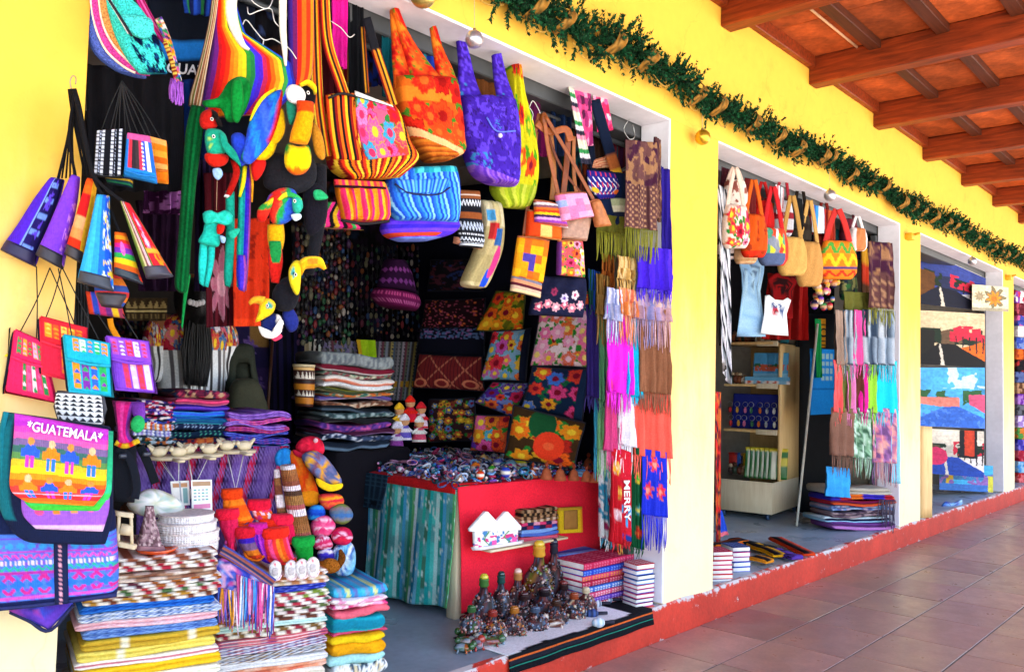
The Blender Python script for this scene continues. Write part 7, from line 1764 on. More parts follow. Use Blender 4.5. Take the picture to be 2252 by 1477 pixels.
for i in range(90):
 u,v = R.random(),R.random()
 x = 1010 + 270 * u; yb = 1398 - 66 * u + (v - .5) * 70 + (6 if u < .3 else 0)
 pl = Pl(x,yb,max(.02,.06 + .20 * (1 - v) + .04 * u),20)
 q3 = at_z(x,yb,ZF + .004)
 s = R.uniform(.024,.042)
 cA,cB = R.choice(fc),R.choice(fc)
 a = R.uniform(0,6.28)
 ax = np.array([[math.cos(a),math.sin(a),0],[-math.sin(a),math.cos(a),0],[0,0,1]])
 thing('beaded_animal',f'tiny {fcn[cA]} beaded animal with a {fcn[cB]} head on the floor cloth','figurine',[('body',ball(q3 + [0,0,s * .62],s,mosaic([cA,cB,R.choice(fc)],7,7,i),8,(1.5,.7,.62),ax),'gloss'),('head',ball(q3 + ax[0] * s * 1.4 + [0,0,s * 1.0],s * .5,cB,7),'gloss'),*[('leg',tube(np.array([q3 + ax[0] * s * f + ax[1] * s * g + [0,0,s * .5],q3 + ax[0] * s * f * 1.3 + ax[1] * s * g * 1.5]),s * .16,cA,4),'gloss') for f in (-.8,.8) for g in (-.4,.4)]],'tiny beaded animals heaped at the kerb')
bp2 = [at_z(1000 + 270 * R.random(),1415 - 60 * R.random(),ZF + .01) for i in range(0)]
for i,(x,y) in enumerate([(1306,1292),(1310,1314),(1302,1336),(1316,1356),(1330,1284),(1334,1306)]):
 q3 = at_z(x,y + 12,ZF + .025)
 ax_ = nrm([.8,-.55,0])
 thing('striped_maraca',f'{["white", "navy and white", "dark blue", "pale blue", "black and white", "slate blue"][i]} striped maraca on the floor cloth','maraca',[('head',ball(q3,.026,stripes([['#f0f0f4','#30508c'],['#1c2c5c','#e8ecf4'],['#18244a','#4868a8'],['#b0d0e8','#f4f8fa'],['#181820','#f0f0f0'],['#486088','#e0e8f0']][i],6,'v'),12,(1,1,1.35),np.array([np.cross(ax_,[0,0,1]),[0,0,1],ax_])),'paint'),('grip',tube(np.array([q3 + ax_ * .03,q3 + ax_ * .085]),.009,'#28283c',8),'paint')],'striped maracas')
# ---- notebooks
def notebook_stack(x0,x1,ys,Y,a,cols,where,D,seed,group,spine=False):
 pl = Pl((x0 + x1) / 2,ys[0],Y,a)
 zs = [pl.at((x0 + x1) / 2,y)[2] for y in ys]
 A,B = pl.at(x0,ys[1]),pl.at(x1,ys[1])
 W = np.dot(B - A,pl.x)
 R = random.Random(seed)
 for i,(w,c) in enumerate(cols):
  z1,z0 = zs[i],zs[i + 1]
  m_ = A + pl.x * (W / 2 + R.uniform(-.006,.006)) - pl.n * (D / 2 + R.uniform(-.006,.006))
  an = R.uniform(-.04,.04)
  ax = np.array([pl.x * math.cos(an) - pl.n * math.sin(an),-pl.n * math.cos(an) - pl.x * math.sin(an),[0,0,1]])
  H = z1 - z0 - .0008
  t = .0035
  def cov(z):
   u_,v_ = np.meshgrid(np.linspace(0,1,30),np.linspace(0,1,20)); u_,v_ = u_.ravel(),v_.ravel()
   P = np.array([*m_[:2],z]) + ax[0] * ((u_ - .5) * W)[:,None] + ax[1] * ((v_ - .5) * D)[:,None]
   g = box((*m_[:2],z - t / 2),(W,D,t),ax,cc(c(np.array([.5]),np.array([.5]))[0]),.001)
   return Geo(P + [0,0,.0006],grid_quads(20,30),None,c(u_,v_)) + g
  thing('notebook',f'{w} notebook, {ORD[i]} {"of" if i == 0 else "from the top of"} {where}','notebook',[('cover',cov(z1 - .001),'cloth'),('pages',box((*m_[:2],(z0 + z1) / 2),(W - .006,D - .006,H - 2 * t),ax,'#f6f4f0',.001),'paper'),('back_cover',box((*m_[:2],z0 + t / 2 + .0006),(W,D,t),ax,cc(c(np.array([.3]),np.array([.4]))[0]),.001),'cloth')]
    + ([('spine',sheet(lambda a_,b_: np.array([*m_[:2],z0]) + ax[0] * ((a_ - .5) * W)[:,None] - ax[1] * (D / 2 + .004 * np.sin(b_ * 3.14))[:,None] + np.array([0,0,1]) * ((1 - b_) * (z1 - z0 - .001) + .0005)[:,None],40,8,c,.003),'cloth')] if spine else []),group)
pc = lambda a,b: bands([(i / 12,i / 12 + .05,'dot',b,18) for i in range(12)],a)
NB = [('pink woven',pc('#d83060','#f080a0')),('royal blue',pc('#2c50c8','#88a8f0')),('orange and pink',pc('#e84880','#f8b040')),('crimson',pc('#c02048','#f0a0b0')),('blue and white',pc('#4878d0','#e8f0f8')),('rose',pc('#e0507c','#f8d0d8')),('violet',pc('#6840b0','#c0a0e0')),('red and white',pc('#d83848','#f8e8e8')),('navy',pc('#283c80','#90a8e0')),('coral',pc('#f07058','#f8d0c0')),('magenta',pc('#d03890','#f0b0d8')),('sky blue',pc('#58a0e0','#e0f0fa'))]
notebook_stack(1284,1396,[1228,1243,1256,1268,1280,1292,1304,1315,1326,1337,1347,1358],.20,4,NB[:11],'the tall notebook stack by the pier',.20,1,'notebooks in the tall stack',True)
notebook_stack(1402,1440,[1240,1252,1263,1274,1284,1294,1304,1314,1324,1334,1342],.03,14,[NB[i] for i in (7,4,8,11,0,6,5,8,10,9)],'the stack against the white jamb',.12,2,'notebooks in the stack against the jamb')
notebook_stack(1230,1318,[1214,1226,1240,1254,1268,1282],.42,12,[('pale blue striped',stripes(['#88a8e8','#3c58c0','#5878d8'],6,'v')),('blue',flat('#2c48b8')),('magenta',flat('#c02890')),('purple and red',stripes(['#782c90','#c02848'],2,'v')),('violet',flat('#50289c'))],'the low stack behind the bottles',.2,3,'notebooks behind the bottles',True)
# ---- floor cloth with stripes hanging over the kerb
def floor_cloth(u,v):
 A,B = at_z(1150,1452,ZF + .006),at_z(1452,1340,ZF + .006)
 A,B = np.array([A[0],0,ZF]),np.array([B[0] - .02,0,ZF])
 L_ = B - A
 d = np.clip((v - .62) / .38,0,1)
 e = .012 * np.sin(u * 11) + .02 * (fbm(u * 5,u * 0 + .5,3) - .5)
 y = .34 * (1 - np.clip(v / .62,0,1)) - .022 * np.clip(v / .62,0,1) ** 6 - .012 * d
 z = .008 + .004 * fbm(u * 6,v * 5,2) - (.085 + e * 0) * d
 return np.stack([A[0] + L_[0] * u,y + .004 * np.sin(u * 23) * d,ZF + z],-1)
fcc = over(flat('#12141c'),(lambda u,v: (v > .18) & (v < .52 + .12 * fbm(u * 4,u * 0,4)) & (u < .86),'#ffffff'),(lambda u,v: np.abs(v - .72) < .018,'#e07030'),(lambda u,v: np.abs(v - .86) < .012,'#2c9880'),(lambda u,v: (np.abs(v - .78) < .05),'#232834'))
thing('floor_cloth','black striped cloth with a white middle spread on the floor and over the kerb','cloth',[(None,sheet(floor_cloth,80,60,fcc,.005),'cloth')])
# ================================================================== SCARVES ON THE RIGHT JAMB
JS = Pl(1400,700,-.05,14)
JI = Pl(1340,700,.10,30)
mix = lambda *c: mosaic(list(c),26,2,7,0)
def sc(label,x0,x1,y0,y1,col,fl=0,pl=None,off=0.0,folds=3,amp=.022,frc=None,dy=8,**k):
 return scarf(label,pl or JS,(x0,y0),(x1,y0 + dy),(x0 - 1,y1),(x1 + 1,y1 + dy),mottled(col if callable(col) else flat(col),.10,7),fl > 0,frc if frc is not None else (flat(col) if not callable(col) else col),fl,folds,amp,off=off,seed=x0 % 17,**k)
sc('white scarf with blue flower print at the foot of the jamb',1320,1348,986,1180,over(flat('#f4f8f8'),(lambda u,v: fbm(u * 3,v * 9,3) > .56,'#48a8c8'),(lambda u,v: fbm(u * 3 + 5,v * 9,6) > .66,'#c83c78')),20,JI,.0)
sc('red scarf with white and yellow flowers low on the jamb',1346,1370,984,1190,over(flat('#d82838'),*flower_list([(.4,.2,.3,'#f8c030','#f0f0e0'),(.6,.45,.26,'#f08030','#f8e070'),(.4,.7,.3,'#fbeef0','#e86080')],4)),16,JS,.0)
mp_ = sc('bright red banner scarf with white lettering',1366,1388,986,1185,over(flat('#c81c34'),(lambda u,v: (v > .62) & (v < .85),checks(['#c81c34','#48a0d0','#e8e8f0','#c81c34'],3,7,3)),(lambda u,v: v > .93,'#1c3c8c')),14,JS,.012,0,.003)
g = mesh_text('MERRY',JS,(1372,1056),(1374,1146),13,'#f6f2f4',off=.022)
o = obj('lettering',g,'cloth',mp_)
sc('dark green scarf with yellow and red flowers low on the jamb',1388,1414,980,1200,over(flat('#14603c'),*flower_list([(.5,.3,.3,'#e8d040','#58c848'),(.5,.62,.26,'#2c98a0','#f0e060'),(.5,.85,.3,'#d83030','#f08040')],5)),16,JS,-.01)
sc('deep blue scarf with red flowers and long blue fringe',1412,1466,986,1130,over(flat('#2438c8'),*flower_list([(.5,.22,.19,'#e8304c','#f8a090'),(.26,.62,.19,'#e0304c','#f8a090'),(.76,.62,.19,'#e8304c','#f8a090')],1.5,6)),74,JS,.01,2,.01,flat('#2838d0'))
sc('coral scarf hanging lowest at the right, with coral fringe',1392,1474,790,1000,'#f87060',50,JS,.0,4)
sc('brown scarf above the coral one',1406,1474,675,860,'#98684c',40,JS,.03,3)
sc('light green scarf with pale fringe',1306,1342,810,985,stripes(['#48b0d0','#a0e0a0','#b8f0b0','#90d8a8'],4),62,JI,.0)
sc('rose pink scarf between the green and the white scarf',1336,1362,815,990,'#e85898',40,JS,-.01)
sc('white scarf with a long white fringe',1358,1390,815,975,'#f4f0f6',60,JS,.0)
sc('navy purple scarf nearest the cushions',1290,1326,668,870,'#3c2c78',26,JI,.03)
sc('sage green scarf beside the magenta one',1318,1346,675,880,'#78b888',34,JI,.05)
sc('bright magenta scarf beside the cyan one',1334,1386,670,860,'#f038e0',40,JS,.02,2)
sc('cyan scarf beside the brown one',1380,1408,675,868,'#20c8e8',12,JS,.015)
sc('lavender and white scarf with a knotted fringe',1336,1366,630,700,mix('#d0d0e8','#a8b0d8','#f0f0f8','#8c98c8'),50,JS,.04,2)
sc('peach and orange streaked scarf with fringe',1362,1396,630,690,mix('#e8a888','#e88c48','#f0c8b0','#d87860'),56,JS,.045,2)
sc('lilac and rose flecked shawl with a long fringe',1392,1474,640,700,mix('#b0a0c8','#c8a0a8','#8888b8','#d8b8b0','#a08098'),60,JS,.045,4)
sc('brown and gold scarf with a knotted fringe',1312,1340,600,690,mix('#8c6828','#b89050','#584020','#c8a060'),60,JI,.07,2)
sc('dark orange scarf behind the olive fringe',1322,1350,555,630,mix('#a85820','#6c3818','#d88840'),20,JI,.05,2)
sc('gold and cream scarf under the olive fringe',1356,1398,560,612,mix('#d8b068','#f0d8a0','#a87c40'),34,JS,.03,2)
sc('green and blue scarf tucked behind the brown and gold scarf',1294,1320,590,680,mix('#2c7048','#2850b8','#1c3c58'),14,JI,.03,2)
sc('royal purple scarf hanging over the white jamb',1400,1478,540,632,stripes(['#4c2cd0','#5830e0','#4020b8','#6038e8'],8),24,JS,.06,4)
sc('dark violet scarf edge against the yellow pier',1452,1472,365,640,'#30208c',10,JS,.03,1)
pais = lambda s: over(mottled(flat('#6c4848'),.25,7,s),(lambda u,v: (v < .5) & (fbm(u * 6,v * 10,s) > .55),'#a07858'),(lambda u,v: (v < .5) & (fbm(u * 6 + 4,v * 10,s + 2) > .6),'#48203c'),(lambda u,v: (v > .5) & (np.sin(u * 46) * np.sin(v * 90) > .35),'#b89070'),(lambda u,v: (v > .5) & (np.sin(u * 20) > .9),'#4c2c30'))
sc('brown paisley shawl with an olive fringe at the top of the jamb',1376,1446,306,500,pais(3),66,JS,.08,2,.012,flat('#8c8c28'),nu=60,nv=80)
sc('folded tan paisley shawl beside the brown one',1440,1456,300,480,pais(5),0,JS,.07,1)
sc('olive fringed shawl half hidden behind the brown paisley shawl',1312,1380,470,508,'#70702c',58,JI,.12,2,.012,flat('#94942c'))
thing('hanging_rail','steel rail across the right jamb carrying the scarves','rail',[(None,tube(np.array([JI.at(1290,420,.02),JS.at(1444,330,.0)]),.008,'#8c8c90',8),'grey_steel')])
# ================================================================== SECOND SHOP
def B2(label,x,y,w,h,Y,col,st='#806040',a=25,name='shoulder_bag',top=None,th=.09,power=2.6):
 pl = Pl(x,y,Y,a)
 top = top or y - h * .5
 rows = [(x - w * .36,y,x + w * .36,y + 3),(x - w * .48,y + h * .4,x + w * .48,y + h * .42),(x - w * .5,y + h * .8,x + w * .5,y + h * .8),(x - w * .36,y + h,x + w * .36,y + h)]
 return thing(name,label,'bag',[('body',loft(pl,rows,th,col,34,34,power=power,wr=.006),'cloth'),('strap',strap(pl,[(x - w * .32,y + 4),(x - w * .2,(y + top) / 2),(x - 3,top)],w * .16,st,th=.01),'cloth'),('strap',strap(pl,[(x + w * .32,y + 4),(x + w * .2,(y + top) / 2),(x + 3,top)],w * .16,st,th=.01,off=.01),'cloth')],'bags under the lintel of the second shop')
Y2 = .02
B2('white hobo bag with pink embroidered flowers at the left of the second shop',1618,450,56,96,-.02,floral('#f0dcd0',['#e83c6c','#f05c90','#d82848','#f08ca8'],12,(.12,.18),71),'#e8d0c0',top=372)
B2('white bag with brown leaf print above the pink flowered one',1616,395,50,60,.06,over(mottled(flat('#e8dcd0'),.1,5),(lambda u,v: fbm(u * 5,v * 6,2) > .56,'#9c5c50')),'#d8c0b0',top=368)
B2('orange and rust hobo bag beside the pink flowered bag',1658,470,54,96,.02,over(mottled(flat('#d85c18'),.25,6),(lambda u,v: v > .75,'#e83818'),(lambda u,v: fbm(u * 6,v * 6,5) > .6,'#a83c14')),'#d86820',top=395)
B2('denim bag with a bright patchwork front',1700,500,62,84,.04,over(flat('#5c6c90'),(lambda u,v: (v < .55),mosaic(['#a8a8b0','#d8d840','#58a888','#e85030','#9098a8','#e0e0e0'],7,5,4)),(lambda u,v: u > .8,'#e84838')),'#c82830',top=410)
B2('red bag behind the denim one',1678,440,44,90,.12,'#d02020','#b81c1c',top=400)
B2('tan straw bag with a curved flap',1742,520,60,86,.04,mottled(flat('#d0a860'),.1,8),'#b89050',top=430)
B2('tan leather backpack hanging behind the straw bag',1780,530,54,100,.10,mottled(flat('#c89858'),.1,5),'#c8a060',top=440)
B2('orange zigzag woven bucket bag',1842,528,82,86,.02,bands([(.05,.3,'zig','#58a848',3),(.3,.55,'zig','#f8c828',3),(.55,.62,'line','#5c4878',1),(.66,.9,'zig','#d83c20',3)],'#f08820'),'#c83c38',top=460)
B2('orange and white bag at the end of the lintel',1886,500,36,52,-.0,over(flat('#d08858'),(lambda u,v: np.abs(u - .5) > .3,'#f0e8e8')),'#f0e8e8',top=476)
B2('dark coin bag hanging low behind the bucket bag',1866,600,34,60,.15,mosaic(['#506048','#48804c','#283848','#a0a068'],6,6,5),'#c8a040',top=540)
for i,(x0,x1,y0,y1,col,w) in enumerate([(1706,1724,405,470,stripes(['#f0f0f4','#c02838','#e8e8f0','#283050'],6),'white and red scarf in the second shop'),(1738,1764,430,500,flat('#14181c'),'black sash in the second shop'),(1784,1812,448,510,stripes(['#e8ecf0','#2858b0','#48a0e0','#f0f0f4'],5),'blue and white striped flag cloth'),(1812,1836,458,540,stripes(['#d84830','#8c2020','#e87848'],5),'red sash above the bucket bag'),(1588,1606,366,410,flat('#4a1c28'),'dark wine sash at the corner of the second shop'),(1640,1664,390,470,flat('#6c1c1c'),'dark red sash behind the orange bag'),(1894,1912,540,700,stripes(['#e0a830','#d84828','#604028','#e86828'],4,'v'),'orange and brown sash beside the shawl')]):
 drop(w,((x0,y0),(x1,y0 + 8),(x0,y1),(x1,y1 + 4)),col,.14,20,nm='sash',folds=1,nu=12,nv=16,seed=i,cat='scarf')
drop('white, black and grey striped blanket at the left edge of the second shop',((1578,405),(1604,420),(1582,790),(1608,845)),stripes(['#f0f0f4','#e8e8f0','#202428','#a0a8b0','#e0e0e8','#f4f4f8','#303840'],21,'v',skew=-.5),.06,25,nm='blanket',amp=.03,folds=1)
drop('red flowered cloth strip down the left edge of the second shop',((1572,860),(1586,862),(1572,1190),(1584,1190)),mosaic(['#8c2028','#d83c30','#38203c','#c87038'],4,26,4),.05,10,nm='sash',folds=1)
drop('blue cloth corner with a pink hem low at the left of the second shop',((1580,1120),(1588,1122),(1578,1180),(1602,1176)),over(flat('#2c58c8'),(lambda u,v: v > .85,'#e07888')),.10,10,nm='sash',folds=1)
def garment(label,name,pts,col,Y,th=.06,extra=()):
 c = np.mean(pts,0); pl = Pl(c[0],c[1],Y,30)
 return thing(name,label,'clothing',[('cloth',outline(pl,pts,th * .6,col,smooth=False,rings=(1,.985,.95,.88,.8,.7,.6,.5,.4,.3,.2,.1),prof=(0,.6,.8,.88,.92,.94,.95,.96,.97,.98,.99,1),n=None),'cloth')] + [e(pl) for e in extra],'clothes in the second shop')
drop('red cape hanging behind the white embroidered top',((1690,600),(1776,612),(1672,745),(1776,748)),stripes(['#b81c18','#c82820','#8c1410','#d03028'],9),.85,30,nm='cape',folds=4,amp=.03)
garment('dark red blouse with a black embroidered yoke','blouse',[(1688,612),(1706,600),(1738,600),(1756,616),(1742,640),(1744,700),(1700,700),(1694,640)],over(mottled(flat('#b81c20'),.2,6),(lambda u,v: (v < .5) & (fbm(u * 8,v * 8,3) > .55),'#401418')),.75)
garment('pale blue child dress hanging in the second shop','dress',[(1622,566),(1640,562),(1652,572),(1664,564),(1682,570),(1680,600),(1672,640),(1684,740),(1620,740),(1632,640),(1630,600)],over(mottled(stripes(['#a8d0f0','#b8dcf4','#98c4ec'],13),.06,5),(lambda u,v: (v < .4) & (fbm(u * 12,v * 16,4) > .64),'#6c88a8')),.60)
garment('white sleeveless top with red and blue embroidery','blouse',[(1682,650),(1692,648),(1704,658),(1722,660),(1732,654),(1740,660),(1730,690),(1734,738),(1672,734),(1680,690)],over(flat('#f6f8fa'),(lambda u,v: (np.hypot(u - .5,(v - .42)) < .24) & (fbm(u * 10,v * 10,3) > .57),'#3c5c90'),*flower_list([(.5,.42,.1,'#c83848','#502028'),(.3,.5,.06,'#3c70b0','#f0f0f0'),(.72,.5,.06,'#3c70b0','#f0f0f0')])),.45)
thing('cloth_ball','bunch of little cloth dolls hanging in a ball','ornament',[('doll',ball(Pl(1812,645,.2).p + np.array([R60.uniform(-.11,.11),R60.uniform(-.08,.08),R60.uniform(-.12,.12)]),R60.uniform(.02,.034),stripes([R60.choice(MULTI),'#e8b890',R60.choice(MULTI),'#3c2420'],4,'v'),8,(1,1,1.3)),'felt') for i in range(34)])
drop('black cloth added as shade at the back behind the bags of the second shop',((1580,330),(1960,480),(1580,760),(1900,760)),mottled(flat('#16141a'),.4,8),1.5,20,folds=6,amp=.02,nm='wall_textile')  # added sheet, its black colour stands for the dim depth of the shop
drop('black cloth added as shade along the right wall of the second shop',((1740,380),(1960,480),(1760,1150),(1900,1130)),mottled(flat('#14161c'),.4,8),1.1,70,folds=5,amp=.015,nm='wall_textile')  # added dark sheet in place of shade, covers the pale partition
DC = [('wine red','#5c1424'),('navy','#141c3c'),('rust','#7c3414'),('plum','#40143c'),('bottle green','#14382c'),('mustard','#8c6414'),('charcoal','#1c1c22'),('teal','#145058'),('crimson','#8c1428'),('ochre','#94581c'),('royal blue','#1c3484'),('brown','#40281c'),('magenta','#84145c'),('slate','#303848'),('olive','#484c18'),('violet','#3c2078')]
for i in range(30):
 near = i < 17
 x = 700 + 40 * i if near else 1588 + 25 * (i - 17)
 y = (-20 + .44 * (x - 700) if near else 330 + .46 * (x - 1588))
 n_,c = DC[(i * 5) % 16]
 wd,ln = (R60.uniform(30,48),R60.uniform(150,250)) if near else (R60.uniform(20,30),R60.uniform(90,160))
 drop(f'{n_} {"cloth" if i % 2 else "shawl"} hung deep behind the bags of the {"near" if near else "second"} shop, {ORD[i % 17] if i % 17 else "first"} from its left',((x,y),(x + wd,y + 10),(x - 2,y + ln),(x + wd,y + ln + 6)),[mottled(flat(c),.3,6,i),stripes([c,DC[(i * 5 + 3) % 16][1],c,DC[(i + 7) % 16][1]],8),mosaic([c,c,DC[(i + 4) % 16][1],DC[(i + 9) % 16][1]],7,16,i)][i % 3],.36 + .03 * (i % 4),15,nm='scarf',cat='scarf',nu=20,nv=24,seed=i,group='dim cloths hung behind the bags')
for i,(x,y,w,h,c,st_,lb) in enumerate([(1640,520,46,60,'#e0b890','#c8a070','peach woven bag low behind the pink flowered one'),(1722,440,40,80,'#d8d8e0','#a02838','white bag with a red strap behind the denim one'),(1760,470,44,70,'#383028','#281c14','dark leather bag behind the straw bag'),(1812,490,40,60,'#a83830','#802018','brick red bag behind the backpack'),(1866,480,36,60,'#6c2838','#501c28','wine coloured bag near the end of the lintel'),(1600,500,40,70,'#e8e0e0','#202020','white shoulder bag against the striped blanket')]):
 B2(lb,x,y,w,h,.12 + .02 * i,mottled(stripes([c,c,st_],7,'v'),.2,6),st_,top=y - h)
# ---- shelf on castors
c0s,c1s,c2s = at_z(1575,1118,ZF + .06),at_z(1698,1132,ZF + .06),at_z(1754,1108,ZF + .06)
sx = nrm((c1s - c0s) * [1,1,0]); sy = np.array([-sx[1],sx[0],0])
if sy @ _f < 0: sy = -sy
SWd = np.linalg.norm(c1s - c0s); SDp = abs((c2s - c1s) @ sy)
pf = Pl(1698,1000,Y=c1s[1])
Zs = lambda y: pf.at(1698,y)[2]
AXS = np.array([sx,sy,[0,0,1]])
mid = c1s - sx * SWd / 2 + sy * SDp / 2
W2 = SWd
def sbox(u,v,z,w,d,h,mat_ch=.003): return box((*(mid + sx * u + sy * v)[:2],z),(w,d,h),AXS,ch=mat_ch)
zt,zb2 = Zs(752),ZF + .06
zl = [Zs(1052) - .02,Zs(952),Zs(848),zt]
parts = [('back_panel',sbox(0,SDp / 2 - .01,(zt + zb2) / 2,W2,.02,zt - zb2),'pale_wood'),('side_panel',sbox(W2 / 2 - .012,0.1,(zt + zb2) / 2,.02,SDp - .22,zt - zb2 - .02),'pale_wood'),('box_front',sbox(0,-SDp / 2 + .01,(zb2 + Zs(1062)) / 2,W2,.02,Zs(1062) - zb2),'cream_wood'),('box_side',sbox(W2 / 2 - .01,.0,(zb2 + Zs(1062)) / 2,.02,SDp - .04,Zs(1062) - zb2 - .006),'cream_wood')]
for z in zl[1:]: parts.append(('shelf',sbox(-.02,.06 if z < zt else .05,z,W2 - .06,SDp - .16,.024),'pale_wood')); parts.append(('shelf_edge',sbox(W2 / 2 - .11,-SDp / 2 + .15,z - .004,.2,.03,.05),'cream_wood'))
parts.append(('box_floor',sbox(0,0,zb2 + .02,W2 - .05,SDp - .05,.02),'cream_wood'))
for u,v in ((W2 / 2 - .06,-SDp / 2 + .06),(W2 / 2 - .06,SDp / 2 - .06),(-W2 / 2 + .06,-SDp / 2 + .06),(-W2 / 2 + .06,SDp / 2 - .06)):
 c = mid + sx * u + sy * v
 parts.append(('castor',tube(np.array([[c[0],c[1],ZF + .03] - sx * .012,[c[0],c[1],ZF + .03] + sx * .012]),.029,'#3c5a80',12) + tube(np.array([[c[0],c[1],ZF + .05],[c[0],c[1],ZF + .064]]),.018,'#b0b4b8',8),'plastic'))
thing('display_shelf','pale wooden display shelf on castors','shelf',parts)
def onshelf(u,v,z): return mid + sx * u * W2 + sy * v * SDp + np.array([0,0,1]) * (z - mid[2])
def card(label,name,u,v,z,w,h,col,lean=.15,cat='postcard',group=None,nu=24):
 o = onshelf(u,v,z)
 return thing(name,label,cat,[(None,sheet(lambda a,b: o + sx * ((a - .5) * w)[:,None] + np.array([0,0,1]) * ((1 - b) * h)[:,None] - sy * ((b - .5) * lean * h)[:,None],nu,nu,col,.004),'paper')],group)
pcv = lambda s: over(mottled(flat('#58a8d8'),.2,4,s),(lambda u,v: (v > .45) & (v < .7) & (fbm(u * 8,v * 4,s) > .45),'#c86040'),(lambda u,v: (v > .4) & (v < .55) & (fbm(u * 5,v * 5,s + 4) > .6),'#2c6848'),(lambda u,v: v > .8,'#88c0e0'))
card('blue town view postcard, left of the pair on the shelf','postcard',.16,-.2,zl[2] + .07,.21,.25,pcv(3)); card('blue town view postcard, right of the pair on the shelf','postcard',.40,-.2,zl[2] + .07,.21,.25,pcv(8))
card('wide pale blue picture under the two postcards','postcard',.27,-.3,zl[2] + .015,.44,.07,over(flat('#78b8d8'),(lambda u,v: v > .55,mosaic(['#d87050','#f0e8e0','#90c0d8'],14,2,3))))
card('dark blue felt board behind the keyrings','felt_board',.0,-.1,zl[1] + .014,W2 * .97,.34,flat('#1c2c90'),.2,'board')
R = random.Random(91)
for i in range(9):
 o = onshelf(-.42 + .11 * i,-.12,zl[2 if i > 3 else 0] + (.012 if i > 3 else .05) if i < 7 else zl[3] + .012)
 cN,cX = [('red','#b83028'),('blue','#3060a8'),('yellow','#d8a828'),('green','#3c7840'),('purple','#6c4088'),('orange','#d06828'),('white','#e8e4dc'),('brown','#6c4428'),('teal','#28808c')][i]
 thing('small_box',f'little {cN} painted box standing on the display shelf','box',[('box',box(o + [0,0,.07],(.09,.07,.14),AXS,cX,.004),'paint'),('lid',box(o + [0,0,.149],(.098,.078,.018),AXS,cX,.004),'paint')],'painted boxes on the display shelf')
for i in range(14):
 u,hh = -.42 + .13 * (i % 7) + R.uniform(-.02,.02),.25 - .13 * (i // 7)
 o = onshelf(u,-.24,zl[1] + hh)
 cn,ch_ = [('red','#c83838'),('silver','#b0b8c0'),('green','#488860'),('golden','#d8a840'),('white','#e8e8e0'),('orange','#e07830'),('pink','#e080a8')][(i * 3) % 7]
 thing('keyring',f'{cn} keyring in the {"upper" if i < 7 else "lower"} row on the blue felt board','keyring',[('ring',tube(o + np.array([[math.cos(t) * .026 * sx[0],math.cos(t) * .026 * sx[1],math.sin(t) * .026] for t in np.linspace(0,6.28,11)]),.003,'#c8ccd0',4),'wire'),('charm',ball(o - [0,0,.055],.026,ch_,8,(1,.5,1.2)),'paint')],'keyrings on the blue felt board')
for i in range(6):
 o = onshelf(.02 + .085 * i,-.25,Zs(1052) - .03)
 thing('coffee_packet',f'green and white coffee packet, {["furthest left", "second from left", "third from left", "fourth from left", "fifth from left", "furthest right"][i]} in the box','packet',[(None,sheet(lambda a,b: o + sx * ((a - .5) * .15)[:,None] + sy * ((a - .5) * .10 + .04 * (1 - b))[:,None] + np.array([0,0,1]) * ((1 - b) * .29)[:,None] - sy * (.025 * np.sin(np.pi * a) * np.sin(np.pi * b))[:,None],16,16,over(flat('#2c7a38'),(lambda u,v: (np.abs(u - .3) < .16),'#f0f0d8'),(lambda u,v: (v > .3) & (v < .55) & (u > .5),'#d8c828'),(lambda u,v: v < .1,'#e8d840')),.02),'plastic')],'coffee packets in the shelf box')
fgn = {'#6c3c28': 'reddish brown','#384838': 'dark green','#a08060': 'tan','#48302c': 'dark brown','#d8d0c0': 'pale','#8c5030': 'rust'}
for i in range(20):
 lvl,u = (zl[3] + .012,-.45 + .06 * i) if i < 12 else ((zl[2] + .012,-.42 + .07 * (i - 12)) if i < 16 else (Zs(1052) - .02,-.42 + .08 * (i - 16)))
 o = onshelf(u,-.2,lvl); s = R.uniform(.03,.048)
 cA = R.choice(list(fgn))
 thing('figurine',f'{fgn[cA]} figurine, {ORD[i] if i else "first"} in the row on top of the shelf' if i < 12 else (f'small {fgn[cA]} figurine, {ORD[i - 12] if i > 12 else "first"} left of the postcards' if i < 16 else f'{fgn[cA]} figurine, {ORD[i - 16] if i > 16 else "first"} in the box beside the coffee'),'figurine',[('body',ball(o + [0,0,s],s,cA,8,(1.2,.8,1)),'paint'),('head',ball(o + [R.uniform(-.02,.02),0,s * 2.1],s * .55,R.choice(['#a08060','#c8b090','#583828']),7),'paint')],['figurines on top of the shelf','figurines by the postcards','figurines in the shelf box'][0 if i < 12 else 1 if i < 16 else 2])
# ---- door, pole, sign
dpl = Pl(1800,900,X=8.36,a=80)
thing('door_leaf','dark blue grey door standing open inside the second shop','door',[('panel',loft(dpl,[(1752,690,1846,690),(1752,1132,1840,1140)],.05,'#1c222c',10,10,power=9,curve=False,cap=1),'paint'),('edge_strip',loft(dpl,[(1750,700,1756,700),(1750,1130,1756,1131)],.06,'#0f141c',6,6,power=9,cap=1),'paint')])
thing('white_pole','long white pole leaning against the goods in the second shop','pole',[(None,tube(np.array([at_z(1752,1156,ZF + .005),at_y(1798,712,.55)]),.011,'#f0ecdc',10),'paint')])
sp = Pl(1820,730,.75,20)
thing('price_sign','yellow sign with black lettering half hidden by the pole','sign',[('board',loft(sp,[(1799,700,1842,702),(1799,764,1842,764)],.01,'#f0a81c',12,8,power=9,curve=False,cap=1),'card'),('lettering',mesh_text('CAP',sp,(1803,741),(1841,742),20,'#181410',off=.008),'paint'),('print_line',join([loft(sp,[(1804,y,1838,y),(1804,y + 3,1838,y + 3)],.003,'#8c6410',6,4,off=.006) for y in (712,748,757)]),'paint',{'kind': 'stuff'})])
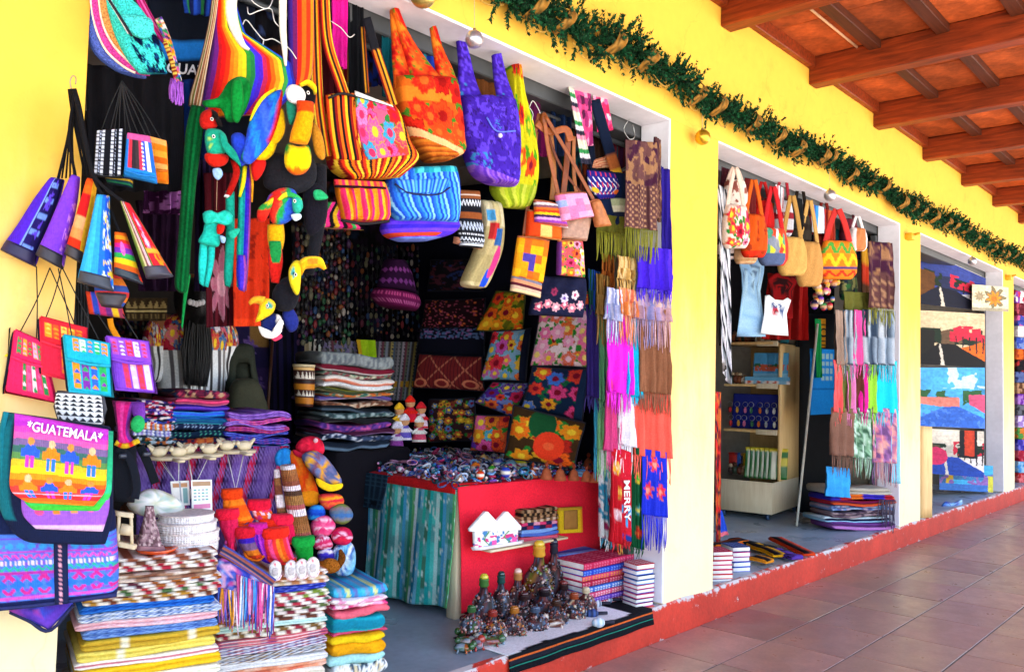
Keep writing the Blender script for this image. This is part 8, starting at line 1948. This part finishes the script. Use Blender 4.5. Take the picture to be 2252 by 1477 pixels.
drop('bright blue folder with a grid of pale squares hanging under the yellow sign',((1782,766),(1836,768),(1782,912),(1834,910)),over(flat('#2090d8'),*[(rect(.46 + .17 * i,.08 + .11 * j,.58 + .17 * i,.15 + .11 * j),'#a8c8c8') for i in range(3) for j in range(4)],(lambda u,v: (v > .6) & (v < .62),'#1468a8')),.70,20,nm='folder',folds=0,cat='folder')
drop('green cloth strip beside the blue folder',((1792,700),(1806,702),(1794,830),(1808,830)),'#189850',.66,20,nm='sash',folds=1,cat='scarf')
# ---- scarves of the second shop
J2 = Pl(1915,800,-.03,14)
def s2(*a,**k):
 k.setdefault('group','scarves on the right of the second shop'); k.setdefault('nu',18); k.setdefault('nv',22); k.setdefault('dy',4); k.setdefault('pl',J2)
 return sc(*a,**k)
gk = mix('#38485c','#98a8b8','#202838','#c0c8d0','#586878')
s2('brown paisley shawl with an olive fringe in the second shop',1910,1964,530,676,pais(9),34,off=.04,frc=flat('#94942c'))
s2('olive fringed shawl behind the second paisley shawl',1856,1912,640,690,'#6c6c30',26,off=-.03,frc=flat('#8c8c2c'))
s2('beige scarf at the left of the upper row',1838,1858,680,800,'#b09888',26)
s2('grey blue streaked scarf with fringe',1856,1882,680,800,gk,30,off=.01)
s2('candy pink scarf in the upper row',1880,1902,680,800,'#f060a8',24,off=.02)
s2('black and grey streaked shawl in the upper row',1898,1970,680,800,gk,30,off=.03,folds=4)
for i,(x0,x1,c,w) in enumerate([(1832,1850,'#f06868','coral scarf'),(1850,1866,'#788040','olive scarf'),(1862,1880,'#f090c8','pale pink scarf'),(1878,1896,'#6c3c30','chocolate scarf'),(1892,1912,'#e82ca0','magenta scarf'),(1908,1930,'#a0e048','lime scarf'),(1926,1974,'#20d0e8','turquoise scarf')]):
 s2(w + ' in the middle row of the second shop',x0,x1,790,905,c,24 if i != 6 else 26,off=-.005 * (i % 2),folds=1 if i < 6 else 2)
s2('brown scarf in the lowest row of the second shop',1830,1882,895,1000,'#8c6858',40,folds=3)
s2('green and white flecked scarf in the lowest row',1876,1922,895,1005,mosaic(['#88b090','#d0e8d8','#487058','#a0c8a8'],20,12,4),40)
s2('rose and lilac flecked scarf in the lowest row',1918,1970,895,1015,mosaic(['#d88898','#a878b0','#e8b0a8','#7c5888'],20,12,5),44)
s2('blue cloth hanging behind the blanket pile',1818,1868,1025,1090,'#48b0f0',0,off=-.06)
s2('pale blue scarf against the second white jamb',1958,1978,900,1060,'#a0e0f0',0,off=-.02,folds=1)
q = Pl(1900,1110,.14,30)
fold_stack(q,1824,1966,[1072,1088,1100,1112,1124,1136,1148,1164],.32,[('beige',plain('#c8c0b0',.15)),('blue and red',stripes(['#3830b0','#c02838','#f08030','#5038c0'],6)),('crimson',stripes(['#b82040','#e06030','#781c50'],4,'v')),('blue grey patterned',mosaic(['#7898c8','#a8c0e0','#5868a0','#d0b8c8'],20,4,3)),('brown mauve',mosaic(['#887078','#b09898','#5c4858'],18,4,4)),('pale blue and navy',stripes(['#a8d8f0','#283058','#d8e8f0'],3,'v')),('violet striped',stripes(['#9858a8','#c888c8','#68387c'],4,'v'))],'pile beside the second white jamb','folded_blanket','blanket','folded blankets beside the second jamb','blanket',seed=41,jit=.03,soft=.03,nf=2,sag=.014)
thing('blanket_fringe','dark tassels hanging from the blanket pile','tassel',[(None,fringe(q,1934,1970,1096,1100,1150,1166,16,'#5c5468',.004,4,6,off=.03),'cord',{'kind': 'stuff'})])
notebook_stack(1568,1612,[1212,1222,1232,1242,1252,1262,1272,1284],.05,34,[NB[i] for i in (3,7,2,5,0,9,4)],'the left stack in the second shop',.16,5,'notebooks in the second shop')
notebook_stack(1612,1650,[1202,1213,1224,1235,1246,1257,1268],.10,30,[NB[i] for i in (8,10,6,4,1,7)],'the right stack in the second shop',.16,6,'notebooks in the second shop')
for i,(x0,y0,x1,y1,c,w) in enumerate([(1576,1206,1650,1196,'#f08020','orange'),(1600,1190,1690,1212,'#183848','dark teal'),(1640,1200,1700,1226,'#f8b818','yellow'),(1690,1188,1764,1222,'#e85020','red orange'),(1646,1232,1684,1240,'#f0a028','amber'),(1688,1214,1740,1232,'#6848b0','violet flowered')]):
 A,B = at_z(x0,y0,ZF + .02),at_z(x1,y1,ZF + .02)
 thing('cloth_belt',f'{w} folded belt lying on the floor of the second shop','sash',[(None,slab(A,nrm(B - A),nrm(np.cross([0,0,1],B - A)),np.linalg.norm(B - A),.10,.03,mosaic([c,c,'#28203c'],12,3,i) if i == 5 else stripes([c,c,c,'#201c28'],4,'v'),seed=i),'cloth')],'folded sashes on the floor of the second shop')
# ================================================================== THIRD AND FOURTH SHOP
def scene_col(sky,road,L,R_,hill,seed):
 return over(mottled(flat(sky),.25,3,seed),(lambda u,v: (v > .30 + .35 * np.abs(u - .5)) & (v < .6),hill),(lambda u,v: (fbm(u * 8,v * 8,seed) > .45) & (v > .32) & (v < .60) & (np.abs(u - .42) > .10),'#1c3420'),(lambda u,v: (fbm(u * 9,v * 9,seed + 4) > .52) & (v > .25) & (v < .55) & (u > .45),'#d02c48'),(lambda u,v: (u > .5) & (v > .70 - .35 * (u - .5)) & (v < .55 + .7 * (u - .45)) & (v > .42),R_),(lambda u,v: (u > .55) & (v > .45) & (v < .75) & (np.sin(u * 60) > .75) & (v < .52 + .6 * (u - .45)),'#282028'),(lambda u,v: (u < .22) & (v > .35) & (v < .9 - .9 * u),L),(lambda u,v: (v > .6) & (v > .55 + .62 * (u - .45)) & (v > .62 + .9 * (.25 - u)),road),(lambda u,v: (v > .6) & (np.abs(u - .3 - .1 * (v - .6)) < .012 + .04 * (v - .6)),'#d8d0c0'))
PL3 = dict(Y=.62,a=30)
def painting(label,TLx,TRx,yt0,yt1,yb0,yb1,col,Y=.22,a=30,lean=0,name='painting',nu=120):
 pl = Pl((TLx + TRx) / 2,(yt0 + yb0) / 2,Y,a,tilt=lean)
 rows = [(TLx,yt0,TRx,yt1),(TLx,yb0,TRx,yb1)]
 K = [pl.at(TLx,yt0,.014),pl.at(TRx,yt1,.014),pl.at(TLx,yb0,.014),pl.at(TRx,yb1,.014)]
 u,v = np.meshgrid(np.linspace(0,1,nu),np.linspace(0,1,nu)); u,v = u.ravel(),v.ravel()
 wu,wv2 = (fbm(u * 14,v * 14,3) - .5) * .03,(fbm(u * 14 + 7,v * 14,5) - .5) * .03
 cq = np.clip(mottled(mottled(col,.22,30,4),.22,8,6,22)(np.clip(u + wu,0,1),np.clip(v + wv2,0,1)),0,1)
 P = (K[0] * (1 - u)[:,None] + K[1] * u[:,None]) * (1 - v)[:,None] + (K[2] * (1 - u)[:,None] + K[3] * u[:,None]) * v[:,None]
 thing(name,label,'painting',[('canvas',Geo(P,grid_quads(nu,nu),None,cq),'card'),('stretcher',loft(pl,rows,.024,'#e8e0d0',12,8,power=12,curve=False,cap=1),'card')],'street paintings in the third shop')
painting('dark painting of a street with white houses and red trees, topmost of the column',2024,2168,548,612,668,684,scene_col('#3c4c98','#141830','#6c4418','#c8c8d0','#283058',3))
painting('painting of a black road past an orange house below a pale volcano',2024,2166,682,690,800,808,scene_col('#d8c4a0','#100d0c','#1c1810','#e8701c','#705840',7))
painting('bright painting of a blue road under a wide turquoise sky',2024,2166,808,808,936,942,over(mottled(flat('#58b0e0'),.3,3,4),(lambda u,v: (v < .35) & (fbm(u * 4,v * 5,3) > .5),'#c8e4f0'),(lambda u,v: (v > .38) & (v < .62) & (fbm(u * 7,v * 7,6) > .42) & (np.abs(u - .55) > .1),'#38683c'),(lambda u,v: (v > .5) & (v < .68 - .12 * np.abs(u - .5)) & (u < .6),'#e08878'),(lambda u,v: (v > .45) & (v < .6 + .6 * (u - .75)) & (u > .75),'#d85c80'),(lambda u,v: (v > .66) & (v > .6 + .5 * np.abs(u - .5)),'#3c70c8'),(lambda u,v: (v > .7) & (fbm(u * 20,v * 20,2) > .6),'#5888d8')))
painting('painting of a cream street with a pink bush, lowest of the column',2040,2164,942,948,1040,1050,over(scene_col('#e8dcc8','#2850a8','#5c4c38','#e8e0d8','#c8c0b0',11),(lambda u,v: np.hypot(u - .15,v - .6) < .2,'#d83868'),(lambda u,v: (np.abs(u - .72) < .16) & (v < .6),'#1c1c20'),(lambda u,v: (np.abs(u - .74) < .09) & (v < .55),'#d04828')))
painting('landscape painting of a blue lake and mountain leaning on the floor',2066,2184,1016,1024,1076,1082,over(mottled(flat('#50b8e0'),.15,3,2),(lambda u,v: (v > .55 - .25 * np.abs(u - .55) - .1) & (v < .6),'#4888b8'),(lambda u,v: (u < .25) & (v < .8),'#e0b838'),(lambda u,v: (u < .12) & (v < .9),'#3c70a0'),(lambda u,v: (v > .35) & (v < .75) & (fbm(u * 9,v * 6,2) > .5),'#9870b0'),(lambda u,v: (v > .75),'#487cc0'),(lambda u,v: (u > .9) & (v > .4),'#d8d048')),.25,20,6)
painting('small painted board with an orange flower hung on the third jamb',2138,2218,625,632,682,685,over(mottled(flat('#e0d8b8'),.15,5,3),*flower_list([(.62,.45,.28,'#8c8060','#8c8060'),(.6,.5,.2,'#e09828','#c87820'),(.2,.45,.13,'#b0a080','#b0a080')],.7,7),(lambda u,v: v > .88,'#a8a088')),-.06,20)
thing('wooden_board','pale wooden board leaning at the left of the third shop','board',[(None,loft(Pl(2034,1040,.02,20),[(2024,936,2048,938),(2022,1138,2048,1136)],.05,'#e0c898',10,10,power=10,curve=False,cap=1),'pale_wood')])
thing('plastic_bag','crumpled blue plastic bag on the floor of the third shop','bag',[(None,outline(Pl(2090,1108,.12,20),[(2068,1116),(2078,1102),(2096,1104),(2116,1098),(2112,1116),(2092,1126),(2074,1128)],.12,mosaic(['#2868c8','#58a0e0','#1c489c','#88c0e8'],6,5,3)),'plastic')])
q = Pl(2250,900,.10,30)
fold_stack(q,2236,2290,[640,668,694,718,742,768,792,818,842,866,890,914,940,966,990,1014,1040,1062,1088],.4,[(w,mosaic(c,10,4,i)) for i,(w,c) in enumerate([('violet and red',['#8c48b0','#d04060','#f0f0f0']),('maroon',['#702838','#b85868']),('pink and blue',['#d868a0','#4858b0']),('white',['#f0f0f0','#e0d8e0']),('blue',['#3c58b0','#8098d0']),('orange',['#d87028','#a84820']),('black and red',['#201c24','#a83030']),('navy',['#283060','#6070a0']),('brown',['#6c4830','#b89070']),('purple',['#7838a0','#b080c8']),('dark grey',['#38383c','#707078']),('lilac',['#a888c8','#e0d0e8']),('green and orange',['#58984c','#e08838']),('blue violet',['#4840a8','#8878d0']),('crimson',['#b02840','#e06878']),('sky blue',['#58a0d8','#a8d0e8']),('red',['#c83030','#f08080']),('navy and red',['#283870','#c03848'])])],'colourful pile in the fourth shop','folded_cloth','cloth','folded cloths in the fourth shop','textile',seed=51,jit=.02)
# ================================================================== GARLAND AND BAUBLES
R = random.Random(101)
gx = np.arange(2.02,19.5,.05)
gz = 3.178 + .022 * np.sin(gx * 2.1) + .018 * np.sin(gx * 5.3) + .012 * np.sin(gx * 11)
core = np.stack([gx,-.06 + .01 * np.sin(gx * 3),gz],-1)
NV,NT,NC = [],[],[]
cols_ = CL('#1c5434','#246440','#164428','#2e7048','#123820')
rs = np.random.RandomState(5)
n_spr = int(len(gx) * 11)
idx = rs.randint(0,len(gx),n_spr)
for s,i in enumerate(idx):
 thk = .55 + .9 * vnoise(np.array([gx[i] * 3.3]),np.array([.5]),3)[0]
 c = core[i] + rs.uniform(-.03,.03,3)
 far_ = gx[i] > 9
 d = rs.normal(0,1,3); d[0] *= .7; d[1] = -abs(d[1]) * .7; d[2] *= 1.1; d = nrm(d)
 L_ = rs.uniform(.07,.15) * thk
 side = nrm(np.cross(d,[.2,1,.3])); up_ = np.cross(d,side)
 nn = 18 if far_ else 32
 t = np.repeat(rs.uniform(.1,1,nn)[:,None],3,1)
 a = rs.uniform(0,6.28,nn)[:,None]
 out = side * np.cos(a) + up_ * np.sin(a)
 b0 = c + d * L_ * t
 nl = rs.uniform(.016,.030,nn)[:,None] * (1.15 - .4 * t[:,:1])
 tip = b0 + (out * .8 + d * .7) * nl
 wv_ = np.cross(out,d) * (.009 if far_ else .0072)
 o0 = len(NV) and sum(len(z) for z in NV) or 0
 NV.append(np.stack([b0 - wv_,b0 + wv_,tip],1).reshape(-1,3))
 NC.append(np.repeat(cols_[rs.randint(0,5,nn)],3,0))
NV = np.vstack(NV); NC = np.vstack(NC)
NT = np.arange(len(NV)).reshape(-1,3)
rib = []
for x in np.arange(2.1,19,.36) + rs.uniform(-.12,.12,47):
 i = int((x - 2.02) / .05)
 c = core[min(i,len(core) - 1)]
 w = rs.uniform(.018,.032); ph = rs.uniform(-.4,.4)
 P = [c + np.array([-.05,-.03,-.09 + .02 * ph]),c + np.array([-.01,-.095,-.03]),c + np.array([.03,-.085,.03 + .03 * ph]),c + np.array([.06,-.02,.08])]
 K = bez(P,9)
 def rf(u,v,K=K,w=w):
  i_ = v * 8; k = np.minimum(i_.astype(int),7); f = (i_ - k)[:,None]
  return K[k] * (1 - f) + K[k + 1] * f + np.array([1.0,-.25,-.45]) * ((u - .5) * w * 2 * (.6 + .4 * np.sin(v * 3.1)))[:,None]
 rib.append(sheet(rf,5,9,mosaic(['#a87830','#8c6428','#b88c48','#5c4a20'],6,14,3),.002))
rings_ = [tube(bez([core[i] + [-.1,-.02,-.06],core[i] + [0,-.03,-.115 + rs.uniform(-.02,.02)],core[i] + [.12,-.02,-.055]],8),.004,'#c8a050',4) for i in range(4,len(core) - 4,7)]
thing('garland','green artificial fir garland with tan mesh ribbon running along the yellow wall','garland',[('needles',Geo(NV,None,NT,NC),'felt',{'kind': 'stuff','smooth': False}),('stem',tube(core,.012,'#24402c',6),'felt')] + [('ribbon',g,'cloth') for g in rib] + [('ribbon_tail',join(rings_),'cloth',{'kind': 'stuff'})])
for x,y,r,col,w in [(1043,87,20,'#d4d2d8','large silver bauble hung on the lintel of the near shop'),(1545,302,17,'#e0b840','gold bauble hanging on the pier between the first two shops'),(1825,430,13,'#d8d8dc','silver bauble hung on the lintel of the second shop'),(2138,574,9,'#d8d8dc','small silver bauble hung on the lintel of the third shop'),(930,-12,30,'#d8c878','dull gold ornament hanging from the garland at the top of the photo')]:
 pl = Pl(x,y,-.07)
 rr = r * pl.px()
 thing('bauble',w,'bauble',[('ball',ball(pl.p,rr,col,24),'bauble_paint'),('cap',lathe(pl.p + [0,0,rr * .96],[(rr * .2,0),(rr * .2,rr * .22),(rr * .1,rr * .28)],'#a08858',10),'wire'),('thread',tube(np.array([pl.p + [0,0,rr * 1.2],[pl.p[0],-.06,3.17]]),.0015,'#c8c0a0',4),'cord')],'baubles hanging from the garland')
for x,y,w in [(2006,520,'second and third'),(2222,610,'third and fourth')]:
 pl = Pl(x,y,-.05)
 c = pl.p
 thing('wall_hook_block',f'small yellow wooden block on the pier between the {w} shops','block',[('block',box(c + [0,.02,0],(.10,.07,.06),col='#e8b830',ch=.006),'paint'),('peg',tube(np.array([c + [.03,0,.02],c + [.03,-.06,.03]]),.012,'#d8a828',8),'paint')],'yellow blocks on the piers')
thing('fluorescent_tube','thin pale conduit fixed under the roof between the rafters','conduit',[(None,tube(np.array([at_z(1782,20,3.93),at_z(1892,110,3.93)]),.009,'#f0c8a0',8),'paint')])
